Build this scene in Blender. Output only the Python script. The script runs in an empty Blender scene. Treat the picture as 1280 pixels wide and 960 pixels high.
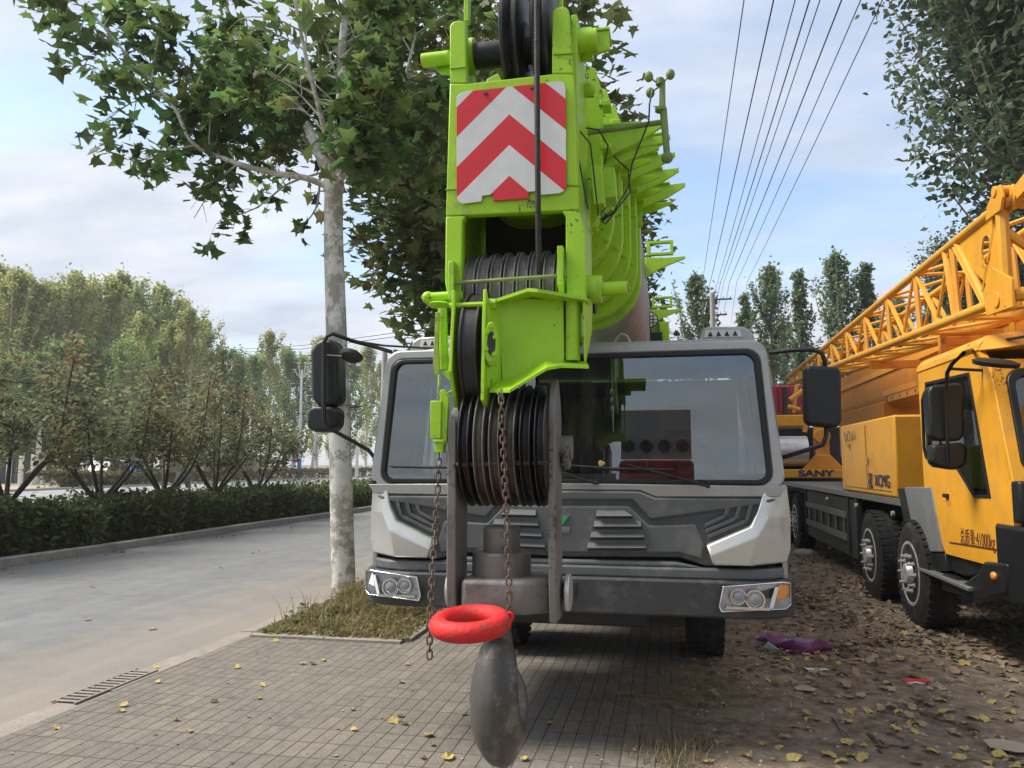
import bpy, bmesh, math, random
import numpy as np
from mathutils import Vector, Matrix, Euler
random.seed(7); RNG = np.random.default_rng(11)
S = bpy.context.scene; COL = S.collection
R = math.radians
# ---------------------------------------------------------------- camera model (used to measure real positions)
YAW, PITCH, H, FPX = R(11.48), R(5.95), 1.62, 960.0
_sa, _ca, _sp, _cp = math.sin(YAW), math.cos(YAW), math.sin(PITCH), math.cos(PITCH)
FW = Vector((-_sa*_cp, _ca*_cp, _sp)); RT = Vector((_ca, _sa, 0)); UP = Vector((_sa*_sp, -_ca*_sp, _cp))
EYE = Vector((0, 0, H))
def ray(x, y): return FW + RT*((x-640)/FPX) + UP*((480-y)/FPX)
def at(x, y, X=None, Y=None, Z=None):
    d = ray(x, y)
    t = X/d.x if X is not None else Y/d.y if Y is not None else (Z-H)/d.z
    return EYE + d*t
def atp(x, y, P0, N):
    d = ray(x, y); N = Vector(N); t = (Vector(P0)-EYE).dot(N)/d.dot(N); return EYE + d*t
# ---------------------------------------------------------------- materials
MATS = {}
def nd(nt, t, **k):
    n = nt.nodes.new(t)
    for a, b in k.items(): setattr(n, a, b)
    return n
def mat(name, col, rough=.5, metal=0., var=.12, scale=6., bump=0., bscale=60., dirt=None, dirt_amt=.0, dscale=3., spec=.4, coat=0., island=0., transl=0., chips=0., dsh=0.):
    if name in MATS: return MATS[name]
    m = bpy.data.materials.new(name); m.use_nodes = True; nt = m.node_tree; L = nt.links.new
    b = nt.nodes['Principled BSDF']; out = nt.nodes['Material Output']
    tc = nd(nt, 'ShaderNodeTexCoord')
    n1 = nd(nt, 'ShaderNodeTexNoise'); n1.inputs['Scale'].default_value = scale; n1.inputs['Detail'].default_value = 6; n1.inputs['Roughness'].default_value = .65
    L(tc.outputs['Object'], n1.inputs['Vector'])
    hsv = nd(nt, 'ShaderNodeHueSaturation'); hsv.inputs['Color'].default_value = (*col, 1)
    mr = nd(nt, 'ShaderNodeMapRange'); mr.inputs['From Min'].default_value = .3; mr.inputs['From Max'].default_value = .7
    mr.inputs['To Min'].default_value = 1-var; mr.inputs['To Max'].default_value = 1+var
    L(n1.outputs['Fac'], mr.inputs['Value'])
    val = mr.outputs['Result']
    if island:
        g = nd(nt, 'ShaderNodeNewGeometry'); m2 = nd(nt, 'ShaderNodeMapRange')
        m2.inputs['To Min'].default_value = 1-island; m2.inputs['To Max'].default_value = 1+island
        L(g.outputs['Random Per Island'], m2.inputs['Value'])
        mu = nd(nt, 'ShaderNodeMath', operation='MULTIPLY'); L(val, mu.inputs[0]); L(m2.outputs['Result'], mu.inputs[1]); val = mu.outputs[0]
        m3 = nd(nt, 'ShaderNodeMapRange'); m3.inputs['To Min'].default_value = .5-island*.06; m3.inputs['To Max'].default_value = .5+island*.05
        mm = nd(nt, 'ShaderNodeMath', operation='FRACT'); m4 = nd(nt, 'ShaderNodeMath', operation='MULTIPLY'); m4.inputs[1].default_value = 7.3
        L(g.outputs['Random Per Island'], m4.inputs[0]); L(m4.outputs[0], mm.inputs[0]); L(mm.outputs[0], m3.inputs['Value']); L(m3.outputs['Result'], hsv.inputs['Hue'])
    L(val, hsv.inputs['Value'])
    c = hsv.outputs['Color']
    if dirt is not None:
        n2 = nd(nt, 'ShaderNodeTexNoise'); n2.inputs['Scale'].default_value = dscale; n2.inputs['Detail'].default_value = 9; n2.inputs['Roughness'].default_value = .7
        L(tc.outputs['Object'], n2.inputs['Vector'])
        r2 = nd(nt, 'ShaderNodeMapRange'); r2.inputs['From Min'].default_value = .62-dirt_amt*.35; r2.inputs['From Max'].default_value = .8-dirt_amt*.25
        r2.inputs['To Max'].default_value = .9
        if dsh: r2.inputs['From Max'].default_value = r2.inputs['From Min'].default_value+dsh
        L(n2.outputs['Fac'], r2.inputs['Value'])
        mx = nd(nt, 'ShaderNodeMix', data_type='RGBA'); L(r2.outputs['Result'], mx.inputs['Factor']); L(c, mx.inputs['A']); mx.inputs['B'].default_value = (*dirt, 1); c = mx.outputs['Result']
    if chips:
        n4 = nd(nt, 'ShaderNodeTexNoise'); n4.inputs['Scale'].default_value = 38; n4.inputs['Detail'].default_value = 7; n4.inputs['Roughness'].default_value = .75; L(tc.outputs['Object'], n4.inputs['Vector'])
        n5 = nd(nt, 'ShaderNodeTexNoise'); n5.inputs['Scale'].default_value = 3.5; n5.inputs['Detail'].default_value = 3; L(tc.outputs['Object'], n5.inputs['Vector'])
        ad = nd(nt, 'ShaderNodeMath', operation='MULTIPLY_ADD'); L(n5.outputs['Fac'], ad.inputs[0]); ad.inputs[1].default_value = .5; L(n4.outputs['Fac'], ad.inputs[2])
        r4 = nd(nt, 'ShaderNodeMapRange'); r4.inputs['From Min'].default_value = .945-chips*.1; r4.inputs['From Max'].default_value = .965-chips*.08; L(ad.outputs[0], r4.inputs['Value'])
        x4 = nd(nt, 'ShaderNodeMix', data_type='RGBA'); L(r4.outputs['Result'], x4.inputs['Factor']); L(c, x4.inputs['A']); x4.inputs['B'].default_value = (.06, .05, .035, 1); c = x4.outputs['Result']
        mp5 = nd(nt, 'ShaderNodeMapping'); mp5.inputs['Scale'].default_value = (22, 22, 1.3); L(tc.outputs['Object'], mp5.inputs['Vector'])
        n6 = nd(nt, 'ShaderNodeTexNoise'); n6.inputs['Scale'].default_value = 1; n6.inputs['Detail'].default_value = 6; n6.inputs['Roughness'].default_value = .65; L(mp5.outputs[0], n6.inputs['Vector'])
        r6 = nd(nt, 'ShaderNodeMapRange'); r6.inputs['From Min'].default_value = .55; r6.inputs['From Max'].default_value = .8; r6.inputs['To Max'].default_value = .5*chips+.1; L(n6.outputs['Fac'], r6.inputs['Value'])
        x6 = nd(nt, 'ShaderNodeMix', data_type='RGBA', blend_type='MULTIPLY'); L(r6.outputs['Result'], x6.inputs['Factor']); L(c, x6.inputs['A']); x6.inputs['B'].default_value = (.42, .38, .30, 1); c = x6.outputs['Result']
    L(c, b.inputs['Base Color'])
    rr = nd(nt, 'ShaderNodeMapRange'); rr.inputs['To Min'].default_value = max(0, rough-.1); rr.inputs['To Max'].default_value = min(1, rough+.12); L(n1.outputs['Fac'], rr.inputs['Value']); L(rr.outputs['Result'], b.inputs['Roughness'])
    b.inputs['Metallic'].default_value = metal; b.inputs['Specular IOR Level'].default_value = spec; b.inputs['Coat Weight'].default_value = coat; b.inputs['Coat Roughness'].default_value = .15
    if bump:
        n3 = nd(nt, 'ShaderNodeTexNoise'); n3.inputs['Scale'].default_value = bscale; n3.inputs['Detail'].default_value = 4; L(tc.outputs['Object'], n3.inputs['Vector'])
        bp = nd(nt, 'ShaderNodeBump'); bp.inputs['Strength'].default_value = bump; bp.inputs['Distance'].default_value = .01; L(n3.outputs['Fac'], bp.inputs['Height']); L(bp.outputs['Normal'], b.inputs['Normal'])
    if transl:
        t = nd(nt, 'ShaderNodeBsdfTranslucent'); L(c, t.inputs['Color']); ms = nd(nt, 'ShaderNodeMixShader'); ms.inputs[0].default_value = transl
        L(b.outputs[0], ms.inputs[1]); L(t.outputs[0], ms.inputs[2]); L(ms.outputs[0], out.inputs['Surface'])
    MATS[name] = m; return m
def glass_mat(name, tint, ior=1.6, rough=.0, dust=0.0):
    if name in MATS: return MATS[name]
    m = bpy.data.materials.new(name); m.use_nodes = True; nt = m.node_tree; nt.nodes.clear(); L = nt.links.new
    out = nd(nt, 'ShaderNodeOutputMaterial'); fr = nd(nt, 'ShaderNodeFresnel'); fr.inputs['IOR'].default_value = ior
    g = nd(nt, 'ShaderNodeBsdfGlossy'); g.inputs['Roughness'].default_value = rough; t = nd(nt, 'ShaderNodeBsdfTransparent'); t.inputs['Color'].default_value = (*tint, 1)
    ms = nd(nt, 'ShaderNodeMixShader'); L(fr.outputs[0], ms.inputs[0]); L(t.outputs[0], ms.inputs[1]); L(g.outputs[0], ms.inputs[2]); last = ms.outputs[0]
    if dust:
        d = nd(nt, 'ShaderNodeBsdfDiffuse'); d.inputs['Color'].default_value = (.35, .34, .32, 1)
        tc = nd(nt, 'ShaderNodeTexCoord'); mp = nd(nt, 'ShaderNodeMapping'); mp.inputs['Scale'].default_value = (6, 6, 1.2); L(tc.outputs['Object'], mp.inputs['Vector'])
        n = nd(nt, 'ShaderNodeTexNoise'); n.inputs['Scale'].default_value = 2; n.inputs['Detail'].default_value = 8; n.inputs['Roughness'].default_value = .7; L(mp.outputs[0], n.inputs['Vector'])
        mr = nd(nt, 'ShaderNodeMapRange'); mr.inputs['From Min'].default_value = .4; mr.inputs['From Max'].default_value = .75; mr.inputs['To Max'].default_value = dust; L(n.outputs['Fac'], mr.inputs['Value'])
        m2 = nd(nt, 'ShaderNodeMixShader'); L(mr.outputs[0], m2.inputs[0]); L(last, m2.inputs[1]); L(d.outputs[0], m2.inputs[2]); last = m2.outputs[0]
    L(last, out.inputs['Surface']); MATS[name] = m; return m
# ---------------------------------------------------------------- mesh builder
class MB:
    def __init__(s): s.v = []; s.f = []
    def add(s, vs, fs):
        o = len(s.v); s.v += [tuple(p) for p in vs]; s.f += [tuple(o+i for i in f) for f in fs]; return s
    def box(s, x0, x1, y0, y1, z0, z1):
        return s.add([(x, y, z) for x in (x0, x1) for y in (y0, y1) for z in (z0, z1)],
                     [(0, 1, 3, 2), (4, 6, 7, 5), (0, 4, 5, 1), (2, 3, 7, 6), (0, 2, 6, 4), (1, 5, 7, 3)])
    def prism(s, ax, pts, a, b):
        def m(p, q): return {'x': (q, p[0], p[1]), 'y': (p[0], q, p[1]), 'z': (p[0], p[1], q)}[ax]
        n = len(pts); return s.add([m(p, a) for p in pts]+[m(p, b) for p in pts],
            [tuple(range(n)), tuple(range(2*n-1, n-1, -1))]+[(i, i+n, (i+1) % n+n, (i+1) % n) for i in range(n)])
    def slab(s, pts, off):               # 3-D outline pushed by a vector
        n = len(pts); off = Vector(off); pts = [Vector(p) for p in pts]
        return s.add(pts+[p+off for p in pts], [tuple(range(n)), tuple(range(2*n-1, n-1, -1))]+[(i, i+n, (i+1) % n+n, (i+1) % n) for i in range(n)])
    def ring(s, outer, inner, off):
        n = len(outer); off = Vector(off); o = [Vector(p) for p in outer]; i_ = [Vector(p) for p in inner]
        vs = o+i_+[p+off for p in o]+[p+off for p in i_]; fs = []
        for k in range(n):
            j = (k+1) % n
            fs += [(k, j, j+n, k+n), (k+2*n, k+3*n, j+3*n, j+2*n), (k, k+2*n, j+2*n, j), (k+n, j+n, j+3*n, k+3*n)]
        return s.add(vs, fs)
    def tube(s, pts, r, n=8, closed=False, caps=True):
        pts = [Vector(p) for p in pts]; m = len(pts); rr = r if isinstance(r, (list, tuple)) else [r]*m
        vs = []; prev = None
        for i, p in enumerate(pts):
            if closed: d = pts[(i+1) % m]-pts[i-1]
            else: d = pts[min(i+1, m-1)]-pts[max(i-1, 0)]
            d.normalize()
            if prev is None:
                a = Vector((0, 0, 1)) if abs(d.z) < .9 else Vector((1, 0, 0)); u = d.cross(a).normalized()
            else: u = (prev-d*prev.dot(d)).normalized()
            prev = u; w = d.cross(u)
            for k in range(n):
                t = 2*math.pi*k/n; vs.append(p+(u*math.cos(t)+w*math.sin(t))*rr[i])
        fs = []
        for i in range(m if closed else m-1):
            j = (i+1) % m
            for k in range(n): fs.append((i*n+k, i*n+(k+1) % n, j*n+(k+1) % n, j*n+k))
        if not closed and caps: fs += [tuple(range(n-1, -1, -1)), tuple((m-1)*n+k for k in range(n))]
        return s.add(vs, fs)
    def cyl(s, p0, p1, r0, r1=None, n=20): return s.tube([p0, p1], [r0, r0 if r1 is None else r1], n)
    def lathe(s, p0, d, prof, n=32, sc=(1, 1)):     # prof: (distance along d, radius)
        p0 = Vector(p0); d = Vector(d).normalized(); a = Vector((0, 0, 1)) if abs(d.z) < .9 else Vector((1, 0, 0)); u = d.cross(a).normalized(); w = d.cross(u); vs = []
        for t, r in prof:
            for k in range(n):
                q = 2*math.pi*k/n; vs.append(p0+d*t+(u*math.cos(q)*sc[0]+w*math.sin(q)*sc[1])*max(r, 1e-4))
        m = len(prof); fs = [(i*n+k, i*n+(k+1) % n, (i+1)*n+(k+1) % n, (i+1)*n+k) for i in range(m-1) for k in range(n)]
        fs += [tuple(range(n-1, -1, -1)), tuple((m-1)*n+k for k in range(n))]
        return s.add(vs, fs)
    def sph(s, c, r, n=12):
        r = (r, r, r) if not isinstance(r, (tuple, list)) else r; vs = []; c = Vector(c)
        for i in range(n+1):
            t = math.pi*i/n
            for k in range(n*2):
                q = math.pi*k/n; vs.append((c.x+r[0]*max(math.sin(t), .001)*math.cos(q), c.y+r[1]*max(math.sin(t), .001)*math.sin(q), c.z+r[2]*math.cos(t)))
        m = n*2; return s.add(vs, [(i*m+k, (i+1)*m+k, (i+1)*m+(k+1) % m, i*m+(k+1) % m) for i in range(n) for k in range(m)])
    def mirror(s, cx):
        o = len(s.v); s.v += [(2*cx-x, y, z) for x, y, z in s.v]; s.f += [tuple(o+i for i in reversed(f)) for f in list(s.f)]; return s
    def mirrored(s, cx):
        q = MB(); q.v = [(2*cx-x, y, z) for x, y, z in s.v]; q.f = [tuple(reversed(f)) for f in s.f]; return q
    def moved(s, M):
        q = MB(); q.v = [tuple(M @ Vector(p)) for p in s.v]; q.f = list(s.f); return q
    def each(s, name, m, parent=None, **k):
        par = list(range(len(s.v)))
        def fd(a):
            while par[a] != a: par[a] = par[par[a]]; a = par[a]
            return a
        for f in s.f:
            for b in f[1:]: par[fd(b)] = fd(f[0])
        gr = {}
        for f in s.f: gr.setdefault(fd(f[0]), []).append(f)
        out = []
        for fs in gr.values():
            ids = sorted({i for f in fs for i in f}); mp_ = {a: b for b, a in enumerate(ids)}; q = MB(); q.v = [s.v[i] for i in ids]; q.f = [tuple(mp_[i] for i in f) for f in fs]
            out.append(q.build(name, m, parent, **k))
        return out
    def strip(s, V, F, off):
        n = len(V); off = Vector(off); V = [Vector(p) for p in V]; ed = {}
        for f in F:
            for a, b in zip(f, f[1:]+f[:1]): ed[(a, b)] = 1
        bd = [(a, b) for a, b in ed if (b, a) not in ed]
        return s.add(V+[p+off for p in V], [tuple(f) for f in F]+[tuple(i+n for i in reversed(f)) for f in F]+[(b, a, a+n, b+n) for a, b in bd])
    def build(s, name, m, parent=None, bevel=0, smooth=40, label=None, seg=2, fix=True):
        me = bpy.data.meshes.new(name); me.from_pydata(s.v, [], s.f)
        if fix:
            bm = bmesh.new(); bm.from_mesh(me); bmesh.ops.recalc_face_normals(bm, faces=bm.faces); bm.to_mesh(me); bm.free()
        if smooth is not None:
            me.shade_smooth(); me.set_sharp_from_angle(angle=R(smooth))
        o = bpy.data.objects.new(name, me); COL.objects.link(o); me.materials.append(m)
        if parent is not None: o.parent = parent; o.matrix_parent_inverse = PINV(parent)
        if bevel:
            b = o.modifiers.new('bevel', 'BEVEL'); b.width = bevel; b.segments = seg; b.limit_method = 'ANGLE'; b.angle_limit = R(35); b.harden_normals = False
        if label: o['label'] = label
        return o
def PINV(p):
    M = Matrix.Identity(4); q = p
    while q is not None:
        M = (Matrix.Translation(q.location) @ q.rotation_euler.to_matrix().to_4x4() @ Matrix.Diagonal((*q.scale, 1))) if q.parent is None else M
        q = q.parent
    return M.inverted() if p.parent is None else Matrix.Identity(4)
def tag(o, label=None, cat=None, group=None, kind=None):
    if label: o['label'] = label
    if cat: o['category'] = cat
    if group: o['group'] = group
    if kind: o['kind'] = kind
    return o
def empty(name, loc, label, cat, group=None):
    o = bpy.data.objects.new(name, None); COL.objects.link(o); o.location = loc; o.empty_display_size = .2
    return tag(o, label, cat, group)
def copy_tree(o, parent=None):
    c = o.copy(); COL.objects.link(c)
    if parent is not None: c.parent = parent
    for ch in list(o.children): copy_tree(ch, c)
    return c
def fastmesh(name, V, nper, tpl, m, parent=None, smooth=False):
    """V: (N*nper,3) vertices, tpl: faces of one unit"""
    N = len(V)//nper; me = bpy.data.meshes.new(name)
    me.vertices.add(len(V)); me.vertices.foreach_set('co', V.astype(np.float32).ravel())
    sizes = np.array([len(f) for f in tpl]); flat = np.concatenate([np.array(f) for f in tpl])
    idx = (flat[None, :]+(np.arange(N)*nper)[:, None]).ravel(); tot = np.tile(sizes, N); st = np.concatenate([[0], np.cumsum(tot)[:-1]])
    me.loops.add(len(idx)); me.loops.foreach_set('vertex_index', idx.astype(np.int32))
    me.polygons.add(len(tot)); me.polygons.foreach_set('loop_start', st.astype(np.int32))
    me.update(calc_edges=True); me.validate()
    me.materials.append(m); o = bpy.data.objects.new(name, me); COL.objects.link(o)
    if parent is not None: o.parent = parent
    return o
def rotmats(n, tilt=1.0, base=None, rng=RNG):
    """random orientation frames; tilt 0 = flat facing up, 1 = anything"""
    az = rng.uniform(0, 2*np.pi, n); th = np.abs(rng.normal(0, 1, n))*tilt; ro = rng.uniform(0, 2*np.pi, n)
    nx, ny, nz = np.sin(th)*np.cos(az), np.sin(th)*np.sin(az), np.cos(th)
    N = np.stack([nx, ny, nz], 1); a = np.where(np.abs(nz)[:, None] < .95, np.array([[0, 0, 1.]]), np.array([[1., 0, 0]]))
    U = np.cross(N, a); U /= np.linalg.norm(U, axis=1, keepdims=True); W = np.cross(N, U)
    U2 = U*np.cos(ro)[:, None]+W*np.sin(ro)[:, None]; W2 = -U*np.sin(ro)[:, None]+W*np.cos(ro)[:, None]
    return U2, W2, N
def leaves(name, P, shape, size, m, parent, tilt=1.0, sv=.35, rng=RNG):
    vs, fs = shape; n = len(P); U, W, N = rotmats(n, tilt, rng=rng); s = size*(1+rng.uniform(-sv, sv, n)); vs = np.array(vs)
    V = P[:, None, :]+s[:, None, None]*(vs[None, :, 0, None]*U[:, None, :]+vs[None, :, 1, None]*W[:, None, :]+vs[None, :, 2, None]*N[:, None, :])
    return fastmesh(name, V.reshape(-1, 3), len(vs), fs, m, parent)
# leaf outlines (unit size, x = along the leaf)
RHOMB = ([(0, 0, 0), (.45, .32, .06), (1, 0, -.05), (.45, -.32, .06)], [(0, 1, 2), (0, 2, 3)])
OVAL = ([(0, 0, 0), (.3, .22, .05), (.7, .2, .02), (1, 0, -.12), (.7, -.2, .02), (.3, -.22, .05), (.5, 0, -.03)], [(0, 1, 6), (1, 2, 6), (2, 3, 6), (3, 4, 6), (4, 5, 6), (5, 0, 6)])
_pl = [(-.08, 0), (-.02, .25), (-.12, .5), (.14, .34), (.3, .58), (.42, .26), (.95, 0), (.42, -.26), (.3, -.58), (.14, -.34), (-.12, -.5), (-.02, -.25)]
PLANE = ([(x, y, -.12*(x*x+y*y)+.05*math.sin(9*x+7*y)) for x, y in _pl]+[(.2, 0, .05)], [(i, (i+1) % 12, 12) for i in range(12)])
def arc(n, a0=0, a1=360): return [(math.cos(R(a0+(a1-a0)*i/n)), math.sin(R(a0+(a1-a0)*i/n))) for i in range(n+(0 if a1-a0 == 360 else 1))]
def rrect(x0, x1, z0, z1, r, n=5):
    o = []
    for cx, cz, a in ((x1-r, z1-r, 0), (x0+r, z1-r, 90), (x0+r, z0+r, 180), (x1-r, z0+r, 270)):
        for i in range(n+1): t = R(a+90*i/n); o.append((cx+r*math.cos(t), cz+r*math.sin(t)))
    return o
def rquad(c, r, n=6):
    """rounded outline inside four 3-D corners (tl, tr, br, bl); r = fraction of the height"""
    tl, tr, br, bl = [Vector(p) for p in c]; w = ((tr-tl).length+(br-bl).length)/2; h = ((tl-bl).length+(tr-br).length)/2
    rx, ry = r/w, r/h; out = []
    for cu, cv, a in ((1-rx, ry, -90), (1-rx, 1-ry, 0), (rx, 1-ry, 90), (rx, ry, 180)):
        for i in range(n+1):
            t = R(a+90*i/n); u = cu+rx*math.cos(t); v = cv+ry*math.sin(t)
            out.append((tl*(1-u)+tr*u)*(1-v)+(bl*(1-u)+br*u)*v)
    return out
_tc = {}
def text(s, size, m, M, name, parent=None, depth=.003, squeeze=1., bold=0.):
    cu = bpy.data.curves.new('t', 'FONT'); cu.body = s; cu.size = size; cu.extrude = depth; cu.offset = bold; cu.align_x = 'CENTER'; cu.align_y = 'CENTER'
    o = bpy.data.objects.new('t', cu); COL.objects.link(o); bpy.context.view_layer.update()
    me = bpy.data.meshes.new_from_object(o.evaluated_get(bpy.context.evaluated_depsgraph_get())); bpy.data.objects.remove(o); bpy.data.curves.remove(cu)
    me.transform(Matrix.Diagonal((squeeze, 1, 1, 1))); me.transform(M); me.materials.clear(); me.materials.append(m); me.name = name
    q = bpy.data.objects.new(name, me); COL.objects.link(q)
    if parent is not None: q.parent = parent; q.matrix_parent_inverse = PINV(parent)
    return q
M_FRONT = Matrix.Rotation(R(90), 4, 'X')                       # text upright, read from -Y
M_LEFT = Matrix.Rotation(R(-90), 4, 'Z') @ Matrix.Rotation(R(90), 4, 'X')   # text upright on a face that looks towards -X
# ================================================================ camera, world, sun
cam = bpy.data.cameras.new('camera'); co = bpy.data.objects.new('camera', cam); COL.objects.link(co)
cam.sensor_width = 36; cam.lens = 36*FPX/1280; cam.clip_end = 2000; cam.clip_start = .05
co.location = EYE; co.rotation_euler = Matrix((RT, UP, -FW)).transposed().to_euler(); S.camera = co
S.view_settings.view_transform = 'Standard'; S.view_settings.look = 'None'; S.view_settings.exposure = 0.95; S.view_settings.gamma = 1
SUN_EL, SUN_AZ = 52, -98        # azimuth measured from +Y towards +X (negative: over the road, to the left)
w = bpy.data.worlds.new('World'); S.world = w; w.use_nodes = True; nt = w.node_tree; nt.nodes.clear(); L = nt.links.new
out = nd(nt, 'ShaderNodeOutputWorld'); bg = nd(nt, 'ShaderNodeBackground'); bg.inputs['Strength'].default_value = .1
sky = nd(nt, 'ShaderNodeTexSky'); sky.sky_type = 'NISHITA'; sky.sun_disc = False; sky.sun_elevation = R(SUN_EL); sky.sun_rotation = R(SUN_AZ); sky.air_density = 1.0; sky.dust_density = 1.5
tc = nd(nt, 'ShaderNodeTexCoord'); sx = nd(nt, 'ShaderNodeSeparateXYZ'); L(tc.outputs['Generated'], sx.inputs[0])
za = nd(nt, 'ShaderNodeMath', operation='MAXIMUM'); L(sx.outputs['Z'], za.inputs[0]); za.inputs[1].default_value = 0
zb = nd(nt, 'ShaderNodeMath', operation='ADD'); L(za.outputs[0], zb.inputs[0]); zb.inputs[1].default_value = .16
dx = nd(nt, 'ShaderNodeMath', operation='DIVIDE'); L(sx.outputs['X'], dx.inputs[0]); L(zb.outputs[0], dx.inputs[1])
dy = nd(nt, 'ShaderNodeMath', operation='DIVIDE'); L(sx.outputs['Y'], dy.inputs[0]); L(zb.outputs[0], dy.inputs[1])
cx = nd(nt, 'ShaderNodeCombineXYZ'); L(dx.outputs[0], cx.inputs[0]); L(dy.outputs[0], cx.inputs[1])
mp = nd(nt, 'ShaderNodeMapping'); mp.inputs['Rotation'].default_value = (0, 0, R(25)); mp.inputs['Scale'].default_value = (.55, 1.0, 1); mp.inputs['Location'].default_value = (3.2, 1.4, 0); L(cx.outputs[0], mp.inputs['Vector'])
n1 = nd(nt, 'ShaderNodeTexNoise'); n1.inputs['Scale'].default_value = 1.1; n1.inputs['Detail'].default_value = 8; n1.inputs['Roughness'].default_value = .52; n1.inputs['Distortion'].default_value = .3; L(mp.outputs[0], n1.inputs['Vector'])
r1 = nd(nt, 'ShaderNodeMapRange'); r1.interpolation_type = 'SMOOTHSTEP'; r1.inputs['From Min'].default_value = .33; r1.inputs['From Max'].default_value = .56; r1.inputs['To Min'].default_value = .15; L(n1.outputs['Fac'], r1.inputs['Value'])
n2 = nd(nt, 'ShaderNodeTexNoise'); n2.inputs['Scale'].default_value = 3.4; n2.inputs['Detail'].default_value = 7; n2.inputs['Roughness'].default_value = .55; L(mp.outputs[0], n2.inputs['Vector'])
cr = nd(nt, 'ShaderNodeValToRGB'); cr.color_ramp.elements[0].position = .3; cr.color_ramp.elements[0].color = (3.1, 3.5, 4.25, 1); cr.color_ramp.elements[1].position = .68; cr.color_ramp.elements[1].color = (4.9, 5.1, 5.5, 1); L(n2.outputs['Fac'], cr.inputs[0])
mu = nd(nt, 'ShaderNodeMix', data_type='RGBA', blend_type='MULTIPLY'); mu.inputs['Factor'].default_value = 1; L(sky.outputs[0], mu.inputs['A']); mu.inputs['B'].default_value = (1.35, 1.4, 1.4, 1)
mx = nd(nt, 'ShaderNodeMix', data_type='RGBA'); L(r1.outputs[0], mx.inputs['Factor']); L(mu.outputs['Result'], mx.inputs['A']); L(cr.outputs[0], mx.inputs['B'])
L(mx.outputs['Result'], bg.inputs['Color']); L(bg.outputs[0], out.inputs['Surface'])
sl = bpy.data.lights.new('sun', 'SUN'); sl.energy = 3.1; sl.angle = R(22); sl.color = (1, .95, .87)
so = bpy.data.objects.new('sun', sl); COL.objects.link(so); so.location = (0, 0, 30)
sd = Vector((math.sin(R(SUN_AZ))*math.cos(R(SUN_EL)), math.cos(R(SUN_AZ))*math.cos(R(SUN_EL)), math.sin(R(SUN_EL))))
so.rotation_euler = sd.to_track_quat('Z', 'Y').to_euler()

# ================================================================ ground materials
def ground_mat(name, cols, scales, bump=.4, rough=.9, extra=None):
    m = bpy.data.materials.new(name); m.use_nodes = True; nt = m.node_tree; L = nt.links.new; b = nt.nodes['Principled BSDF']
    tc = nd(nt, 'ShaderNodeTexCoord'); c = None; hs = []
    for i, (col, sc) in enumerate(zip(cols, scales)):
        if i == 0: rgb = nd(nt, 'ShaderNodeRGB'); rgb.outputs[0].default_value = (*col, 1); c = rgb.outputs[0]; continue
        n = nd(nt, 'ShaderNodeTexNoise'); n.inputs['Scale'].default_value = sc; n.inputs['Detail'].default_value = 8; n.inputs['Roughness'].default_value = .7; L(tc.outputs['Object'], n.inputs['Vector'])
        r = nd(nt, 'ShaderNodeMapRange'); r.inputs['From Min'].default_value = .42; r.inputs['From Max'].default_value = .66; L(n.outputs['Fac'], r.inputs['Value'])
        x = nd(nt, 'ShaderNodeMix', data_type='RGBA'); L(r.outputs[0], x.inputs['Factor']); L(c, x.inputs['A']); x.inputs['B'].default_value = (*col, 1); c = x.outputs['Result']; hs.append(n)
    if extra: c = extra(nt, tc, c, b)
    L(c, b.inputs['Base Color']); b.inputs['Roughness'].default_value = rough; b.inputs['Specular IOR Level'].default_value = .25
    if not b.inputs['Normal'].is_linked:
        n = nd(nt, 'ShaderNodeTexNoise'); n.inputs['Scale'].default_value = 45; n.inputs['Detail'].default_value = 5; L(tc.outputs['Object'], n.inputs['Vector'])
        bp = nd(nt, 'ShaderNodeBump'); bp.inputs['Strength'].default_value = bump; bp.inputs['Distance'].default_value = .015; L(n.outputs['Fac'], bp.inputs['Height']); L(bp.outputs[0], b.inputs['Normal'])
    return m
def road_extra(nt, tc, c, b):
    L = nt.links.new; s = nd(nt, 'ShaderNodeSeparateXYZ'); L(tc.outputs['Object'], s.inputs[0])
    # sandy dust gathered along the right gutter, streaks along the driving direction
    n = nd(nt, 'ShaderNodeTexNoise'); n.inputs['Scale'].default_value = 1.3; n.inputs['Detail'].default_value = 9; L(tc.outputs['Object'], n.inputs['Vector'])
    a = nd(nt, 'ShaderNodeMath', operation='MULTIPLY_ADD'); L(n.outputs['Fac'], a.inputs[0]); a.inputs[1].default_value = 3.0; L(s.outputs['X'], a.inputs[2])
    r = nd(nt, 'ShaderNodeMapRange'); r.inputs['From Min'].default_value = -4.6; r.inputs['From Max'].default_value = -2.4; r.inputs['To Max'].default_value = .75; L(a.outputs[0], r.inputs['Value'])
    x = nd(nt, 'ShaderNodeMix', data_type='RGBA'); L(r.outputs[0], x.inputs['Factor']); L(c, x.inputs['A']); x.inputs['B'].default_value = (.27, .228, .18, 1)
    mp = nd(nt, 'ShaderNodeMapping'); mp.inputs['Scale'].default_value = (1.6, .12, 1); L(tc.outputs['Object'], mp.inputs['Vector'])
    n2 = nd(nt, 'ShaderNodeTexNoise'); n2.inputs['Scale'].default_value = 2; n2.inputs['Detail'].default_value = 6; L(mp.outputs[0], n2.inputs['Vector'])
    r2 = nd(nt, 'ShaderNodeMapRange'); r2.inputs['To Min'].default_value = .8; r2.inputs['To Max'].default_value = 1.2; L(n2.outputs['Fac'], r2.inputs['Value'])
    y = nd(nt, 'ShaderNodeMix', data_type='RGBA', blend_type='MULTIPLY'); y.inputs['Factor'].default_value = 1; L(x.outputs['Result'], y.inputs['A']); L(r2.outputs[0], y.inputs['B'])
    return y.outputs['Result']
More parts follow.
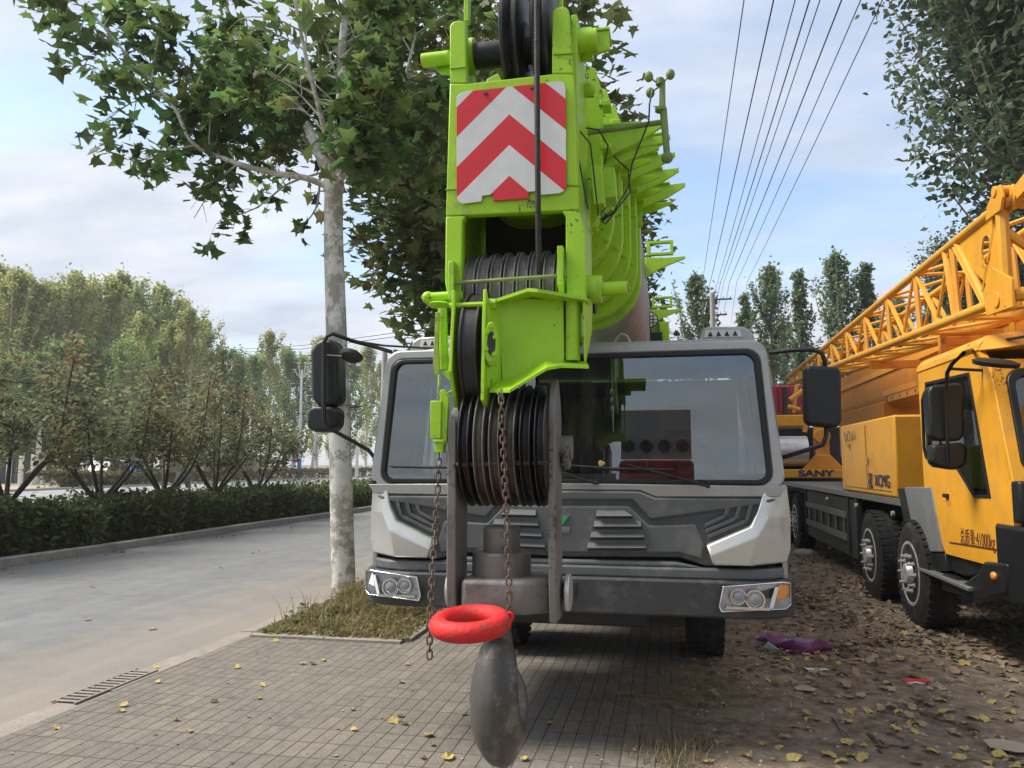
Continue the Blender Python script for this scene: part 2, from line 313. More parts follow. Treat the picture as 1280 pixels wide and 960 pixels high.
def pave_extra(nt, tc, c, b):
    L = nt.links.new; mp = nd(nt, 'ShaderNodeMapping'); mp.inputs['Rotation'].default_value = (0, 0, R(90)); L(tc.outputs['Object'], mp.inputs['Vector'])
    nz = nd(nt, 'ShaderNodeTexNoise'); nz.inputs['Scale'].default_value = .9; L(tc.outputs['Object'], nz.inputs['Vector'])
    ad = nd(nt, 'ShaderNodeMix', data_type='VECTOR'); ad.inputs['Factor'].default_value = .035; L(mp.outputs[0], ad.inputs['A']); L(nz.outputs['Color'], ad.inputs['B'])
    br = nd(nt, 'ShaderNodeTexBrick'); br.offset = 0; br.squash = 1; br.inputs['Scale'].default_value = 1; br.inputs['Brick Width'].default_value = .22; br.inputs['Row Height'].default_value = .090; br.inputs['Mortar Size'].default_value = .005; br.inputs['Mortar Smooth'].default_value = .5; br.inputs['Bias'].default_value = -.45
    br.inputs['Color1'].default_value = (.9, .9, .9, 1); br.inputs['Color2'].default_value = (1.28, 1.26, 1.22, 1); br.inputs['Mortar'].default_value = (.42, .39, .35, 1); L(ad.outputs['Result'], br.inputs['Vector'])
    nb = nd(nt, 'ShaderNodeTexNoise'); nb.inputs['Scale'].default_value = .45; nb.inputs['Detail'].default_value = 5; L(tc.outputs['Object'], nb.inputs['Vector'])
    y = nd(nt, 'ShaderNodeMix', data_type='RGBA', blend_type='MULTIPLY'); y.inputs['Factor'].default_value = 1; L(c, y.inputs['A']); L(br.outputs['Color'], y.inputs['B'])
    r = nd(nt, 'ShaderNodeMapRange'); r.inputs['From Min'].default_value = .45; r.inputs['From Max'].default_value = .7; r.inputs['To Max'].default_value = .6; L(nb.outputs['Fac'], r.inputs['Value'])
    z = nd(nt, 'ShaderNodeMix', data_type='RGBA'); L(r.outputs[0], z.inputs['Factor']); L(y.outputs['Result'], z.inputs['A']); L(c, z.inputs['B'])
    n = nd(nt, 'ShaderNodeTexNoise'); n.inputs['Scale'].default_value = 60; L(tc.outputs['Object'], n.inputs['Vector'])
    mm = nd(nt, 'ShaderNodeMath', operation='MULTIPLY_ADD'); L(br.outputs['Fac'], mm.inputs[0]); mm.inputs[1].default_value = -1.6; L(n.outputs['Fac'], mm.inputs[2])
    bp = nd(nt, 'ShaderNodeBump'); bp.inputs['Strength'].default_value = .6; bp.inputs['Distance'].default_value = .008; L(mm.outputs[0], bp.inputs['Height']); L(bp.outputs[0], b.inputs['Normal'])
    return z.outputs['Result']
m_dirt = ground_mat('dirt', [(.14, .105, .075), (.22, .172, .125), (.085, .063, .046), (.29, .23, .17)], [1, 1.1, 2.3, 9], bump=1.0)
m_road = ground_mat('asphalt', [(.172, .176, .178), (.142, .145, .147), (.205, .198, .186)], [1, 1.2, 4], bump=.35, extra=road_extra)
m_farroad = ground_mat('far_asphalt', [(.30, .30, .295), (.25, .25, .245)], [1, .3], bump=.2)
m_pave = ground_mat('paving', [(.176, .156, .130), (.136, .122, .104), (.215, .192, .160)], [1, 2.2, 14], extra=pave_extra)
m_verge = ground_mat('verge_soil', [(.13, .11, .07), (.08, .09, .04), (.2, .16, .1)], [1, 1.5, 5], bump=1)
m_sand = ground_mat('sandy_soil', [(.40, .33, .24), (.30, .26, .19)], [1, .5], bump=.5)
m_kerb = ground_mat('kerb_concrete', [(.33, .31, .275), (.25, .235, .21), (.42, .39, .34)], [1, 2, 9], bump=.5)
def sheet(name, x0, x1, y0, y1, z, m, nx=1, ny=1, hf=None):
    vs = []; fs = []
    for j in range(ny+1):
        for i in range(nx+1):
            x = x0+(x1-x0)*i/nx; y = y0+(y1-y0)*j/ny; vs.append((x, y, z+(hf(x, y) if hf else 0)))
    for j in range(ny):
        for i in range(nx): a = j*(nx+1)+i; fs.append((a, a+1, a+nx+2, a+nx+1))
    q = MB().add(vs, fs); o = q.build(name, m, smooth=80, fix=False); return tag(o, kind='structure')
sheet('ground', -900, 900, -300, 1500, -.03, m_verge)
sheet('road', -10.25, -4.12, -40, 400, 0, m_road)
# gutter slab and low edging between road and paving
q = MB(); y = -6
while y < 40: q.box(-4.12, -3.92, y+.004, y+.996, -.05, .006+.004*math.sin(y*3)); y += 1.0
tag(q.build('gutter_edge', ground_mat('gutter_concrete', [(.27, .235, .20), (.21, .185, .16), (.31, .27, .23)], [1, 1.5, 8], bump=.5), bevel=.004), kind='structure')
sheet('pavement', -3.92, .05, -8, 45, .004, m_pave)
def dirt_h(x, y):
    e = min(1, max(0, (x+.28+.22*math.sin(y*2.3+.6)+.12*math.sin(y*5.9)+.07*math.sin(y*13+x*9))/.55)); n = math.sin(x*2.1+y*.7)*math.sin(y*1.3-x*.4)+.5*math.sin(x*5+y*4.1)
    return -.014+e*(.036+.012*n)+(.02*e*math.sin(x*11)*math.sin(y*9))*.3
sheet('dirt_lot', -.9, 14, -4, 24, .0, m_dirt, 200, 340, dirt_h)
sheet('far_lot', -3.9, 60, 24, 160, -.012, m_dirt)
q = MB(); y = -6.0
while y < 130: q.box(-10.48, -10.26, y+.006, y+.994 if y < 40 else y+.998, -.06, .135+.006*math.sin(y*7.1)); y += 1.0
tag(q.build('kerb', m_kerb, bevel=.012), kind='structure')
sheet('median_soil', -15.0, -10.46, -10, 400, .06, m_verge)
q = MB(); q.box(-15.2, -15.0, -10, 400, -.05, .12); tag(q.build('median_kerb', m_kerb), kind='structure')
sheet('far_road', -38.0, -15.2, -20, 500, -.01, m_farroad)
q = MB(); q.box(-38.25, -38.0, -20, 500, -.05, .13); tag(q.build('far_kerb', m_kerb), kind='structure')
sheet('sandy_verge', -52, -38.25, -20, 500, .05, m_sand)
q = MB()
for k in range(30): q.box(-26.7, -26.55, -10+k*12, -4+k*12, -.01, -.002)
tag(q.build('lane_markings', mat('road_paint', (.7, .7, .68), .8)), kind='structure')
# ================================================================ vegetation
m_bark_pl = mat('plane_bark', (.60, .575, .52), .8, var=.18, scale=7, bump=.6, bscale=26, dirt=(.30, .275, .225), dirt_amt=.42, dscale=3.4, dsh=.05)
m_bark_dk = mat('dark_bark', (.075, .058, .045), .9, var=.3, scale=10, bump=1, bscale=40)
m_bark_gr = mat('grey_bark', (.23, .21, .18), .9, var=.3, scale=8, bump=.8, bscale=30)
m_white_tr = mat('whitewashed_bark', (.62, .60, .55), .85, var=.15, scale=5, bump=.4)
def leafmat(name, col, var=.25, isl=.45, tr=.3, scale=1.2, dirt=None, amt=.3, ds=1.0, rough=.5):
    return mat(name, col, rough, var=var, scale=scale, island=isl, transl=tr, spec=.2, dirt=dirt, dirt_amt=amt, dscale=ds)
m_lf_plane = leafmat('plane_leaves', (.105, .175, .050), isl=.6, tr=.5, dirt=(.24, .18, .05), amt=.2, ds=1.8)
m_lf_plane_back = leafmat('old_plane_leaves', (.115, .160, .052), isl=.6, tr=.5, dirt=(.24, .15, .045), amt=.35, ds=1.1)
m_lf_pop = leafmat('poplar_leaves', (.34, .39, .13), tr=.5, scale=.25, dirt=(.50, .44, .16), amt=.5, ds=.14)
m_lf_pop2 = leafmat('green_poplar_leaves', (.20, .30, .10), tr=.5, scale=.3, dirt=(.32, .36, .12), amt=.4, ds=.2)
m_lf_pop3 = leafmat('grey_poplar_leaves', (.16, .23, .12), tr=.5, scale=.4, dirt=(.2, .22, .15), amt=.3, ds=.3)
m_lf_dark = leafmat('dark_poplar_leaves', (.11, .155, .085), tr=.45, scale=.5, dirt=(.085, .09, .05), amt=.3, ds=.5)
m_lf_photo = leafmat('cherry_leaves', (.16, .185, .095), isl=.65, tr=.5, scale=1.3, dirt=(.38, .20, .09), amt=.40, ds=.6)
m_lf_hedge = leafmat('hedge_leaves', (.105, .135, .050), isl=.7, tr=.35, scale=1.5, dirt=(.16, .11, .045), amt=.25, ds=.7)
m_lf_fhedge = leafmat('far_hedge_leaves', (.14, .14, .055), tr=.2, scale=.5, dirt=(.26, .14, .07), amt=.4, ds=.25)
def rnd(a, b): return random.uniform(a, b)
def limb(mb, pts, r0, r1, n=8, sub=4, wob=.0):
    """smooth tapered limb through control points; returns the sampled centreline"""
    P = [Vector(p) for p in pts]; out = []
    for i in range(len(P)-1):
        p0, p1, p2, p3 = P[max(i-1, 0)], P[i], P[i+1], P[min(i+2, len(P)-1)]
        for k in range(sub):
            t = k/sub; out.append(.5*((2*p1)+(p2-p0)*t+(2*p0-5*p1+4*p2-p3)*t*t+(3*p1-p0-3*p2+p3)*t**3))
    out.append(P[-1]); m = len(out)
    if wob: out = [p+Vector((rnd(-wob, wob), rnd(-wob, wob), rnd(-wob, wob))) if 0 < i < m-1 else p for i, p in enumerate(out)]
    mb.tube(out, [r0+(r1-r0)*i/(m-1) for i in range(m)], n); return out
def twigs(mb, line, r, n, length, tips, t0=.2, up=.3, depth=1, spread=1.0, droop=0.0):
    m = len(line)
    for k in range(n):
        t = t0+(1-t0)*(k+rnd(0, 1))/n; i = min(int(t*(m-1)), m-2); p = line[i].lerp(line[i+1], t*(m-1)-i); d = (line[i+1]-line[i]).normalized()
        s = Vector((rnd(-1, 1), rnd(-1, 1), rnd(-1, 1))); s = (s-d*s.dot(d)).normalized()
        v = (d*rnd(.3, .9)+s*spread+Vector((0, 0, up))).normalized(); ln = length*rnd(.6, 1.25)*(1.15-.5*t)
        q1 = p+v*ln*.5; q2 = p+v*ln+Vector((0, 0, -droop*ln+rnd(-.1, .1)*ln)); l = limb(mb, [p, q1, q2], r*(1-.5*t), r*.25, 5, 3)
        tips.append(l)
        if depth > 1: twigs(mb, l, r*.5, 3, length*.5, tips, .3, up, depth-1, spread, droop)
def scatter_on(lines, per, sig, rng=RNG, t0=.25):
    P = []
    for l in lines:
        m = len(l)
        for k in range(per):
            t = t0+(1-t0)*rng.random(); i = min(int(t*(m-1)), m-2); p = l[i].lerp(l[i+1], t*(m-1)-i); P.append((p.x, p.y, p.z))
    P = np.array(P); return P+rng.normal(0, sig, P.shape)
# ---- the near plane tree
TB = Vector((-4.27, 9.75, 0))
def T(x, y, dy=0): return at(x, y, Y=9.75+dy)
near = empty('plane_tree', TB, 'near plane tree with smooth pale bark standing in the grass patch', 'tree')
mb = MB(); fork = T(417, 232)
tr_line = limb(mb, [(TB.x+.02, TB.y, -.1), (TB.x, TB.y, .25), T(425, 560), T(420, 400), T(417, 300), fork], .165, .125, 20, 5)
mb.sph((fork.x, fork.y, fork.z), (.15, .15, .22), 10)
lines = []
for ps, r0, r1 in (
    ([fork-Vector((0, 0, .05)), T(380, 222, -.1), T(335, 215, -.3), T(285, 200, -.4), T(240, 178, -.5), T(215, 130, -.6), T(160, 70, -.6), T(110, 10, -.7)], .048, .014),
    ([fork, T(398, 190, .1), T(383, 155, .2), T(365, 120, .3), T(330, 100, .4), T(300, 60, .5), T(275, -20, .6), T(255, -100, .6)], .085, .02),
    ([fork, T(421, 180), T(426, 120), T(428, 60), T(432, 0), T(438, -110), T(440, -240)], .085, .03),
    ([fork, T(438, 205, -.2), T(455, 180, -.3), T(475, 165, -.5), T(500, 120, -.8), T(520, 40, -1)], .06, .015),
    ([fork, T(432, 200, .4), T(448, 140, .8), T(465, 90, 1.2), T(490, 0, 1.8), T(515, -90, 2.2)], .06, .018),
    ([fork, T(412, 190, -.5), T(400, 140, -1.0), T(380, 60, -1.4), T(360, -50, -1.8)], .05, .015),
    ([fork, T(400, 200, .8), T(370, 160, 1.8), T(330, 120, 2.6), T(290, 60, 3.2)], .05, .015)):
    lines.append(limb(mb, ps, r0, r1, 10, 4))
tips = []
for i, l in enumerate(lines): twigs(mb, l, .02, 15 if i else 16, 1.15, tips, .38 if i == 0 else .22, up=.15, depth=2, droop=.15)
# the low twig that hangs left of the trunk
low = limb(mb, [T(405, 215, .5), T(360, 230, .2), T(320, 260, 0), T(275, 275, -.1)], .02, .006, 6, 4); lt = [low]; twigs(mb, low, .008, 4, .45, lt, .5, up=-.5, droop=.3)
low2 = limb(mb, [T(400, 222, .6), T(395, 260, .3), T(372, 290, .2)], .02, .006, 6, 4); lt.append(low2)
mb.build('trunk', m_bark_pl, near, fix=False, smooth=60)
P = scatter_on(tips, 14, .12); P2 = scatter_on(lt[:1]+lt[2:], 7, .09, t0=.75)
P = P[~((P[:, 2] < 5.45) & (P[:, 0] < -4.6))]; P = P[~((np.abs(P[:, 0]+4.45) < .55) & (P[:, 2] < 8.6) & (P[:, 1] < 9.95) & (RNG.random(len(P)) < .9))]; P = P[~((P[:, 0] < -4.2) & (P[:, 0] > -5.6) & (P[:, 2] < 6.3) & (RNG.random(len(P)) < .6))]
P = np.vstack([P, P2]); P[:, 2] -= .06
leaves('crown', P-np.array(TB), PLANE, .195, m_lf_plane, near, tilt=1.0)
# ---- the plane trees further along the kerb
def plane_back(seed):
    random.seed(seed); root = empty('plane_tree', (0, 0, 0), 'x', 'tree', None); mb = MB(); tips = []
    tl = limb(mb, [(0, 0, -.1), (.05, 0, 1.5), (0, .05, 3.6)], .16, .13, 12, 4)
    for k in range(12):
        a = k*2.4+rnd(-.3, .3); rr = rnd(2.0, 3.6); z = rnd(5.2, 11.5)
        l = limb(mb, [(0, .05, 3.4), (rr*.4*math.cos(a), rr*.4*math.sin(a), 3.6+(z-3.6)*.5), (rr*math.cos(a), rr*math.sin(a), z)], .07, .02, 6, 4)
        twigs(mb, l, .02, 13, 1.35, tips, .15, up=.05, depth=2, droop=.25)
    l = limb(mb, [(0, .05, 3.4), (.1, .1, 8), (0, 0, 12)], .09, .02, 6, 4); twigs(mb, l, .02, 16, 1.5, tips, .1, up=0, depth=2, droop=.25)
    mb.build('trunk', m_bark_pl, root, fix=False, smooth=60)
    P = scatter_on(tips, 12, .28); a = RNG.uniform(0, 6.283, 2000); z = RNG.uniform(3.6, 12.6, 2000); r = 3.5*np.sqrt(RNG.uniform(0, 1, 2000))*np.clip(np.sin((z-2.4)/11*np.pi), .2, 1)
    P = np.vstack([P, np.stack([r*np.cos(a), r*np.sin(a), z], 1)])
    leaves('crown', P, PLANE, .23, m_lf_plane_back, root, tilt=.8); return root
pb = plane_back(3)
pls = [(-3.75, 14.6, 1.06, 0, 'dense plane tree behind the near pale trunk, left of the green boom'),
       (-3.9, 19.8, 1.0, 2.1, 'third plane tree of the kerbside row, mostly hidden behind the green boom'),
       (-3.9, 25.2, 1.05, 4.0, 'fourth plane tree of the kerbside row, hidden behind the cab roof and boom'),
       (-3.6, 31.0, 1.0, 1.2, 'kerbside plane tree whose crown shows right of the green boom'),
       (-3.4, 38.0, 1.05, 5.2, 'last kerbside plane tree, seen low beside the boom work lamp')]
for i, (x, y, s, rz, lab) in enumerate(pls):
    o = pb if i == 0 else copy_tree(pb); o.location = (x, y, 0); o.scale = (s, s, s); o.rotation_euler.z = rz; tag(o, lab, 'tree', 'plane trees lined up along the kerb')
random.seed(21)
# ---- small cherry-like trees in the median
def small_tree(seed):
    random.seed(seed); root = empty('median_tree', (0, 0, 0), 'x', 'tree'); mb = MB(); tips = []
    b = limb(mb, [(0, 0, 0), (.03, 0, .5), (0, .02, .85)], .085, .08, 10, 3)
    for k in range(6):
        a = k*1.05+rnd(-.3, .3); rr = rnd(.7, 1.25); z = rnd(2.5, 3.9)
        l = limb(mb, [(0, .02, .75), (rr*.45*math.cos(a), rr*.45*math.sin(a), 1.25+rnd(-.1, .2)), (rr*.8*math.cos(a), rr*.8*math.sin(a), 2.0), (rr*math.cos(a), rr*math.sin(a), z)], .045, .012, 7, 4)
        twigs(mb, l, .010, 11, .75, tips, .42, up=.35, depth=2)
    mb.build('trunk', m_bark_dk, root, fix=False, smooth=60)
    P = scatter_on(tips, 10, .11); P = P[P[:, 2] > 1.5]
    a = RNG.uniform(0, 6.283, 350); z = RNG.uniform(1.75, 4.2, 350); r = 1.3*np.sqrt(RNG.uniform(0, 1, 350))*np.clip(np.sin((z-1.3)/3.4*np.pi), .2, 1)
    leaves('crown', np.vstack([P, np.stack([r*np.cos(a), r*np.sin(a), z], 1)]), OVAL, .125, m_lf_photo, root, tilt=.9); return root
st = [small_tree(5), small_tree(9)]
for i, (px_, s, rz, lab) in enumerate([(8, 1.12, 0, 'leftmost median tree with a low forked trunk, cut by the left edge'), (127, 1.05, 1.0, 'second median tree from the left, forked dark trunk and brownish leaves'),
        (206, 1.12, 2.2, 'third median tree from the left, with reddish leaf tips on a broad crown'), (269, 1.05, 3.1, 'fourth median tree from the left, slender forked trunk and dark olive crown'),
        (322, 1.0, 4.4, 'fifth median tree from the left, nearest the white street lamp'), (-75, 1.2, 5.0, 'median tree whose crown leans in from beyond the left edge')]):
    X = -12.3; d = ray(px_, 600); Y = X*d.y/d.x if px_ > -50 else 9.9
    o = st[i] if i < 2 else copy_tree(st[i % 2]); o.location = (X, Y, .06); o.scale = (s, s, s*.88); o.rotation_euler.z = rz; tag(o, lab, 'tree', 'small trees planted in the median hedge')
# ---- hedge
def hedge(name, x0, x1, y0, y1, h, n, size, m, wob=.15, near_bias=True):
    r = RNG.random((n, 3)); y = y0+(y1-y0)*(r[:, 1]**(1.9 if near_bias else 1)); side = RNG.random(n)
    hh = h*(1+wob*np.sin(y*1.3)*.7+wob*np.sin(y*3.7+1)*.6+wob*.5*np.sin(y*8.3)*np.sin(y*2.9)); bulge = .26*np.sin(y*2.1)+.2*np.sin(y*4.9+2)+.12*np.sin(y*9)+.12*np.sin(y*1.1+1)
    x = np.where(side < .5, x1+bulge*(.6 if wob else 0)-np.abs(RNG.normal(0, .16, n)), x0+(x1-x0)*r[:, 0]); z = np.where(side < .5, hh*r[:, 2]**.8, hh-np.abs(RNG.normal(0, .09, n))+np.where(RNG.random(n) < .03, RNG.uniform(0, .22, n), 0)*(wob > .1))
    z = np.where(side > .92, hh*r[:, 2], z); P = np.stack([x, y, z+.05], 1)+RNG.normal(0, .035, (n, 3)); return P
root = empty('hedge', (-11.5, 8, .06), 'dark green leafy hedge behind the concrete kerb across the grey road', 'hedge')
P = hedge('h', -13.4, -10.85, 7.5, 70, .82, 64000, .1, None); leaves('foliage', P-np.array([-11.5, 8, .06]), OVAL, .12, m_lf_hedge, root, tilt=1.1)
core = MB(); ny = 260; V = []
for j in range(ny+1):
    y = 7.6+62*(j/ny)**1.5; b_ = .2*math.sin(y*2.1)+.15*math.sin(y*4.9+2)
    for (dx, dz) in ((-13.2, 0), (-13.1, .5), (-12.9, .62), (-12, .66), (-11.35+b_*.5, .62), (-11.2+b_*.5, .45), (-11.25+b_*.5, 0)): V.append((dx+rnd(-.05, .05), y, .06+max(0, dz+rnd(-.05, .05) if dz else 0)))
core.add(V, [(j*7+i, j*7+i+1, j*7+i+8, j*7+i+7) for j in range(ny) for i in range(6)]+[tuple(range(7)), tuple(range(ny*7+6, ny*7-1, -1))]); core.build('inner_foliage', m_lf_hedge, root, smooth=None, fix=False)
mb = MB()
for k in range(160):
    y = 8+k*.2+rnd(-.1, .1); x = rnd(-11.6, -10.95); mb.tube([(x, y, 0), (x+rnd(-.1, .1), y+rnd(-.1, .1), .3), (x+rnd(-.2, .25), y+rnd(-.2, .2), .75)], [.012, .01, .004], 4)
mb.build('hedge_foliage_stems', m_bark_dk, root, fix=False)
root = empty('hedge', (-37, 60, 0), 'low clipped yellowish and reddish hedge beyond the far road', 'hedge')
P = hedge('h', -41, -38.6, 44, 230, .95, 26000, .2, None, wob=.05, near_bias=True); leaves('foliage', P-np.array([-37, 60, 0]), RHOMB, .26, m_lf_fhedge, root, tilt=1.1)
# ---- poplars beyond the far road
def poplar(name, seed, h, w, n, size, m, trunk_m, low=.18, narrow=1.6, K=34, LB=.45, SG=.22):
    random.seed(seed); rng = np.random.default_rng(seed); root = empty(name, (0, 0, 0), 'x', 'tree'); mb = MB()
    limb(mb, [(0, 0, -.1), (0, .05, h*.35), (.05, 0, h*.7), (0, 0, h*.96)], .012*h+.05, .02, 7, 3)
    P = []; per = n//K
    for k in range(K):
        t = low+(1-low)*((k+.5)/K)**.9; z = h*t; a = rng.uniform(0, 6.283); env = w*min(1, (1-t)*narrow+.12)*min(1, LB+(t-low)*3)
        ln = env*rng.uniform(.5, 1.1); rise = ln*rng.uniform(1.4, 3.2); p1 = np.array([ln*math.cos(a), ln*math.sin(a), min(z+rise, h*1.02)])
        p0 = np.array([0, 0, z-.2]); mb.tube([tuple(p0), tuple((p0+p1)/2+np.array([0, 0, -rise*.1])), tuple(p1)], [.05, .03, .01], 4, caps=False)
        tt = rng.uniform(.15, 1, per)**.8; q = p0+(p1-p0)*tt[:, None]; P.append(q+rng.normal(0, 1, (per, 3))*np.array([SG, SG, max(SG, .42)])*w*.42*(1.15-tt[:, None]*.6))
    mb.build('trunk', trunk_m, root, fix=False, smooth=60)
    leaves('crown', np.vstack(P), RHOMB, size, m, root, tilt=1.2, rng=rng); return root
pa = [poplar('poplar_tree', 31, 20, 3.4, 6500, .36, m_lf_pop, m_white_tr, .10, 2.6, 48), poplar('poplar_tree', 32, 20, 3.0, 6500, .36, m_lf_pop, m_white_tr, .10, 2.2, 48), poplar('poplar_tree', 33, 18, 3.4, 6500, .36, m_lf_pop2, m_bark_gr, .08, 2.4, 48)]
used = set()
def place(protos, k, x, y, s, lab, grp, sz=None):
    p = protos[k]
    if id(p) in used: p = copy_tree(p)
    used.add(id(p)); p.location = (x, y, -.05); p.scale = (s, s, s*(sz or 1)); p.rotation_euler.z = rnd(0, 6.28); tag(p, lab, 'tree', grp); return p
random.seed(77)
# back row: pale yellowish, x from the left edge to px 250
back = []
for i in range(17):
    px_ = -12+i*15.5; X = -57-rnd(0, 6); d = ray(px_, 560); Y = X*d.y/d.x; top = np.interp(px_, [0, 60, 160, 210, 250], [338, 352, 352, 372, 425])+rnd(-8, 14)
    z = at(px_, top, X=X).z; back.append(place(pa, i % 2 if rnd(0, 1) < .7 else 2, X, Y, z/20*1.0, 'tall pale yellow-green poplar in the high back row at the left', 'tall poplars in the back row', 1.0))
for i in range(17):
    px_ = 150+i*20.5; X = -46-rnd(0, 4); d = ray(px_, 560); Y = X*d.y/d.x; top = np.interp(px_, [150, 240, 280, 330, 400, 480], [430, 418, 436, 440, 452, 462])+rnd(-10, 12)
    z = at(px_, top, X=X).z; place(pa, 2 if rnd(0, 1) < .75 else 1, X, Y, z/18, 'mid-green bushy poplar in the nearer row behind the far road', 'green poplars behind the far road')
for i in range(9):
    px_ = 0+i*22; X = -50-rnd(0, 3); d = ray(px_, 560); Y = X*d.y/d.x; top = 430+rnd(-25, 30)
    z = at(px_, top, X=X).z; place(pa, 2, X, Y, z/18, 'shorter dark green poplar in front of the tall pale back row', 'shorter poplars before the back row')
# poplars to the right, behind the yellow cranes
pc = [poplar('poplar_tree', 41, 15, 2.3, 5600, .27, m_lf_pop3, m_bark_gr, .1, 1.7, 50), poplar('poplar_tree', 42, 15, 1.6, 4600, .27, m_lf_pop3, m_bark_gr, .1, 1.3, 44)]
rl = [(872, 352, 48, 'thin grey-green poplar right of the cab roof, leftmost of the distant right-hand row'), (930, 372, 52, 'grey-green poplar directly right of the utility pole'),
      (962, 340, 50, 'tall feathery poplar above the right cab mirror arm'), (998, 343, 48, 'broad feathery poplar left of the dark narrow one'), (1045, 326, 46, 'narrow dark poplar, tallest of the distant right-hand row'), (1082, 334, 46, 'loose-topped poplar left of the big dark trees'),
      (1120, 380, 44, 'poplar seen through the yellow lattice jib'), (1160, 372, 42, 'poplar behind the jib near the big dark tree'), (980, 410, 66, 'far low poplar between the red crane and the feathery ones')]
for i, (px_, py_, Y, lab) in enumerate(rl):
    p = at(px_, py_, Y=Y); place(pc, i % 2, p.x, Y, p.z/15, lab, None)
# big dark trees at the upper right
bt = poplar('broad_tree', 51, 18, 4.3, 60000, .235, m_lf_dark, m_bark_gr, .24, 3.0, 170, .75, .27)
for i, (x, y, s, rz, lab) in enumerate([(10.5, 22.5, 1.05, .4, 'big dark leafy tree at the upper right, its left side edged against the sky'), (15.0, 25.5, 1.15, 2.0, 'big dark tree at the right edge behind the yellow boom'), (11.2, 30, .52, 4.0, 'smaller dark tree just above the lattice jib')]):
    place([bt], 0, x, y, s, lab, None).rotation_euler.z = rz
# ---- grass
m_grass = leafmat('grass_blades', (.16, .20, .06), isl=.65, tr=.4, scale=4, dirt=(.32, .23, .12), amt=.8, ds=3.2)
m_drygrass = leafmat('dry_grass_blades', (.24, .2, .11), isl=.4, tr=.25, scale=3)
def grass(name, pts, hts, m, lean=.5, wid=.006):
    n = len(pts); a = RNG.uniform(0, 6.283, n); d = np.stack([np.cos(a), np.sin(a), 0*a], 1); s = np.stack([-np.sin(a), np.cos(a), 0*a], 1)*wid; h = hts[:, None]; l = (lean*RNG.uniform(.2, 1.4, n))[:, None]
    up = np.array([[0, 0, 1.]]); b = pts; m1 = b+up*h*.55+d*h*l*.3; m2 = b+up*h*.95+d*h*l*.95
    V = np.stack([b-s, b+s, m1+s*.8, m1-s*.8, m2+s*.15], 1); return fastmesh(name, V.reshape(-1, 3), 5, [(0, 1, 2, 3), (3, 2, 4)], m)
q = MB(); q.box(-3.93, -2.42, 6.85, 11.4, -.02, .035); tag(q.build('tree_pit_soil', m_verge, bevel=.02), kind='structure')
q = MB()
for k in range(5): q.box(-2.42, -2.34, 6.9+k*.9+.004, 6.9+(k+1)*.9-.004, -.03, .035)
for k in range(2): q.box(-3.9+k*.75+.004, -3.9+(k+1)*.75-.004, 6.78, 6.86, -.03, .03)
tag(q.build('tree_pit_edging', MATS.get('x') or bpy.data.materials['gutter_concrete'], bevel=.006), kind='structure')
n = 17000; x = RNG.uniform(-3.88, -2.36, n); y = 6.9+3.6*RNG.random(n)**1.2; keep = (np.sin(x*5+y*3)*.4+.3*np.sin(x*11-y*7)+RNG.random(n) > .35); x, y = x[keep], y[keep]; n = len(x)
hm = (.05+.22*np.clip((y-6.9)/1.4, 0, 1)*(.55+.45*np.sin(x*7+y*2.3)*np.sin(y*3.1-x*2)))*np.clip((x+4.15)/.6, .3, 1)*np.clip((-2.2-x)/.6, .35, 1); h = hm*RNG.uniform(.35, 1.35, n)
tag(grass('grass', np.stack([x, y, 0*x+.03], 1), h, m_grass, 1.5, .006), 'tall weedy green and straw grass around the foot of the pale tree', 'grass', kind='stuff')
n = 3800; x = RNG.uniform(-3.85, -2.38, n); y = 6.85+2.9*RNG.random(n)**1.2; z = .03+RNG.random(n)**1.3*.30*np.clip((y-6.8)/1.4, .1, 1)*(.6+.4*np.sin(x*7+y*2.3)*np.sin(y*3.1-x*2))
tag(leaves('weeds', np.stack([x, y, z], 1), OVAL, .05, leafmat('weed_leaves', (.15, .18, .07), isl=.7, tr=.4, scale=4, dirt=(.30, .20, .10), amt=.7, ds=3), None, tilt=1.0, sv=.5), 'small leafy weeds mixed into the grass patch at the pale tree', 'weeds', kind='stuff')
n = 260; x = RNG.uniform(-3.85, -2.4, n); y = RNG.uniform(7, 9.6, n); tag(grass('seed_grass', np.stack([x, y, 0*x+.03], 1), RNG.uniform(.18, .38, n), m_drygrass, .5, .004), 'dry thin seed stalks standing out of the weedy grass patch', 'grass', kind='stuff')
cl = [((835, 935), .14, 260, .10), ((905, 870), .18, 200, .07), ((745, 905), .10, 60, .06), ((830, 870), .25, 160, .06), ((870, 855), .3, 160, .06), ((840, 955), .1, 160, .09)]
PP = []; HH = []
for (px_, py_), s, n, h in cl:
    c = at(px_, py_, Z=0); PP.append(np.stack([RNG.normal(c.x, s, n), RNG.normal(c.y, s*1.1, n), np.full(n, .0)], 1)); HH.append(RNG.uniform(.4, 1.3, n)*h)
tag(grass('grass_tufts', np.vstack(PP), np.concatenate(HH), m_drygrass, 1.0, .0022), 'sparse dry grass tufts where the paving meets the dirt', 'grass', kind='stuff')
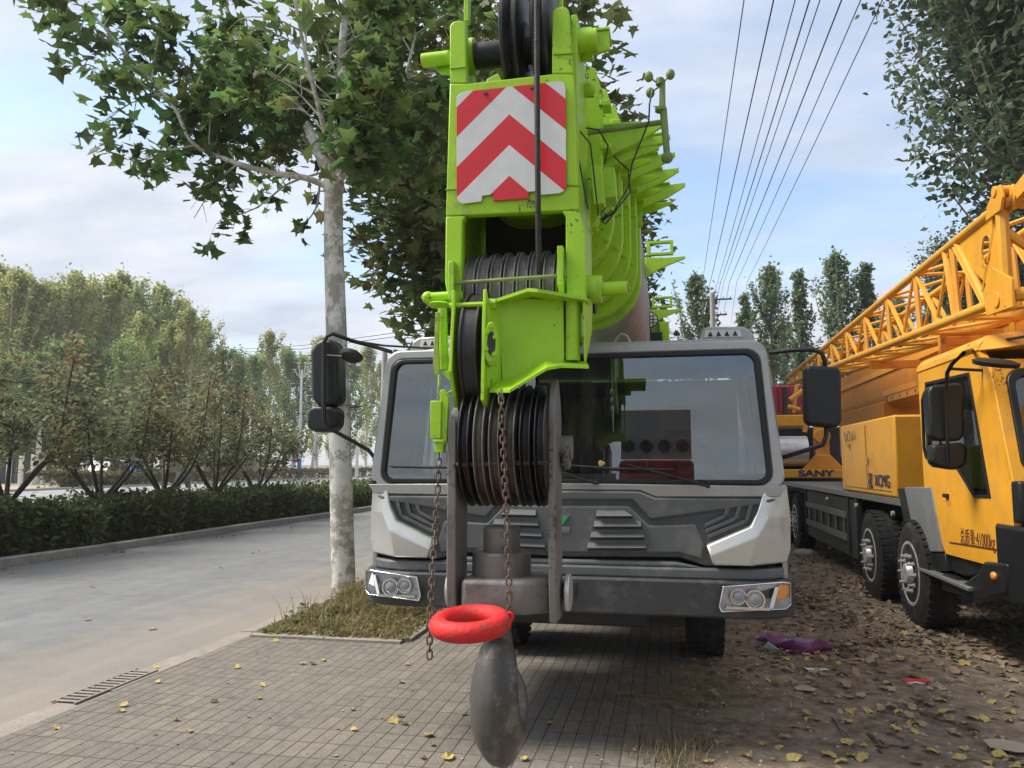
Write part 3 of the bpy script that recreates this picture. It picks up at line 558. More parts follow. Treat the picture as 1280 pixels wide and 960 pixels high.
# ---- fallen leaves
m_lf_y = leafmat('yellow_fallen_leaf', (.46, .37, .115), isl=.35, tr=.1, scale=8, dirt=(.26, .15, .06), amt=.3, ds=14, rough=.7)
m_lf_b = leafmat('brown_fallen_leaf', (.20, .14, .085), isl=.8, tr=.05, scale=8, dirt=(.42, .34, .22), amt=.6, ds=3, rough=.8)
FALL = ([(0, 0, 0), (.12, .34, .10), (.35, .44, .05), (.62, .30, .14), (1, .02, .02), (.66, -.32, .16), (.33, -.42, .03), (.1, -.32, .09), (.42, 0, -.01)], [(i, (i+1) % 8, 8) for i in range(8)])
n = 15000; x = -.2+4.6*RNG.random(n); y = 4.0+15*RNG.random(n)**1.5; dens = np.clip((x-.1)/1.0, 0.03, 1)*np.clip((y-4.6)/3, .12, 1); k = RNG.random(n) < dens; x, y = x[k], y[k]
k = RNG.random(len(x)) < .35+.65*np.clip(np.sin(x*3.1+y*1.7)+np.sin(y*2.3-x*1.9)+.5*np.sin(x*9)*np.sin(y*7)+.4, 0, 1); x, y = x[k], y[k]; P = np.stack([x, y, np.array([dirt_h(a, b) for a, b in zip(x, y)])+.014], 1); o = leaves('leaf_litter', P, FALL, .055, m_lf_b, None, tilt=.5, sv=.65); tag(o, 'thick brown leaf litter spread over the dirt between the cranes', 'leaves', kind='stuff')
n = 700; x = RNG.uniform(-10.2, -3.9, n); y = RNG.uniform(4, 30, n); k = (x < -9.6) | (RNG.random(n) < .05); P = np.stack([x[k], y[k], 0*x[k]+.012], 1)
o = leaves('gutter_leaves', P, FALL, .07, m_lf_b, None, tilt=.25, sv=.4); tag(o, 'dry brown leaves blown along the kerb on the grey road', 'leaves', kind='stuff')
n = 900; x = RNG.uniform(-3.8, .1, n); y = RNG.uniform(3.4, 9, n); k = RNG.random(n) < .22; P = np.stack([x[k], y[k], 0*x[k]+.01], 1)
o = leaves('paving_debris', P, FALL, .02, m_lf_b, None, tilt=.3, sv=.5); tag(o, 'small crumbs of dead leaf and dirt scattered on the paving', 'leaf crumbs', kind='stuff')
n = 900; x = RNG.uniform(.0, 3.6, n); y = 4.2+5*RNG.random(n); P = np.stack([x, y, np.array([dirt_h(a, b) for a, b in zip(x, y)])], 1)
PEB = ([(1, 0, 0), (0, 1, 0), (-1, 0, 0), (0, -1, 0), (0, 0, .7), (0, 0, -.5)], [(0, 1, 4), (1, 2, 4), (2, 3, 4), (3, 0, 4), (1, 0, 5), (2, 1, 5), (3, 2, 5), (0, 3, 5)])
tag(leaves('pebbles', P, PEB, .011, m_kerb, None, tilt=.4, sv=.7), 'small stones and clods lying on the bare dirt', 'pebbles', kind='stuff')
def single_leaf(seed, m):
    rng = np.random.default_rng(seed); v = np.array(FALL[0])-np.array([.45, 0, 0]); v[:, :2] *= rng.uniform(.85, 1.15, (9, 2)); v[:, 2] += rng.uniform(-.05, .09, 9)
    q = MB().add([tuple(p) for p in v], FALL[1]); q.tube([(-.45, 0, 0), (-.8, .05, .05)], [.012, .008], 4); return q.build('fallen_leaf', m, smooth=None, fix=False)
protos = [single_leaf(k, m_lf_y) for k in range(5)]; first = set()
def drop(px_, py_, s, dirt):
    p = at(px_, py_, Z=.02); k = random.randrange(5); o = protos[k]
    if k in first: o = o.copy(); COL.objects.link(o)
    first.add(k); z = dirt_h(p.x, p.y) if dirt else .006
    o.location = (p.x, p.y, z+.008); o.scale = (s, s*rnd(.8, 1.1), s); o.rotation_euler = (rnd(-.45, .45), rnd(-.35, .35), rnd(0, 6.28))
    if dirt: tag(o, 'yellow heart-shaped fallen leaf lying on the bare brown dirt', 'leaf', 'yellow fallen leaves on the dirt')
    else: tag(o, 'pale yellow fallen leaf lying on the grey brick paving', 'leaf', 'yellow fallen leaves on the paving')
for px_, py_, s in [(155, 880, .06), (152, 887, .05), (220, 898, .06), (237, 912, .06), (323, 871, .06), (267, 875, .06), (295, 832, .06), (328, 855, .06), (390, 828, .07), (295, 833, .06), (378, 828, .06), (492, 900, .075), (504, 903, .07), (500, 893, .05), (535, 917, .07), (540, 929, .05), (560, 945, .09), (509, 829, .05), (501, 851, .06), (580, 891, .05), (686, 903, .07), (528, 945, .05), (440, 885, .05), (70, 908, .06), (655, 947, .06), (442, 910, .05), (404, 824, .06), (345, 800, .06), (425, 795, .07), (455, 800, .06), (197, 851, .05), (196, 833, .05)]: drop(px_, py_, s, False)
for px_, py_, s in [(790, 933, .07), (823, 924, .07), (826, 933, .06), (871, 922, .07), (756, 948, .08), (882, 953, .08), (720, 960, .07), (931, 949, .08), (954, 934, .05), (993, 952, .10), (974, 938, .05), (956, 933, .05), (1037, 946, .09), (945, 869, .07), (994, 911, .08), (1012, 914, .07), (1010, 901, .06), (1022, 902, .06), (1065, 892, .09), (1085, 890, .07), (1060, 905, .08), (1060, 931, .09), (1080, 935, .05), (1103, 937, .09), (1120, 914, .08), (1123, 891, .07), (1140, 905, .09), (1117, 902, .06), (1143, 917, .06), (1165, 943, .10), (1176, 880, .09), (1180, 892, .08), (1188, 902, .08), (1215, 899, .09), (1230, 901, .08), (1218, 912, .08), (1262, 892, .09), (1252, 925, .09), (1250, 945, .10), (1238, 957, .09), (1205, 937, .07), (1226, 868, .08), (1262, 905, .07), (1052, 955, .08), (1065, 948, .07), (1078, 951, .09), (1144, 956, .08), (983, 827, .08), (1010, 829, .07), (1046, 833, .09), (1085, 845, .07), (1110, 860, .09), (1145, 850, .07), (1205, 832, .09), (1195, 828, .07), (1020, 868, .06), (1040, 880, .08), (1030, 878, .07), (947, 832, .06), (960, 850, .06), (1100, 885, .07), (1240, 880, .06), (1190, 790, .08), (1130, 793, .08), (1160, 802, .07), (1100, 800, .07), (1075, 793, .06), (1060, 760, .07), (1090, 770, .07), (1035, 750, .07), (1150, 820, .07), (1125, 825, .07), (900, 930, .06), (905, 880, .05), (1270, 958, .09), (1200, 953, .09)]: drop(px_, py_, s, True)
# ================================================================ green truck crane
CX = -.59
m_green = mat('lime_paint', (.33, .575, .016), .42, var=.10, scale=5, bump=.12, bscale=25, dirt=(.17, .21, .06), dirt_amt=.2, dscale=5, chips=.5)
m_silver = mat('silver_grey_paint', (.38, .37, .35), .32, metal=.5, var=.06, scale=3, dirt=(.26, .24, .21), dirt_amt=.2, dscale=4, chips=.15)
m_silver2 = mat('pale_silver_paint', (.60, .59, .56), .30, metal=.55, var=.05, scale=3, dirt=(.32, .30, .26), dirt_amt=.2, dscale=5)
m_grey = mat('dark_grey_panel', (.062, .070, .072), .48, var=.10, scale=4, bump=.05, dirt=(.15, .145, .13), dirt_amt=.28, dscale=5, chips=.2)
m_grey2 = mat('mid_grey_panel', (.098, .104, .104), .5, var=.10, scale=4, dirt=(.2, .19, .17), dirt_amt=.28, dscale=5)
m_bump = mat('bumper_grey', (.040, .042, .043), .55, var=.12, scale=4, bump=.1, dirt=(.11, .105, .098), dirt_amt=.3, dscale=6)
m_black = mat('black_plastic', (.010, .011, .012), .42, var=.2, scale=6, bump=.1)
m_dark = mat('dark_metal', (.03, .03, .03), .6, var=.25, scale=5, bump=.2)
m_rubber = mat('rubber', (.014, .014, .014), .8, var=.3, scale=8, bump=.3, bscale=40, dirt=(.09, .075, .06), dirt_amt=.3, dscale=5)
m_nylon = mat('greasy_sheave', (.018, .018, .019), .42, var=.3, scale=7, bump=.15, dirt=(.08, .07, .06), dirt_amt=.2, dscale=6)
m_steel = mat('hook_block_steel', (.178, .164, .146), .52, metal=.2, var=.14, scale=5, bump=.25, bscale=35, dirt=(.09, .07, .055), dirt_amt=.25, dscale=6, chips=.6)
m_hook = mat('forged_hook_steel', (.095, .088, .078), .42, metal=.4, var=.25, scale=4, bump=.25, bscale=30, dirt=(.30, .27, .23), dirt_amt=.3, dscale=9)
m_sheave = mat('worn_sheave_steel', (.17, .155, .13), .5, metal=.3, var=.25, scale=6, bump=.2, dirt=(.035, .03, .026), dirt_amt=.5, dscale=5)
m_rope = mat('wire_rope', (.035, .033, .03), .6, metal=.3, var=.3, scale=30, bump=.6, bscale=120)
m_rust = mat('rusty_chain', (.13, .09, .065), .75, metal=.3, var=.3, scale=20, bump=.3, dirt=(.28, .25, .22), dirt_amt=.3, dscale=12)
m_redp = mat('red_ring_paint', (.60, .018, .016), .65, var=.15, scale=8, bump=.4, bscale=55, dirt=(.22, .05, .04), dirt_amt=.35, dscale=12, chips=.5)
m_chrome = mat('chrome', (.75, .75, .76), .16, metal=1., var=.05, scale=6)
m_boomgrey = mat('grey_boom_paint', (.25, .235, .225), .42, var=.12, scale=2.5, dirt=(.13, .115, .10), dirt_amt=.35, dscale=2.5)
m_int = mat('cab_interior', (.035, .035, .036), .8, var=.2, scale=4)
m_seat = mat('seat_cloth', (.02, .02, .022), .9, var=.2, scale=20, bump=.3)
m_orange = mat('indicator_orange', (.75, .26, .04), .25, var=.05, coat=.6)
m_white = mat('white_paint', (.72, .72, .70), .5, var=.06, scale=4, dirt=(.5, .48, .43), dirt_amt=.25, dscale=6)
m_glass = glass_mat('windscreen_glass', (.70, .75, .73), 2.25, .0, .07)
m_lens = glass_mat('headlight_glass', (.93, .94, .95), 1.45, .02, .1)
m_shoe = mat('red_upholstery', (.24, .03, .03), .7, var=.1)
gc = empty('truck_crane', (CX, 4.4, 0), 'lime green truck crane with silver grey cab, parked on the paving', 'truck crane')
# ---- bumper
def XZ(pts, Y): return [(lambda p: (p.x, p.z))(at(x, y, Y=Y)) for x, y in pts]
def rmir(pts): return [(2*CX-x, z) for x, z in reversed(pts)]
def at2(x, y): p = at(x, y, Y=4.42); return (p.x, p.z)
top = XZ([(845, 703), (880, 713), (985, 712)], 4.42); bot = XZ([(985, 774), (862, 772), (845, 766)], 4.42)
ztop = at(800, 703, Y=4.42).z; zbot = at(760, 764, Y=4.42).z
XR = top[-1][0]; rad = .30
def bumper_outline(off, yback=5.0):
    o = []; xr = XR+.06-off
    pts = [(xr-rad+rad*math.sin(R(a)), 4.42+off+rad*.75*(1-math.cos(R(a)))) for a in range(0, 91, 15)]
    pts = pts+[(xr, yback)]
    return [(2*CX-x, y) for x, y in reversed(pts)]+pts
def band(z0, z1, off, name, m, parent, inset=.12, yb=5.0, bev=.015, label=None):
    a = bumper_outline(off, yb); b = [(x, y) for x, y in bumper_outline(off+inset, yb)]
    q = MB().prism('z', a+list(reversed(b)), z0, z1); return q.build(name, m, parent, bevel=bev, label=label)
zlow = bot[1][1]; ztopend = top[1][1]
q = MB(); A = bumper_outline(0); B = bumper_outline(.13)
q.prism('z', A+list(reversed(B)), zlow, ztopend-.055)
bumper = q.build('bumper', m_bump, gc, bevel=.014)
q = MB(); A = bumper_outline(.035); B = bumper_outline(.2); q.prism('z', A+list(reversed(B)), ztopend-.055, ztopend+.005)
q.prism('y', [(2*CX-top[1][0], ztopend+.005), (2*CX-top[0][0], ztop), (top[0][0], ztop), (top[1][0], ztopend+.005)], 4.47, 4.7)
q.build('bumper_ledge', m_grey2, bumper, bevel=.012)
# fog light recess and underside
c = [at(x, y, Y=4.415) for x, y in ((700, 727), (720, 727), (720, 750), (700, 750))]
MB().box(c[0].x, c[1].x, 4.405, 4.43, c[3].z, c[0].z).build('tow_socket', m_dark, bumper, bevel=.004)
MB().box(2*CX-c[1].x, 2*CX-c[0].x, 4.405, 4.43, c[3].z, c[0].z).build('tow_socket', m_dark, bumper, bevel=.004)
MB().box(CX-.9, CX+.9, 4.58, 4.9, zlow+.03, ztopend-.02).build('bumper_back', m_dark, bumper)
# ---- headlights
def bump_y(x):
    u = min(1, max(0, (x-(XR-.24))/.3)); return .225*(1-math.sqrt(1-u*u))
def headlight(side):
    Yh = 4.372
    o = XZ([(905, 734), (980, 731), (992, 734), (992, 760), (984, 764), (903, 764), (900, 758)], Yh)
    sx = (lambda x: x) if side > 0 else (lambda x: 2*CX-x)
    def P3(pts, y, dy=0): return [(sx(x), y+bump_y(x), z) for x, z in pts]
    cxm = sum(x for x, z in o)/len(o); czm = sum(z for x, z in o)/len(o); big = [(cxm+(x-cxm)*1.035, czm+(z-czm)*1.09) for x, z in o]; lit = [(cxm+(x-cxm)*.95, czm+(z-czm)*.86) for x, z in o]
    h = MB().ring(P3(big, Yh-.006), P3(o, Yh-.006), (0, .03, 0)).build('headlight', m_chrome, gc, bevel=.003)
    MB().slab(P3(o, Yh+.012), (0, .004, 0)).build('reflector', mat('lamp_bowl', (.74, .74, .76), .25, metal=.15, coat=.8, var=.3, scale=16, bump=.8, bscale=22), h)
    x0, z0 = at2(943, 748); x1, z1 = at2(922, 745); q = MB()
    for x, z, r in ((x0, z0, .052), (x1, z1+.004, .043)): q.lathe((sx(x), Yh+.014, z), (0, -1, 0), [(0, r), (.014, r), (.014, r*.82), (.004, r*.72), (.002, r*.05)], 28)
    q.box(*sorted((sx(o[6][0]+.03), sx(o[3][0]-.12))), Yh-.004, Yh+.012, o[5][1]+.012, o[5][1]+.026)
    q.each('lamp_ring', m_chrome, h)
    q = MB(); q.sph((sx(x0), Yh+.008, z0), (.034, .012, .034), 10); q.sph((sx(x1), Yh+.01, z1+.004), (.028, .01, .028), 10)
    q.each('projector_lens', mat('lamp_glass_bulb', (.22, .24, .25), .08, var=.1, coat=1), h)
    ind = XZ([(976, 733), (989, 735), (989, 750), (972, 752)], Yh); MB().slab(P3(ind, Yh+.002), (0, .008, 0)).build('indicator', m_orange if side > 0 else m_white, h, bevel=.002)
    MB().slab(P3([at2(969, 734), at2(974, 734), at2(966, 760), at2(961, 760)], Yh), (0, .008, 0)).build('light_strip', m_white, h)
    MB().slab(P3(o, Yh-.003), (0, .002, 0)).build('lens_cover', m_lens, h)
headlight(1); headlight(-1)
# ---- cab: front frame with windscreen opening
SL = .07                                             # windscreen slope
P0, NN = Vector((0, 4.52, 1.52)), Vector((0, 1, -SL)); 
def F(x, y, off=0): return atp(x, y, P0+Vector((0, off, 0)), NN)
def mirp(p): return Vector((2*CX-p[0], p[1], p[2]))
tr, br = F(948, 437), F(966, 606); tl, bl = mirp(tr), mirp(br)
OUTc = [F(957, 424), F(984, 613)]; otr, obr = OUTc; otl, obl = mirp(otr), mirp(obr)
gtr, gbr = F(941, 442.5), F(959.5, 600); gtl, gbl = mirp(gtr), mirp(gbr)
seal_o = rquad((tl, tr, br, bl), .075); seal_i = rquad((gtl, gtr, gbr, gbl), .055)
cab_o = rquad((otl, otr, obr, obl), .09)
cab = MB().ring(cab_o, seal_o, (0, .09, 0)).build('cab', m_silver, gc, bevel=.012, smooth=30)
for nm, a, b, m, dy, th in (('windscreen_seal', seal_o, seal_i, m_black, -.010, .05),):
    q = MB().ring([Vector(p)+Vector((0, dy, 0)) for p in a], [Vector(p)+Vector((0, dy, 0)) for p in b], (0, th, 0)); q.build(nm, m, cab, bevel=.006)
ws = MB().slab([Vector(p)+Vector((0, .012, 0)) for p in seal_i], (0, .004, 0)).build('windscreen', m_glass, cab, smooth=None)
# roof with curved edge, sides, rear wall
Yb = 6.25; zt = otr.z; q = MB()
xs = [otl.x, otl.x+.05, otl.x+.12, CX, otr.x-.12, otr.x-.05, otr.x]
prof = [(otl.x-.01, zt-.10), (otl.x+.01, zt-.03), (otl.x+.07, zt+.012), (otl.x+.3, zt+.04), (otr.x-.3, zt+.04), (otr.x-.07, zt+.012), (otr.x-.01, zt-.03), (otr.x+.01, zt-.10), (otr.x-.02, zt-.10), (otr.x-.09, zt-.04), (otl.x+.09, zt-.04), (otl.x+.02, zt-.10)]
q.prism('y', prof, 4.76, Yb); q.build('roof', m_silver, cab, bevel=.006)
for sgn in (1, -1):
    def sxx(x): return x if sgn > 0 else 2*CX-x
    xo = obr.x+.0; q = MB()
    # side panel with window opening (door): built of pieces round the opening
    def side(y0, y1, z0, z1, xa=None, xb=None): q.add([(sxx(x), y, z) for x, y, z in ((xo-.03, y0, z0), (xo-.0, y0, z0), (xo, y1, z0), (xo-.03, y1, z0), (otr.x-.03 if z1 > 1.9 else xo-.03, y0, z1), (otr.x if z1 > 1.9 else xo, y0, z1), (otr.x if z1 > 1.9 else xo, y1, z1), (otr.x-.03 if z1 > 1.9 else xo-.03, y1, z1))], [(0, 1, 2, 3), (7, 6, 5, 4), (0, 4, 5, 1), (1, 5, 6, 2), (2, 6, 7, 3), (3, 7, 4, 0)])
    side(4.70, 5.9, .95, 1.50); q.build('door', m_silver, cab, bevel=.004); q = MB()
    side(5.9, Yb, .95, zt-.1); side(4.60, 4.70, .95, 1.50); q.each('side_pillar', m_silver, cab, bevel=.004)
    q = MB(); side(4.72, 5.9, 1.50, zt-.1); q.v = [(x, y, z) for x, y, z in q.v]; g = q.build('side_window', glass_mat('side_glass', (.8, .84, .82), 1.5), cab, smooth=None)
    q = MB(); q.tube([(sxx(otr.x+.0), 5.3, zt-.12), (sxx(xo), 5.3, 1.5)], .018, 6); q.tube([(sxx(otr.x-.02), 4.8, zt-.12), (sxx(xo-.02), 4.74, 1.5)], .02, 6); q.each('window_post', m_black, cab)
q = MB(); q.box(otl.x+.03, otr.x-.03, Yb-.05, Yb, .95, 1.45); q.box(otl.x+.03, otr.x-.03, Yb-.05, Yb, zt-.25, zt-.06); q.box(otl.x+.03, otr.x-.03, Yb-.05, Yb, 1.451, zt-.251); q.build('rear_wall', m_int, cab)
# interior: dash, seats, wheel
q = MB(); q.prism('x', [(4.62, 1.0), (4.62, 1.50), (4.80, 1.56), (5.0, 1.52), (5.05, 1.0)], obl.x+.06, obr.x-.06)
for x in (.30, .08, -1.05, -1.3): q.box(x-.08, x+.08, 4.66, 4.74, 1.53, 1.57)
q.build('dashboard', m_int, cab, bevel=.01)
for sx_ in (-1.25, .08):
    q = MB(); q.box(sx_-.26, sx_+.26, 5.35, 5.9, 1.05, 1.2); q.box(sx_-.25, sx_+.25, 5.85, 6.0, 1.15, 1.85); q.box(sx_-.13, sx_+.13, 5.86, 5.96, 1.87, 2.05)
    q.build('cab_seat', m_seat if sx_ < -.5 else m_shoe, cab, bevel=.04)
q = MB(); c = Vector((.06, 5.18, 1.62)); q.tube([c+Vector((.21*math.cos(t*.314), .21*math.sin(t*.314)*.35, .21*math.sin(t*.314)*.93)) for t in range(20)], .014, 6, closed=True); q.tube([c, c+Vector((0, -.15, -.3))], .02, 6)
for a in (0, 2.1, 4.2): q.tube([c, c+Vector((.2*math.cos(a), .07*math.sin(a), .19*math.sin(a)))], .012, 5)
q.build('steering_wheel', m_black, cab)
q = MB()
for k in range(3): q.sph((-.33, 4.72, 2.06-.05*k), (.016-.003*k, .008, .022-.003*k), 6)
q.tube([(-.33, 4.72, 2.22), (-.33, 4.72, 1.97)], .002, 4); q.build('hanging_charm', m_white, cab)
# roof marker lamps
for sgn, xx in ((1, 0), (-1, 0)):
    pts = [at(x, y, Y=4.95) for x, y in ((871, 428), (877, 411), (886, 408), (930, 408), (938, 413), (945, 428))]
    P = [(p.x if sgn > 0 else 2*CX-p.x, p.y, p.z) for p in pts]
    b = MB().slab(P, (0, .25, .0)).build('marker_lamp', m_silver, cab, bevel=.012)
    c = [at(x, y, Y=4.945) for x, y in ((882, 413), (925, 412), (927, 421), (880, 422))]; q = MB().slab([(p.x if sgn > 0 else 2*CX-p.x, p.y, p.z) for p in c], (0, -.004, 0)); q.build('lamp_strip', m_white, b)
    q = MB()
    for k in range(4):
        x0 = c[0].x+(c[1].x-c[0].x)*(.06+k*.24); w_ = (c[1].x-c[0].x)*.15; q.slab([(p[0] if sgn > 0 else 2*CX-p[0], 4.94, p[1]) for p in ((x0, c[2].z+.008), (x0+w_, c[2].z+.008), (x0+w_*.5, c[0].z-.008))], (0, -.003, 0))
    q.build('lamp_cells', m_dark, b)
# ---- hood below the windscreen
Yh = 4.50
def hp(pts, y): return [at(px_, py_, Y=y) for px_, py_ in pts]
def pair(q, name, m, parent, **k):
    q.mirrored(CX).build(name, m, parent, **k); return q.build(name, m, parent, **k)
def both(pts3, d, name, m, parent, bevel=.005, mid=False):
    q = MB().slab(pts3, d); q.mirror(CX) if not mid else None; return q.build(name, m, parent, bevel=bevel)
def sym(pts, y):
    a = [(p.x, y, p.z) for p in hp(pts, y)]; a[0] = (CX, y, a[0][2]); a[-1] = (CX, y, a[-1][2]); return a+[(2*CX-x, yy, z) for x, yy, z in reversed(a[1:-1])]
hood = MB().slab(sym([(700, 606), (970, 610), (958, 640), (945, 708), (882, 708), (850, 697), (700, 696)], 4.50), (0, .25, 0)).build('hood', m_grey, gc, bevel=.01)
MB().slab(sym([(700, 604), (983, 608), (975, 621), (820, 621), (800, 613), (700, 612)], 4.487), (0, .06, 0)).build('hood_strip', m_silver, hood, bevel=.005)
MB().slab(sym([(700, 613), (799, 614), (819, 622), (972, 624), (960, 630), (813, 650), (790, 625), (700, 625)], 4.480), (0, .05, 0)).build('hood_ridge', m_grey2, hood, bevel=.012)
MB().slab(sym([(700, 632), (786, 632), (812, 657), (870, 655), (880, 680), (878, 700), (850, 692), (700, 691)], 4.485), (0, .05, 0)).build('grille_panel', m_grey2, hood, bevel=.012)
q = MB()
for (x0, x1, x2, y) in ((746, 780, 791, 641), (743, 801, 801, 654), (739, 805, 805, 667.5), (735, 807, 807, 681)):
    q.add([tuple(at(x, yy, Y=Y)) for x, yy, Y in ((x0, y-3, 4.484), (x1, y-3, 4.484), (x2, y+4, 4.455), (x0-1, y+4, 4.455), (x0, y+5, 4.49), (x2, y+5, 4.49))], [(0, 1, 2, 3), (3, 2, 5, 4), (0, 3, 4), (1, 5, 2)])
pair(q, 'louvres', m_grey2, hood, smooth=None)
q = MB()
for (x0, x1, y) in ((745, 791, 646.5), (741, 803, 660), (737, 806, 673.5), (734, 808, 687)):
    p = [at(x, yy, Y=4.482) for x, yy in ((x0, y-1), (x1, y-1), (x1, y+2), (x0, y+2))]; q.slab(p, (0, .004, 0))
pair(q, 'louvre_slots', m_dark, hood)
q = MB()
for l in ([(911, 631), (906, 645), (881, 657)], [(925, 630), (920, 648), (882, 664)], [(939, 629), (933, 651), (884, 671)]):
    p = [at(x, y, Y=4.495) for x, y in l]; w_ = .011
    for a, b in zip(p, p[1:]): q.slab([a+Vector((0, 0, w_)), b+Vector((0, 0, w_)), b-Vector((0, 0, w_)), a-Vector((0, 0, w_))] if abs((b-a).x) > abs((b-a).z) else [a+Vector((-w_, 0, 0)), a+Vector((w_, 0, 0)), b+Vector((w_, 0, 0)), b+Vector((-w_, 0, 0))], (0, -.014, 0))
pair(q, 'chevron_ribs', m_grey2, hood, bevel=.003)
# emblem: green slash on a silver slanted badge
e0 = MB().slab([at(x, y, Y=4.478) for x, y in ((688, 645), (712, 644), (706, 652), (700, 658), (712, 659), (711, 666), (686, 666), (690, 657), (697, 652), (687, 651))], (0, .006, 0)).build('emblem', m_chrome, hood, bevel=.001)
MB().slab([at(x, y, Y=4.474) for x, y in ((705, 645.5), (711, 645), (699, 662), (692, 662))], (0, .005, 0)).build('emblem_slash', mat('emblem_green', (.03, .35, .09), .3, var=.05), e0)
# silver corner panels
cpts = [(957, 615), (990, 607), (996, 650), (996, 690), (992, 708), (892, 707), (881, 684), (884, 681), (940, 657), (948, 640)]
q = MB()
def corner(pts, y0):
    P = [at(x, y, Y=y0) for x, y in pts]; out = []
    for p in P:
        e = max(0, p.x-(XR-.13)); out.append((p.x, y0+e*1.1, p.z))
    return out
IN_ = [(957, 613), (948, 640), (939, 658), (883, 682)]; RI_ = [(969, 611), (962, 648), (947, 670), (888, 694)]; OU_ = [(990, 607), (996, 650), (996, 692), (940, 708), (892, 707)]
V_ = [Vector(p)+Vector((0, .025, 0)) for p in corner(IN_, 4.43)]+[Vector(p)+Vector((0, -.012, 0)) for p in corner(RI_, 4.43)]+[Vector(p) for p in corner(OU_+[(990, 708)], 4.43)]
q.strip(V_, [[0, 4, 5, 1], [1, 5, 6, 2], [2, 6, 7, 3], [4, 8, 9, 5], [5, 9, 10, 6], [6, 10, 13, 11], [6, 11, 12, 7], [3, 7, 12]], (0, .50, 0)); pair(q, 'corner_panel', m_silver2, cab, bevel=.022, seg=3)
# wipers + leaf
q = MB(); wy = 4.50
def W(x, y, o=-.03): return F(x, y, o)
q.tube([W(886, 608, -.03), W(862, 601, -.05), W(785, 581, -.035)], [.009, .008, .005], 6); q.tube([W(700, 581, -.02), W(770, 586, -.022), W(842, 587, -.02)], [.006, .008, .006], 5); q.tube([W(886, 608), W(884, 601), W(872, 600)], .004, 5)
q.sph(tuple(W(885, 608, -.02)), .016, 6); q.build('wiper', m_black, gc)
q = MB(); q.tube([W(746, 604, -.03), W(730, 600, -.05), W(702, 590, -.04), W(660, 581, -.035)], [.009, .008, .007, .005], 6); q.tube([W(590, 583, -.02), W(650, 584, -.022), W(700, 582, -.02)], [.006, .008, .006], 5); q.tube([W(757, 604), W(752, 597), W(740, 598)], .004, 5); q.sph(tuple(W(746, 604, -.02)), .016, 6); q.build('wiper', m_black, gc)
q = MB(); q.tube([W(486, 583, -.02), W(540, 584, -.022), W(580, 583, -.02)], [.004, .006, .006], 5); q.build('wiper', m_black, gc)
p = W(752, 579, -.05); q = MB(); v = [(x*.042-.02, z*.02, y*.042) for x, y, z in FALL[0]]; q.add([(p.x+a, p.y+b, p.z+c) for a, b, c in v], FALL[1]); tag(q.build('fallen_leaf', m_lf_y, None, smooth=None, fix=False), 'yellow leaf caught on the wiper of the green crane', 'leaf')
# ---- mirrors
mr_ = empty('mirror', (0, 0, 0), None, None); mr_.parent = gc; mr_.matrix_parent_inverse = PINV(gc); 
def mirror_arm(pts, Y, r=.013): return MB().tube([at(x, y, Y=Y+dy) for x, y, dy in pts], r, 8)
bpy.data.objects.remove(mr_)
def shell(px4, Y, dy, name, parent, bev, label=None):
    P = [at(x, y, Y=Y) for x, y in px4]; return MB().slab(P, (0, dy, 0)).build(name, m_black, parent, bevel=bev, seg=4, label=label)
ma = mirror_arm([(962, 441, .1), (985, 438, .05), (1015, 437, 0), (1027, 441, 0), (1031, 452, 0), (1032, 470, .05), (1033, 520, .05), (1033, 545, 0), (1028, 556, 0), (1010, 562, .03), (974, 573, .12)], 4.5).build('mirror_arm', m_black, gc, label='black tube arm of the right-hand mirror in the photo')
shell([(1010, 456), (1049, 458), (1052, 465), (1053, 528), (1046, 535), (1012, 531), (1008, 524), (1007, 462)], 4.47, .13, 'mirror_head', ma, .022)
ml = mirror_arm([(493, 441, .3), (470, 434, .2), (440, 426, .05), (416, 417, 0), (409, 420, 0), (405, 428, 0), (404, 480, -.02), (404, 522, -.02), (411, 535, 0), (440, 551, .1), (461, 563, .15), (468, 572, .15), (470, 602, .15)], 4.4).build('mirror_arm', m_black, gc, label='black tube arm of the left-hand mirror in the photo')
mh = shell([(394, 428), (403, 423), (414, 424), (421, 434), (422, 500), (415, 507), (397, 508), (389, 498), (387, 440)], 4.43, .15, 'mirror_head', ml, .03)
q = MB()
for k in range(10):
    y_ = 444+k*5.6; a, b = at(386.5, y_, Y=4.46), at(399, y_+1.5, Y=4.44); q.tube([a+Vector((0, .05, 0)), a, b], .0045, 5)
q.build('shell_ribs', m_black, mh)
mh2 = shell([(383, 514), (390, 507), (414, 507), (421, 513), (420, 532), (412, 540), (392, 540), (382, 533)], 4.43, .14, 'kerb_mirror_head', ml, .028)
q = MB(); c = at(439, 445, Y=4.38); q.lathe(c, (.28, .5, .82), [(-.02, .02), (-.015, .07), (0, .086), (.008, .088), (.012, .08)], 24, (1, .75)); q.tube([at(404, 444, Y=4.4), at(428, 446, Y=4.38)], .009, 6); q.build('round_mirror', m_dark, ml)
q = MB(); q.tube([at(405, 528, Y=4.36), at(405, 428, Y=4.36)], .013, 8); q.build('mirror_post', m_black, ml)
q = MB(); q.tube([at(436, 425, Y=4.5), at(480, 432, Y=4.7), at(545, 436, Y=4.9)], .007, 6); q.build('brace_wire', m_black, ml)
q = MB(); q.sph(tuple(at(494, 442, Y=4.68)), .028, 8); q.sph(tuple(at(470, 604, Y=4.55)), .036, 8); q.each('mirror_foot', m_black, ml)
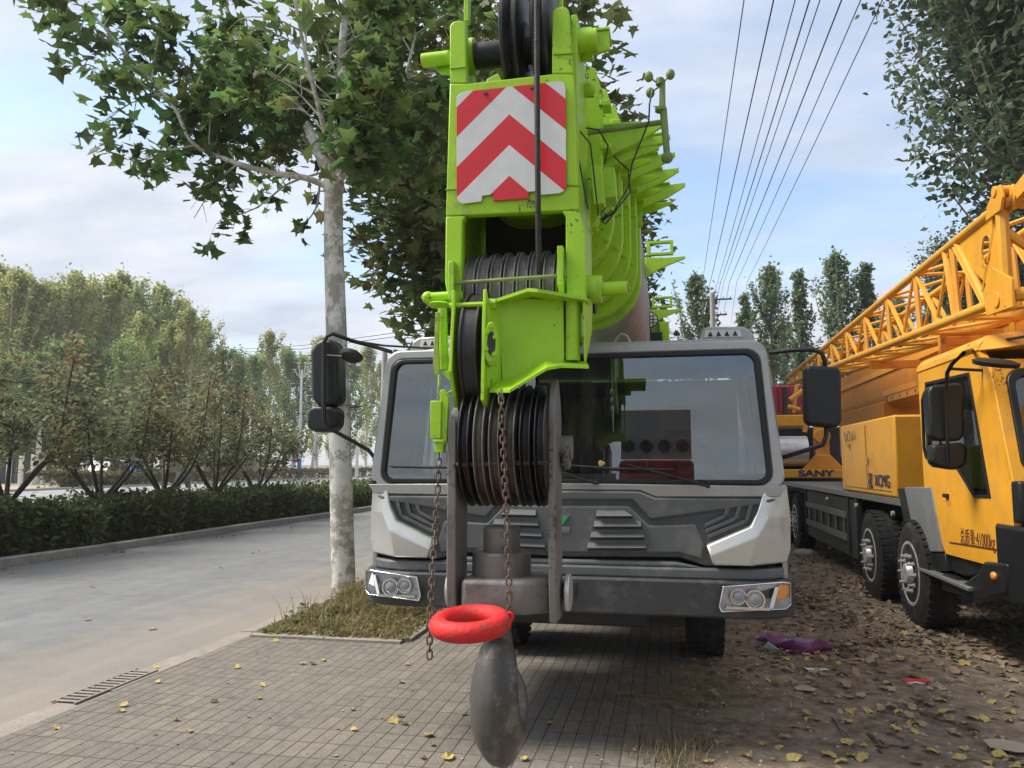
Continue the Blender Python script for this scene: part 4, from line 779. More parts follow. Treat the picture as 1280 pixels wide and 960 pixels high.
# ---- chassis and wheels
def wheel(cx, cy, r, w, side, parent, rim=m_dark, bolts=True, name='wheel', rimr=.56):
    """side = -1: outer face looks towards -X"""
    q = MB(); o = side*w/2
    prof = [(-w/2, r*.58), (-w/2, r*.72), (-w*.46, r*.9), (-w*.40, r*.975), (-w*.3, r), (w*.3, r), (w*.40, r*.975), (w*.46, r*.9), (w/2, r*.72), (w/2, r*.58)]
    q.lathe((cx, cy, r), (1, 0, 0), prof, 48)
    wh = q.build(name, m_rubber, parent)
    q = MB()
    for k in range(40):
        a = 2*math.pi*k/40
        for s_ in (-1, 1):
            c = Vector((cx+s_*w*.27, cy+math.cos(a+.05*s_)*r*1.0, r+math.sin(a+.05*s_)*r*1.0)); t = Vector((0, -math.sin(a), math.cos(a))); n = Vector((0, math.cos(a), math.sin(a)))
            u = Vector((w*.19, 0, 0)); tt = t*r*.045; P = [c-u-tt-n*.01, c+u-tt-n*.01, c+u+tt-n*.01, c-u+tt-n*.01]; q.slab(P, n*.015)
    q.build('tread', m_rubber, wh, smooth=None)
    q = MB(); x = cx+o; s = side
    q.lathe((x, cy, r), (s, 0, 0), [(-w*.8, r*.5), (-.02, r*rimr), (.004, r*rimr), (.006, r*(rimr-.05)), (-.03, r*.46), (-.05, r*.38), (-.045, r*.24), (-.01, r*.22), (.05, r*.17), (.055, r*.05)], 32)
    rm = q.build('rim', rim, wh)
    if bolts:
        q = MB()
        for k in range(10):
            a = 2*math.pi*k/10; p = Vector((x-.035*s, cy+math.cos(a)*r*.33, r+math.sin(a)*r*.33)); q.tube([p, p+Vector((s*.055, 0, 0)), p+Vector((s*.056, 0, 0)), p+Vector((s*.10, 0, 0))], [.024, .022, .014, .012], 8)
        q.each('wheel_nut', rim, wh)
        q = MB()
        for k in range(10):
            a = 2*math.pi*(k+.5)/10; p = Vector((x-.038*s, cy+math.cos(a)*r*.455, r+math.sin(a)*r*.455)); q.cyl(p, p+Vector((s*.004, 0, 0)), .026, n=10)
        q.build('vent_holes', m_dark, wh)
    return wh
chs = MB(); chs.box(CX-.45, CX+.45, 4.9, 15.5, .62, .98); chs.box(CX-1.15, CX+1.15, 7.9, 15.3, .98, 1.22); chs.box(CX-1.2, CX+1.2, 4.95, 6.2, .80, 1.0)
chs.box(CX-1.0, CX+1.0, 6.35, 7.8, 1.1, 1.6)
chs.build('chassis', m_dark, gc, bevel=.02)
for y in (7.05, 8.55, 12.2, 13.6):
    for s_ in (1, -1): wheel(CX+s_*.86, y, .55, .32, s_, gc, bolts=(y < 8))
q = MB()
for y in (7.05, 8.55, 12.2, 13.6): q.cyl((CX-.9, y, .55), (CX+.9, y, .55), .09, n=12)
q.each('axle', m_dark, gc)
q = MB(); q.box(CX-1.2, CX-.1, 8.2, 10.0, 1.24, 1.7); q.box(CX-1.1, CX+1.0, 10.0, 14.8, 1.24, 1.9); q.each('superstructure_base', m_green, gc, bevel=.03)
# ---- boom: nested sections seen from the front
def sect(hw, z0, z1, yb=0):        # U-shaped outline (flat top, rounded bottom)
    r = hw*.78; o = [(-hw, z1-.05), (-hw, z0+r)]; o += [(-hw+r*(1-math.cos(R(a))), z0+r*(1-math.sin(R(a)))) for a in range(15, 90, 15)]
    o = o+[(-hw+r, z0)]; m_ = [(-x, z) for x, z in reversed(o)]; return [(CX-.03+x, z) for x, z in o+m_+[(hw-.05, z1), (-hw+.05, z1)]]
boom = MB().prism('y', sect(.435, 2.58, 3.58), 5.36, 15.2).build('boom', m_boomgrey, gc, bevel=.0, label='big grey lower boom section behind the green collars')
cols = [(3.80, .285, 2.76, 3.50), (4.12, .318, 2.71, 3.54), (4.42, .350, 2.67, 3.58), (4.72, .382, 2.64, 3.61), (5.02, .412, 2.60, 3.64)]
q = MB().prism('y', sect(.25, 2.80, 3.42), 3.55, 3.79); q.build('inner_section', m_green, gc)
for k, (y, hw, z0, z1) in enumerate(cols):
    q = MB().prism('y', sect(hw, z0, z1), y+.02, y+.29); c = q.build('boom_section', m_green, gc, bevel=.008)
    q = MB().prism('y', sect(hw+.035, z0-.035, z1+.03), y, y+.055); q.build('collar', m_green, c, bevel=.008)
    q = MB(); x = CX-.03+hw+.035
    q.prism('y', [(x-.19, z1), (x-.02, z1), (x+.005, z1-.2), (x+.005, z1+.02), (x-.03, z1+.16), (x-.09, z1+.19)], y+.0, y+.05)
    q.prism('y', [(2*CX-.06-a, b) for a, b in [(x-.19, z1), (x-.02, z1), (x-.03, z1+.16), (x-.09, z1+.19)]], y, y+.05)
    for zz in (z1-.05, z1-.28): q.box(x-.01, x+.045, y-.01, y+.09, zz, zz+.03)
    for zz in (z1-.7, z1-.5): q.cyl((x-.04, y-.014, zz), (x-.04, y+.01, zz), .016, n=8)
    q.each('lug_plate', m_green, c, bevel=.004)
    # sideways rope guide fin
    zf = [3.33, 3.40, 3.42, 3.44, 3.45][k]; tip = [.0, .045, .075, .10, .145][k]
    q = MB(); q.prism('y', [(x-.02, zf-.14), (x-.02, zf+.05), (tip-.10, zf+.03), (tip, zf+.035), (tip, zf+.012), (tip-.12, zf-.06)], y+.06, y+.082); q.box(x-.02, tip-.1, y+.03, y+.11, zf+.03, zf+.04)
    q.build('guide_fin', m_green, c, bevel=.002)
    q = MB(); t2 = tip-.09-.02*(k % 2); z2 = zf-.075; q.prism('y', [(x-.02, z2-.07), (x-.02, z2+.04), (t2-.08, z2+.022), (t2, z2+.025), (t2, z2+.008), (t2-.10, z2-.03)], y+.17, y+.186); q.build('guide_fin', m_green, c, bevel=.002)
    q = MB().prism('y', sect(hw+.018, z0-.018, z1+.012), y+.15, y+.175); q.build('stiffener_ring', m_green, c, bevel=.004)
    q = MB(); q.box(x-.02, x+.03, y+.10, y+.14, z1-.42, z1-.12); q.build('wear_pad_bracket', m_green, c, bevel=.004)
q = MB().prism('y', sect(.458, 2.565, 3.67), 5.33, 5.42); q.build('base_collar', m_green, gc, bevel=.01)
for y, zf in ((7.35, 3.56), (9.6, 3.50)):
    x = CX-.03+.435; q = MB(); q.prism('y', [(x, zf-.16), (x, zf+.04), (x+.22, zf+.03), (x+.38, zf+.035), (x+.38, zf+.015), (x+.15, zf-.07)], y, y+.03)
    q.ring([(x+.02, y, zf+.06), (x+.27, y, zf+.06), (x+.27, y, zf+.20), (x+.02, y, zf+.20)], [(x+.05, y, zf+.085), (x+.24, y, zf+.085), (x+.24, y, zf+.175), (x+.05, y, zf+.175)], (0, .05, 0))
    q.build('guide_fin', m_green, gc, bevel=.003)
# right side equipment on the head
def bxp(q, x0, y0, x1, y1, Y, dY):
    a, b = at(x0, y0, Y=Y), at(x1, y1, Y=Y); q.box(min(a.x, b.x), max(a.x, b.x), Y, Y+dY, min(a.z, b.z), max(a.z, b.z))
# ---- boom head
YF = 3.2
def fr(pts, y=YF): return [(p.x, p.z) for p in (at(a, b, Y=y) for a, b in pts)]
head = MB(); T_ = .05
head.prism('y', fr([(562, 104), (562, 32), (566, 27), (574, 25), (582, 27), (583, 104)]), YF, YF+T_)
head.prism('y', fr([(690, 92), (690, 14), (696, 9), (706, 8), (711, 12), (717, 92)]), YF, YF+T_)
head.prism('y', fr([(562, 104.3), (583, 104.3), (690, 92.3), (717, 92.3), (724, 262), (557, 270)]), YF, YF+T_)
head.prism('y', fr([(557, 270.4), (582, 269.4), (578, 276), (577, 352), (574, 385), (562, 385), (556, 352)]), YF, YF+T_)
head.prism('y', fr([(702, 263.5), (724, 262.4), (732, 292), (733, 380), (709, 380), (707, 350), (707, 270)]), YF, YF+T_)
hd = head.build('boom_head', m_green, gc, bevel=.006)
q = MB()
for y0 in (235, 87): 
    for (a, b) in (((557, 237), (578, 236)), ((708, 232), (724, 232)), ((563, 86), (582, 84)), ((692, 68), (716, 67))): q.tube([at(*a, Y=YF-.002), at(*b, Y=YF-.002)], .004, 6)
q.each('weld_seam', m_green, hd)
def sidez(x, y, Y=YF): return at(x, y, Y=Y).z
xl, xr = at(560, 200, Y=YF).x, at(722, 200, Y=YF).x
zt1, zb1 = sidez(570, 27), sidez(570, 385)
for nm, x0, x1 in (('side_plate', xl+.006, xl+.034), ('side_plate', xr-.030, xr-.002)):
    q = MB(); pts = [(YF+.05, zt1), (YF+.14, zt1+.02), (YF+.30, zt1-.02), (YF+.40, zt1-.14), (YF+.46, 3.2), (YF+.62, 2.95), (YF+.62, 2.55), (YF+.40, 2.18), (YF+.05, 2.18)]
    q.prism('x', pts, x0, x1); q.build(nm, m_green, hd, bevel=.006)
q = MB(); q.box(xl+.05, xr-.05, YF+.3, YF+.34, 2.95, 3.30); q.box(xl+.05, xr-.05, YF+.52, YF+.56, 2.2, 2.9); q.each('inner_web', m_dark, hd)
MB().prism('y', [(xl+.035, 3.30), (xr-.035, 3.34), (xr-.035, 3.30), (xl+.035, 3.26)], YF+.055, YF+.3).build('cross_plate', m_green, hd)
# upper axle and sheaves
za = at(640, 66, Y=YF+.22).z; q = MB(); q.cyl((xl, YF+.22, za), (xr+.03, YF+.22, za), .062, n=24); q.build('upper_axle', m_dark, hd)
q = MB(); q.cyl((xl+.034, YF+.22, za), (xl+.07, YF+.22, za), .085, n=24); q.cyl((xr+.0, YF+.22, za), (xr+.05, YF+.22, za), .075, n=24); q.each('axle_boss', m_green, hd)
def sheave(q, x, w, yc, zc, r, groove=.035, flat=False):
    if flat: q.lathe((x-w/2, yc, zc), (1, 0, 0), [(0, r*.3), (0, r*.94), (w*.06, r), (w*.16, r), (w*.24, r-groove), (w*.80, r-groove*1.2), (w*.86, r), (w*.96, r), (w, r*.94), (w, r*.3)], 44); return
    q.lathe((x-w/2, yc, zc), (1, 0, 0), [(0, r*.3), (0, r*.95), (w*.08, r), (w*.22, r), (w*.5, r-groove), (w*.78, r), (w*.92, r), (w, r*.95), (w, r*.3)], 40)
for x_ in (638, 676):
    q = MB(); xc = at(x_, 50, Y=YF+.05).x; sheave(q, xc, .085, YF+.24, za+.03, .27); q.lathe((xc-.05, YF+.24, za+.03), (1, 0, 0), [(0, .11), (.1, .11)], 24); q.build('upper_sheave', m_nylon, hd)
# lifting lugs above
q = MB(); bxp(q, 580, -40, 586, 26, YF+.1, .04); bxp(q, 697, -40, 703, 12, YF+.1, .04); q.each('rope_keeper', m_green, hd, bevel=.004)
q = MB()
for xa, ya, xb, yb in ((528, 76, 562, 72), (716, 54, 730, 53)): 
    a, b = at(xa, ya, Y=YF+.12), at(xb, yb, Y=YF+.12); q.cyl(a, b, .033, n=16)
a = at(722, 52, Y=YF+.1); q.cyl(a, a+Vector((.09, 0, 0)), .05, n=16)
q.each('side_pin', m_green, hd, bevel=.003)
q = MB(); q.prism('y', fr([(530, 70), (562, 66), (562, 88), (548, 88)], YF+.12), YF+.15, YF+.17); q.prism('y', fr([(722, 42), (761, 36), (762, 60), (742, 66), (722, 62)], YF+.12), YF+.13, YF+.15)
a = at(724, 40, Y=YF+.12); b = at(762, 36, Y=YF+.12); q.slab([a, b, b+Vector((0, .16, .0)), a+Vector((0, .16, .0))], (0, 0, .012)); q.each('pin_bracket', m_green, hd, bevel=.003)
# chevron warning plate
SIGN = [(575, 118), (580, 115), (700, 102), (705, 104), (707, 110), (708, 233), (705, 239), (699, 242), (673, 244), (672, 239), (661, 240), (661, 248), (619, 251), (617, 251), (617, 243), (603, 245), (602, 252), (578, 255), (573, 252), (571, 246), (571, 122)]
ms = bpy.data.materials.new('chevron_reflector'); ms.use_nodes = True; nt = ms.node_tree; L = nt.links.new; b = nt.nodes['Principled BSDF']; b.inputs['Roughness'].default_value = .35
tc = nd(nt, 'ShaderNodeTexCoord'); sx = nd(nt, 'ShaderNodeSeparateXYZ'); L(tc.outputs['Object'], sx.inputs[0])
c0 = at(637.5, 145, Y=YF); c1 = at(637.5, 183, Y=YF); hB = c0.z-c1.z
s1 = nd(nt, 'ShaderNodeMath', operation='SUBTRACT'); L(sx.outputs['X'], s1.inputs[0]); s1.inputs[1].default_value = c0.x
ab = nd(nt, 'ShaderNodeMath', operation='ABSOLUTE'); L(s1.outputs[0], ab.inputs[0]); ma_ = nd(nt, 'ShaderNodeMath', operation='MULTIPLY_ADD'); L(ab.outputs[0], ma_.inputs[0]); ma_.inputs[1].default_value = .93; L(sx.outputs['Z'], ma_.inputs[2])
s2 = nd(nt, 'ShaderNodeMath', operation='SUBTRACT'); L(ma_.outputs[0], s2.inputs[0]); s2.inputs[1].default_value = c0.z-10*hB
dv = nd(nt, 'ShaderNodeMath', operation='DIVIDE'); L(s2.outputs[0], dv.inputs[0]); dv.inputs[1].default_value = 2*hB; fc = nd(nt, 'ShaderNodeMath', operation='FRACT'); L(dv.outputs[0], fc.inputs[0]); lt_ = nd(nt, 'ShaderNodeMath', operation='LESS_THAN'); L(fc.outputs[0], lt_.inputs[0]); lt_.inputs[1].default_value = .5
nz = nd(nt, 'ShaderNodeTexNoise'); nz.inputs['Scale'].default_value = 18; nz.inputs['Detail'].default_value = 6; L(tc.outputs['Object'], nz.inputs['Vector']); rz_ = nd(nt, 'ShaderNodeMapRange'); rz_.inputs['To Min'].default_value = .84; rz_.inputs['To Max'].default_value = 1.1; L(nz.outputs['Fac'], rz_.inputs['Value'])
mx = nd(nt, 'ShaderNodeMix', data_type='RGBA'); L(lt_.outputs[0], mx.inputs['Factor']); mx.inputs['A'].default_value = (.60, .012, .022, 1); mx.inputs['B'].default_value = (.60, .61, .58, 1)
m2 = nd(nt, 'ShaderNodeMix', data_type='RGBA', blend_type='MULTIPLY'); m2.inputs['Factor'].default_value = 1; L(mx.outputs['Result'], m2.inputs['A']); L(rz_.outputs[0], m2.inputs['B']); L(m2.outputs['Result'], b.inputs['Base Color'])
MB().prism('y', fr(SIGN, YF-.012), YF-.016, YF-.008).build('warning_plate', ms, hd, bevel=.001, smooth=None)
q = MB()
for x_, y_ in ((607, 117), (665, 110)): a = at(x_, y_, Y=YF-.016); q.cyl(a, a+Vector((0, -.012, 0)), .008, n=8)
q.each('bolt', m_rust, hd)
# lower sheave row
zs = 2.36; ys = YF+.24
for k in range(8):
    q = MB(); x = at(588+k*16.4, 320, Y=YF+.05).x; sheave(q, x, .054, ys, zs, .235, .016, True); q.build('lower_sheave', mat('grimy_sheave', (.19, .178, .165), .5, var=.35, scale=9, bump=.2, dirt=(.03, .028, .026), dirt_amt=.45, dscale=8), hd)
q = MB(); q.cyl((xl-.03, ys, zs), (xr+.05, ys, zs), .06, n=20); q.build('lower_axle', m_dark, hd)
q = MB(); q.tube([at(567, 354, Y=YF-.03), at(709, 344, Y=YF-.03)], .009, 8); q.build('keeper_rod', mat('grimy_green', (.19, .21, .08), .6, var=.3, scale=12), hd)
q = MB(); q.prism('x', [(YF-.05, 2.33), (YF-.05, 2.5), (YF+.0, 2.5), (YF+.0, 2.3)], xl+.02, xl+.045); q.prism('x', [(YF-.05, 2.37), (YF-.05, 2.54), (YF+.0, 2.54), (YF+.0, 2.33)], xr-.085, xr-.06); q.each('rod_bracket', m_green, hd, bevel=.003)
# right lower pin with bracket
q = MB(); a = at(738, 362, Y=YF+.1); q.cyl(a-Vector((.03, 0, 0)), a+Vector((.05, 0, 0)), .062, n=20); q.cyl(a, a+Vector((.16, 0, .0)), .03, n=12); c = at(742, 357, Y=YF+.12); q.box(a.x+.02, a.x+.165, YF+.1, YF+.25, c.z-.005, c.z+.01); q.prism('y', fr([(748, 357), (774, 354), (776, 366), (748, 372)], YF+.12), YF+.1, YF+.115); q.build('lower_side_pin', m_green, hd, bevel=.003)
q = MB(); a = at(535, 372, Y=YF+.02); b = at(580, 369, Y=YF+.02); q.cyl(a, b, .022, n=12); q.sph(tuple(a), .028, 8); q.lathe(at(549, 384, Y=YF), (0, 0, 1), [(0, .04), (.012, .055), (.02, .04)], 16); q.build('left_side_pin', m_green, hd)
# auxiliary sheave in its cheek plates
ax = at(586, 430, Y=3.02).x; ac = at(586, 442, Y=3.17).z
q = MB(); sheave(q, ax+.004, .082, 3.24, ac, .275, .010, True); q.build('auxiliary_sheave', m_nylon, hd)
q = MB(); q.prism('x', [(3.02, ac+.17), (3.02, ac+.245), (3.10, ac+.245), (3.2, ac+.12), (3.4, ac+.12), (3.42, ac-.2), (3.08, ac-.24), (2.98, ac-.1)], ax-.075, ax-.06); q.build('left_cheek_plate', m_green, hd, bevel=.003)
q = MB(); xc = ax+.065; q.prism('x', [(2.98, ac+.12), (3.00, ac+.24), (3.06, ac+.17), (3.2, ac+.2), (3.45, ac+.2), (3.45, ac-.25), (3.05, ac-.26), (2.96, ac-.22)], xc, xc+.015); q.build('right_cheek_plate', m_green, hd, bevel=.003)
q = MB(); q.tube([(ax-.09, 3.04, ac+.185), (xc+.04, 3.04, ac+.185)], .011, 8); q.cyl((xc+.015, 3.04, ac+.185), (xc+.045, 3.04, ac+.185), .022, n=6); q.build('cheek_bolt', m_green, hd)
# the big welded box right of it: oblique cheek + front face + lips
P_ = lambda x, y, Y: tuple(at(x, y, Y=Y))
q = MB(); q.slab([at(604, 372, Y=3.0), at(622, 374, Y=3.08), at(622, 482, Y=3.08), at(604, 486, Y=3.0)], (.012, .012, 0)); q.build('cheek_wing', m_green, hd, bevel=.002)
q = MB(); q.slab([P_(621, 373, 3.09), P_(704, 374, 3.14), P_(705, 452, 3.14), P_(628, 478, 3.09)], (0, .02, 0)); q.build('box_face', m_green, hd, bevel=.003)
q = MB(); lp = [(618, 374, 3.06), (660, 360, 3.0), (672, 361, 2.99), (733, 371, 3.1)]; fr_ = [at(x, y, Y=Y) for x, y, Y in lp]; bk = [Vector((p.x, 3.36, p.z+.004)) for p in fr_]
q.add([tuple(p) for p in fr_+bk]+[tuple(p+Vector((0, 0, -.014))) for p in fr_+bk], [(0, 1, 5, 4), (1, 2, 6, 5), (2, 3, 7, 6), (8, 12, 13, 9), (9, 13, 14, 10), (10, 14, 15, 11), (0, 8, 9, 1), (1, 9, 10, 2), (2, 10, 11, 3), (3, 11, 15, 7), (0, 4, 12, 8), (4, 5, 13, 12), (5, 6, 14, 13), (6, 7, 15, 14)]); q.build('box_top_lip', m_green, hd, smooth=20)
q = MB(); fr_ = [at(x, y, Y=Y) for x, y, Y in ((612, 487, 3.0), (637, 487, 2.95), (684, 459, 3.0), (702, 456, 3.05), (736, 457, 3.06))]; bk = [at(x, y, Y=Y) for x, y, Y in ((630, 470, 3.12), (640, 468, 3.14), (682, 448, 3.15), (704, 450, 3.2), (733, 452, 3.22))]; n_ = 5
q.add([tuple(p) for p in fr_+bk]+[tuple(p+Vector((0, 0, -.012))) for p in fr_+bk], [(i, i+1, i+6, i+5) for i in range(4)]+[(i+10, i+15, i+16, i+11) for i in range(4)]+[(i, i+10, i+11, i+1) for i in range(4)]+[(i+5, i+6, i+16, i+15) for i in range(4)]+[(0, 5, 15, 10), (4, 14, 19, 9)]); q.build('box_bottom_lip', m_green, hd, smooth=20)
q = MB(); a = at(716, 374, Y=3.16); b = at(716, 451, Y=3.16); q.cyl(a, b, .030, n=20); q.build('corner_tube', m_green, hd)
q = MB(); q.slab([P_(731, 375, 3.12), P_(741, 372, 3.3), P_(740, 415, 3.3), P_(733, 452, 3.12)], (-.010, .0, 0)); q.build('corner_web', m_green, hd, bevel=.002)
q = MB(); c = at(614, 430, Y=2.995); q.lathe(c, (.25, -1, 0), [(-.03, .09), (.010, .09), (.014, .085), (.014, .05), (.002, .045)], 28, (.34, 1))
for k in range(6): a = R(60*k+20); p = c+Vector((.018*math.cos(a), -.016, .07*math.sin(a))); q.cyl(p, p+Vector((0.006, -.018, 0)), .009, n=6)
q.build('bearing_cap', m_green, hd)
c = c+Vector((.004, -.014, 0)); MB().lathe(c, (.25, -1, 0), [(0, .046), (.002, .046)], 20, (.34, 1)).build('bearing_hole', m_dark, hd)
# left of the sheave: tube, link strip, limit switch
q = MB(); q.cyl(at(553, 386, Y=3.12), at(555, 462, Y=3.12), .020, n=16); q.prism('y', fr([(562, 460), (570, 466), (566, 480), (553, 466)], 3.1), 3.1, 3.12); q.build('left_tube', m_green, hd)
q = MB(); q.prism('y', fr([(544, 390), (549, 390), (548, 430), (549, 466), (544, 470), (541, 455), (543, 425)], 3.08), 3.08, 3.095); q.tube([at(549, 468, Y=3.07), at(548, 492, Y=3.07), at(556, 494, Y=3.07), at(566, 488, Y=3.07)], .006, 6); q.build('link_strip', mat('worn_green', (.30, .42, .06), .6, var=.25, scale=12, dirt=(.14, .11, .05), dirt_amt=.5, dscale=25), hd, bevel=.002)
q = MB(); bxp(q, 538, 501, 551, 548, 3.02, .06); bxp(q, 541, 549.5, 555, 553, 3.02, .06); bxp(q, 543, 554, 554, 566, 3.03, .04); sw = q.build('limit_switch', m_green, hd, bevel=.003)
q = MB(); q.prism('y', fr([(551.5, 489), (556, 487), (562, 498), (560, 552), (556, 556), (551.5, 552)], 3.05), 3.03, 3.06); q.build('switch_plate', m_green, sw, bevel=.002)
# side boxes, cables, anemometer
q = MB(); q.prism('y', fr([(737, 207), (752, 207), (755, 254), (742, 256)], 3.45), 3.45, 3.60); q.prism('y', fr([(752.5, 210), (768, 208), (770, 246), (755, 248)], 3.60), 3.60, 3.74)
q.prism('y', fr([(726, 182), (760, 205), (762, 212), (727, 212)], 3.5), 3.62, 3.64); q.each('valve_box', m_green, hd, bevel=.004)
q = MB(); c = at(737, 112, Y=3.55); q.cyl(c-Vector((.12, 0, 0)), c+Vector((.0, 0, 0)), .035, n=14); q.sph(tuple(c), .032, 10); q.build('guide_roller', m_green, hd)
an = MB().tube([at(735, 166, Y=3.55), at(832, 152, Y=3.5)], .013, 10)
an.tube([at(828, 100, Y=3.5), at(828, 135, Y=3.5), at(829, 136, Y=3.5), at(834, 196, Y=3.5)], [.013, .015, .017, .015], 12); an.sph(tuple(at(834, 197, Y=3.5)), .028, 10); an.lathe(at(826, 137, Y=3.5), (0, 0, 1), [(-.01, .016), (-.008, .027), (.008, .027), (.01, .016)], 14); an.lathe(at(825, 106, Y=3.5), (0, 0, 1), [(-.0, .02), (.03, .018)], 14)
ane = an.build('anemometer', mat('olive_green_metal', (.16, .22, .06), .55, var=.25, scale=14), hd)
q = MB(); c0_ = at(826, 107, Y=3.5)
for x_, y_, dy in ((838, 93, -.02), (811, 96, .0), (813, 116, .05)):
    p = at(x_, y_, Y=3.5+dy); q.tube([c0_, p], .004, 6); q.sph(tuple(p), (.021, .018, .026), 8)
q.each('wind_cup', MATS['olive_green_metal'], ane)
q = MB()
q.tube([at(816, 112, Y=3.5), at(812, 130, Y=3.48), at(811, 152, Y=3.48), at(803, 172, Y=3.5), at(790, 205, Y=3.5), at(785, 235, Y=3.45), at(765, 268, Y=3.4), at(752, 275, Y=3.4)], .004, 5)
q.tube([at(720, 158, Y=3.35), at(738, 180, Y=3.3), at(742, 215, Y=3.35), at(748, 270, Y=3.38)], .0035, 5); q.tube([at(724, 200, Y=3.3), at(729, 230, Y=3.3), at(735, 262, Y=3.3)], .0035, 5)
q.tube([at(732, 160, Y=3.4), at(748, 162, Y=3.4), at(760, 182, Y=3.45), at(756, 205, Y=3.5)], .004, 5); q.tube([at(767, 195, Y=3.6), at(785, 212, Y=3.5), at(788, 240, Y=3.5), at(757, 280, Y=3.4)], .004, 5)
for k in range(7): q.tube([at(752+rnd(-3, 3), 272+rnd(-6, 6), Y=3.38), at(760+rnd(-6, 14), 268+rnd(-12, 12), Y=3.38)], .003, 4)
q.each('sensor_cable', m_black, hd)
q = MB(); Yl = 3.9
for y_ in (158, 170, 182): q.tube([at(788, y_+3, Y=Yl), at(832, y_-4, Y=Yl)], .008, 6)
q.tube([at(798, 152, Y=Yl), at(797, 190, Y=Yl)], .008, 6); q.prism('y', fr([(760, 192), (824, 178), (824, 186), (762, 208)], Yl), Yl, Yl+.02); q.build('side_rail', m_green, gc, bevel=.002)
# work lamp and green gear right of the boom, far back
wl = MB(); c = at(811, 402, Y=9); wl.lathe(c+Vector((0, .06, 0)), (.1, -1, .1), [(0, .03), (.03, .08), (.10, .098), (.11, .098)], 20); wl.tube([c+Vector((0, .04, -.08)), at(812, 420, Y=9.05)], .03, 8); wlo = wl.build('work_lamp', m_black, gc)
c2 = c+Vector((.012, -.052, .012)); MB().lathe(c2, (.1, -1, .1), [(0, .085), (.012, .07)], 20).build('lamp_glass', mat('frosted_lens', (.75, .70, .62), .2, var=.1, coat=.5), wlo)
q = MB()
for s_ in (-.04, .0, .04): q.tube([c2+Vector((s_, -.018, -.085)), c2+Vector((s_, -.02, .085))], .005, 4); q.tube([c2+Vector((-.085, -.018, s_)), c2+Vector((.085, -.02, s_))], .005, 4)
q.build('lamp_guard', m_black, wlo)
q = MB(); bxp(q, 797, 416, 828, 424, 9.1, .1); q.build('lamp_bar', m_dark, gc)
q = MB(); bxp(q, 824, 402, 837, 440, 9.6, .4); bxp(q, 812, 406, 823, 440, 9.7, .3); bxp(q, 798, 404, 806, 414, 9.5, .1); bxp(q, 828, 399, 831, 402, 9.6, .05)
q.each('winch_frame', m_green, gc, bevel=.01)
q = MB(); bxp(q, 800, 425, 829, 445, 9.4, .15); q.build('hose_bundle', m_dark, gc)
# tapered hoop on roof edge
q = MB(); q.tube([at(768, 428, Y=5.0), at(773, 420, Y=5.0), at(777, 417, Y=5.0), at(784, 420, Y=5.0), at(788, 428, Y=5.0)], .008, 6); q.build('roof_hoop', m_silver, cab)
# ---- hoist ropes
q = MB(); q.tube([at(671, -60, Y=3.1), at(671, 60, Y=3.1), at(672, 200, Y=3.12), at(673, 300, Y=3.14), at(674, 345, Y=3.2)], .0125, 10)
q.build('front_rope', m_rope, hd)
q = MB()
for x0, x1, y0, y1 in ((598, 598, 386, 560), (632, 636, 480, 560), (655, 652, 470, 560), (672, 674, 465, 560), (646, 642, 470, 560), (585, 590, 520, 600)): q.tube([at(x0, y0, Y=3.28), at(x1, y1, Y=3.28)], .010, 8)
q.each('hoist_rope', m_rope, hd)

# ================================================================ hook block
hb = empty('hook_block', (-.70, 3.2, .4), 'brown steel hook block hanging on ropes below the green boom head', 'hook block')
zc = at(630, 560, Y=3.2).z
def cheek(x0, x1, ztop):
    pts = [(3.05, 1.0), (3.03, 1.15), (3.03, zc+.12), (3.05, ztop-.1), (3.09, ztop-.02), (3.12, ztop), (3.16, ztop-.02), (3.20, ztop-.1), (3.22, zc+.12), (3.22, 1.15), (3.20, 1.0)]
    return MB().prism('x', pts, x0, x1).build('cheek_plate', m_steel, hb, bevel=.006)
xa, xb = at(556, 600, Y=3.0).x, at(571, 600, Y=3.0).x; xc_, xd = at(684, 600, Y=3.0).x, at(698, 600, Y=3.0).x
cheek(xa, xb-.012, 1.86); cheek(xc_-.002, xd-.016, 1.97)
q = MB(); r = .255; xs_ = np.array([xb+.035, xb+.097, xb+.16, xb+.222, xb+.284, xb+.342])
for x in xs_:
    q = MB(); sheave(q, x, .046, 3.2, zc+.01, r, .040, True); q.build('block_sheave', m_sheave if 1 <= list(xs_).index(x) <= 3 else m_nylon, hb)
q = MB(); q.cyl((xa-.03, 3.2, zc), (xd+.03, 3.2, zc), .05, n=20); q.build('sheave_axle', m_steel, hb)
q = MB(); p0 = at(571, 581, Y=3.0); p1 = at(684, 578, Y=3.0); q.tube([p0, p1], .009, 8); q.build('tie_rod', m_rust, hb)
q = MB(); q.cyl((xa-.035, 3.2, zc-.03), (xa-.0, 3.2, zc-.03), .06, n=20); q.cyl((xd, 3.2, zc-.03), (xd+.02, 3.2, zc-.03), .06, n=20); q.each('axle_cap', m_steel, hb)
q = MB(); ct = at(627, 705, Y=3.2); q.lathe((ct.x, 3.2, ct.z), (0, 0, 1), [(-.075, .118), (-.07, .123), (.045, .123), (.055, .115), (.056, .078), (.15, .078), (.158, .07), (.16, .05)], 40); q.build('swivel_nut', m_steel, hb, smooth=30)
q = MB(); z0_, z1_ = at(627, 768, Y=3.1).z, at(627, 722, Y=3.1).z; q.prism('z', [(xb+.002, 3.10), (ct.x-.13, 3.03), (ct.x+.13, 3.03), (xc_-.002, 3.10), (xc_-.002, 3.30), (ct.x+.13, 3.37), (ct.x-.13, 3.37), (xb+.002, 3.30)], z0_+.01, z1_)
q.build('crosshead', m_steel, hb, bevel=.02)
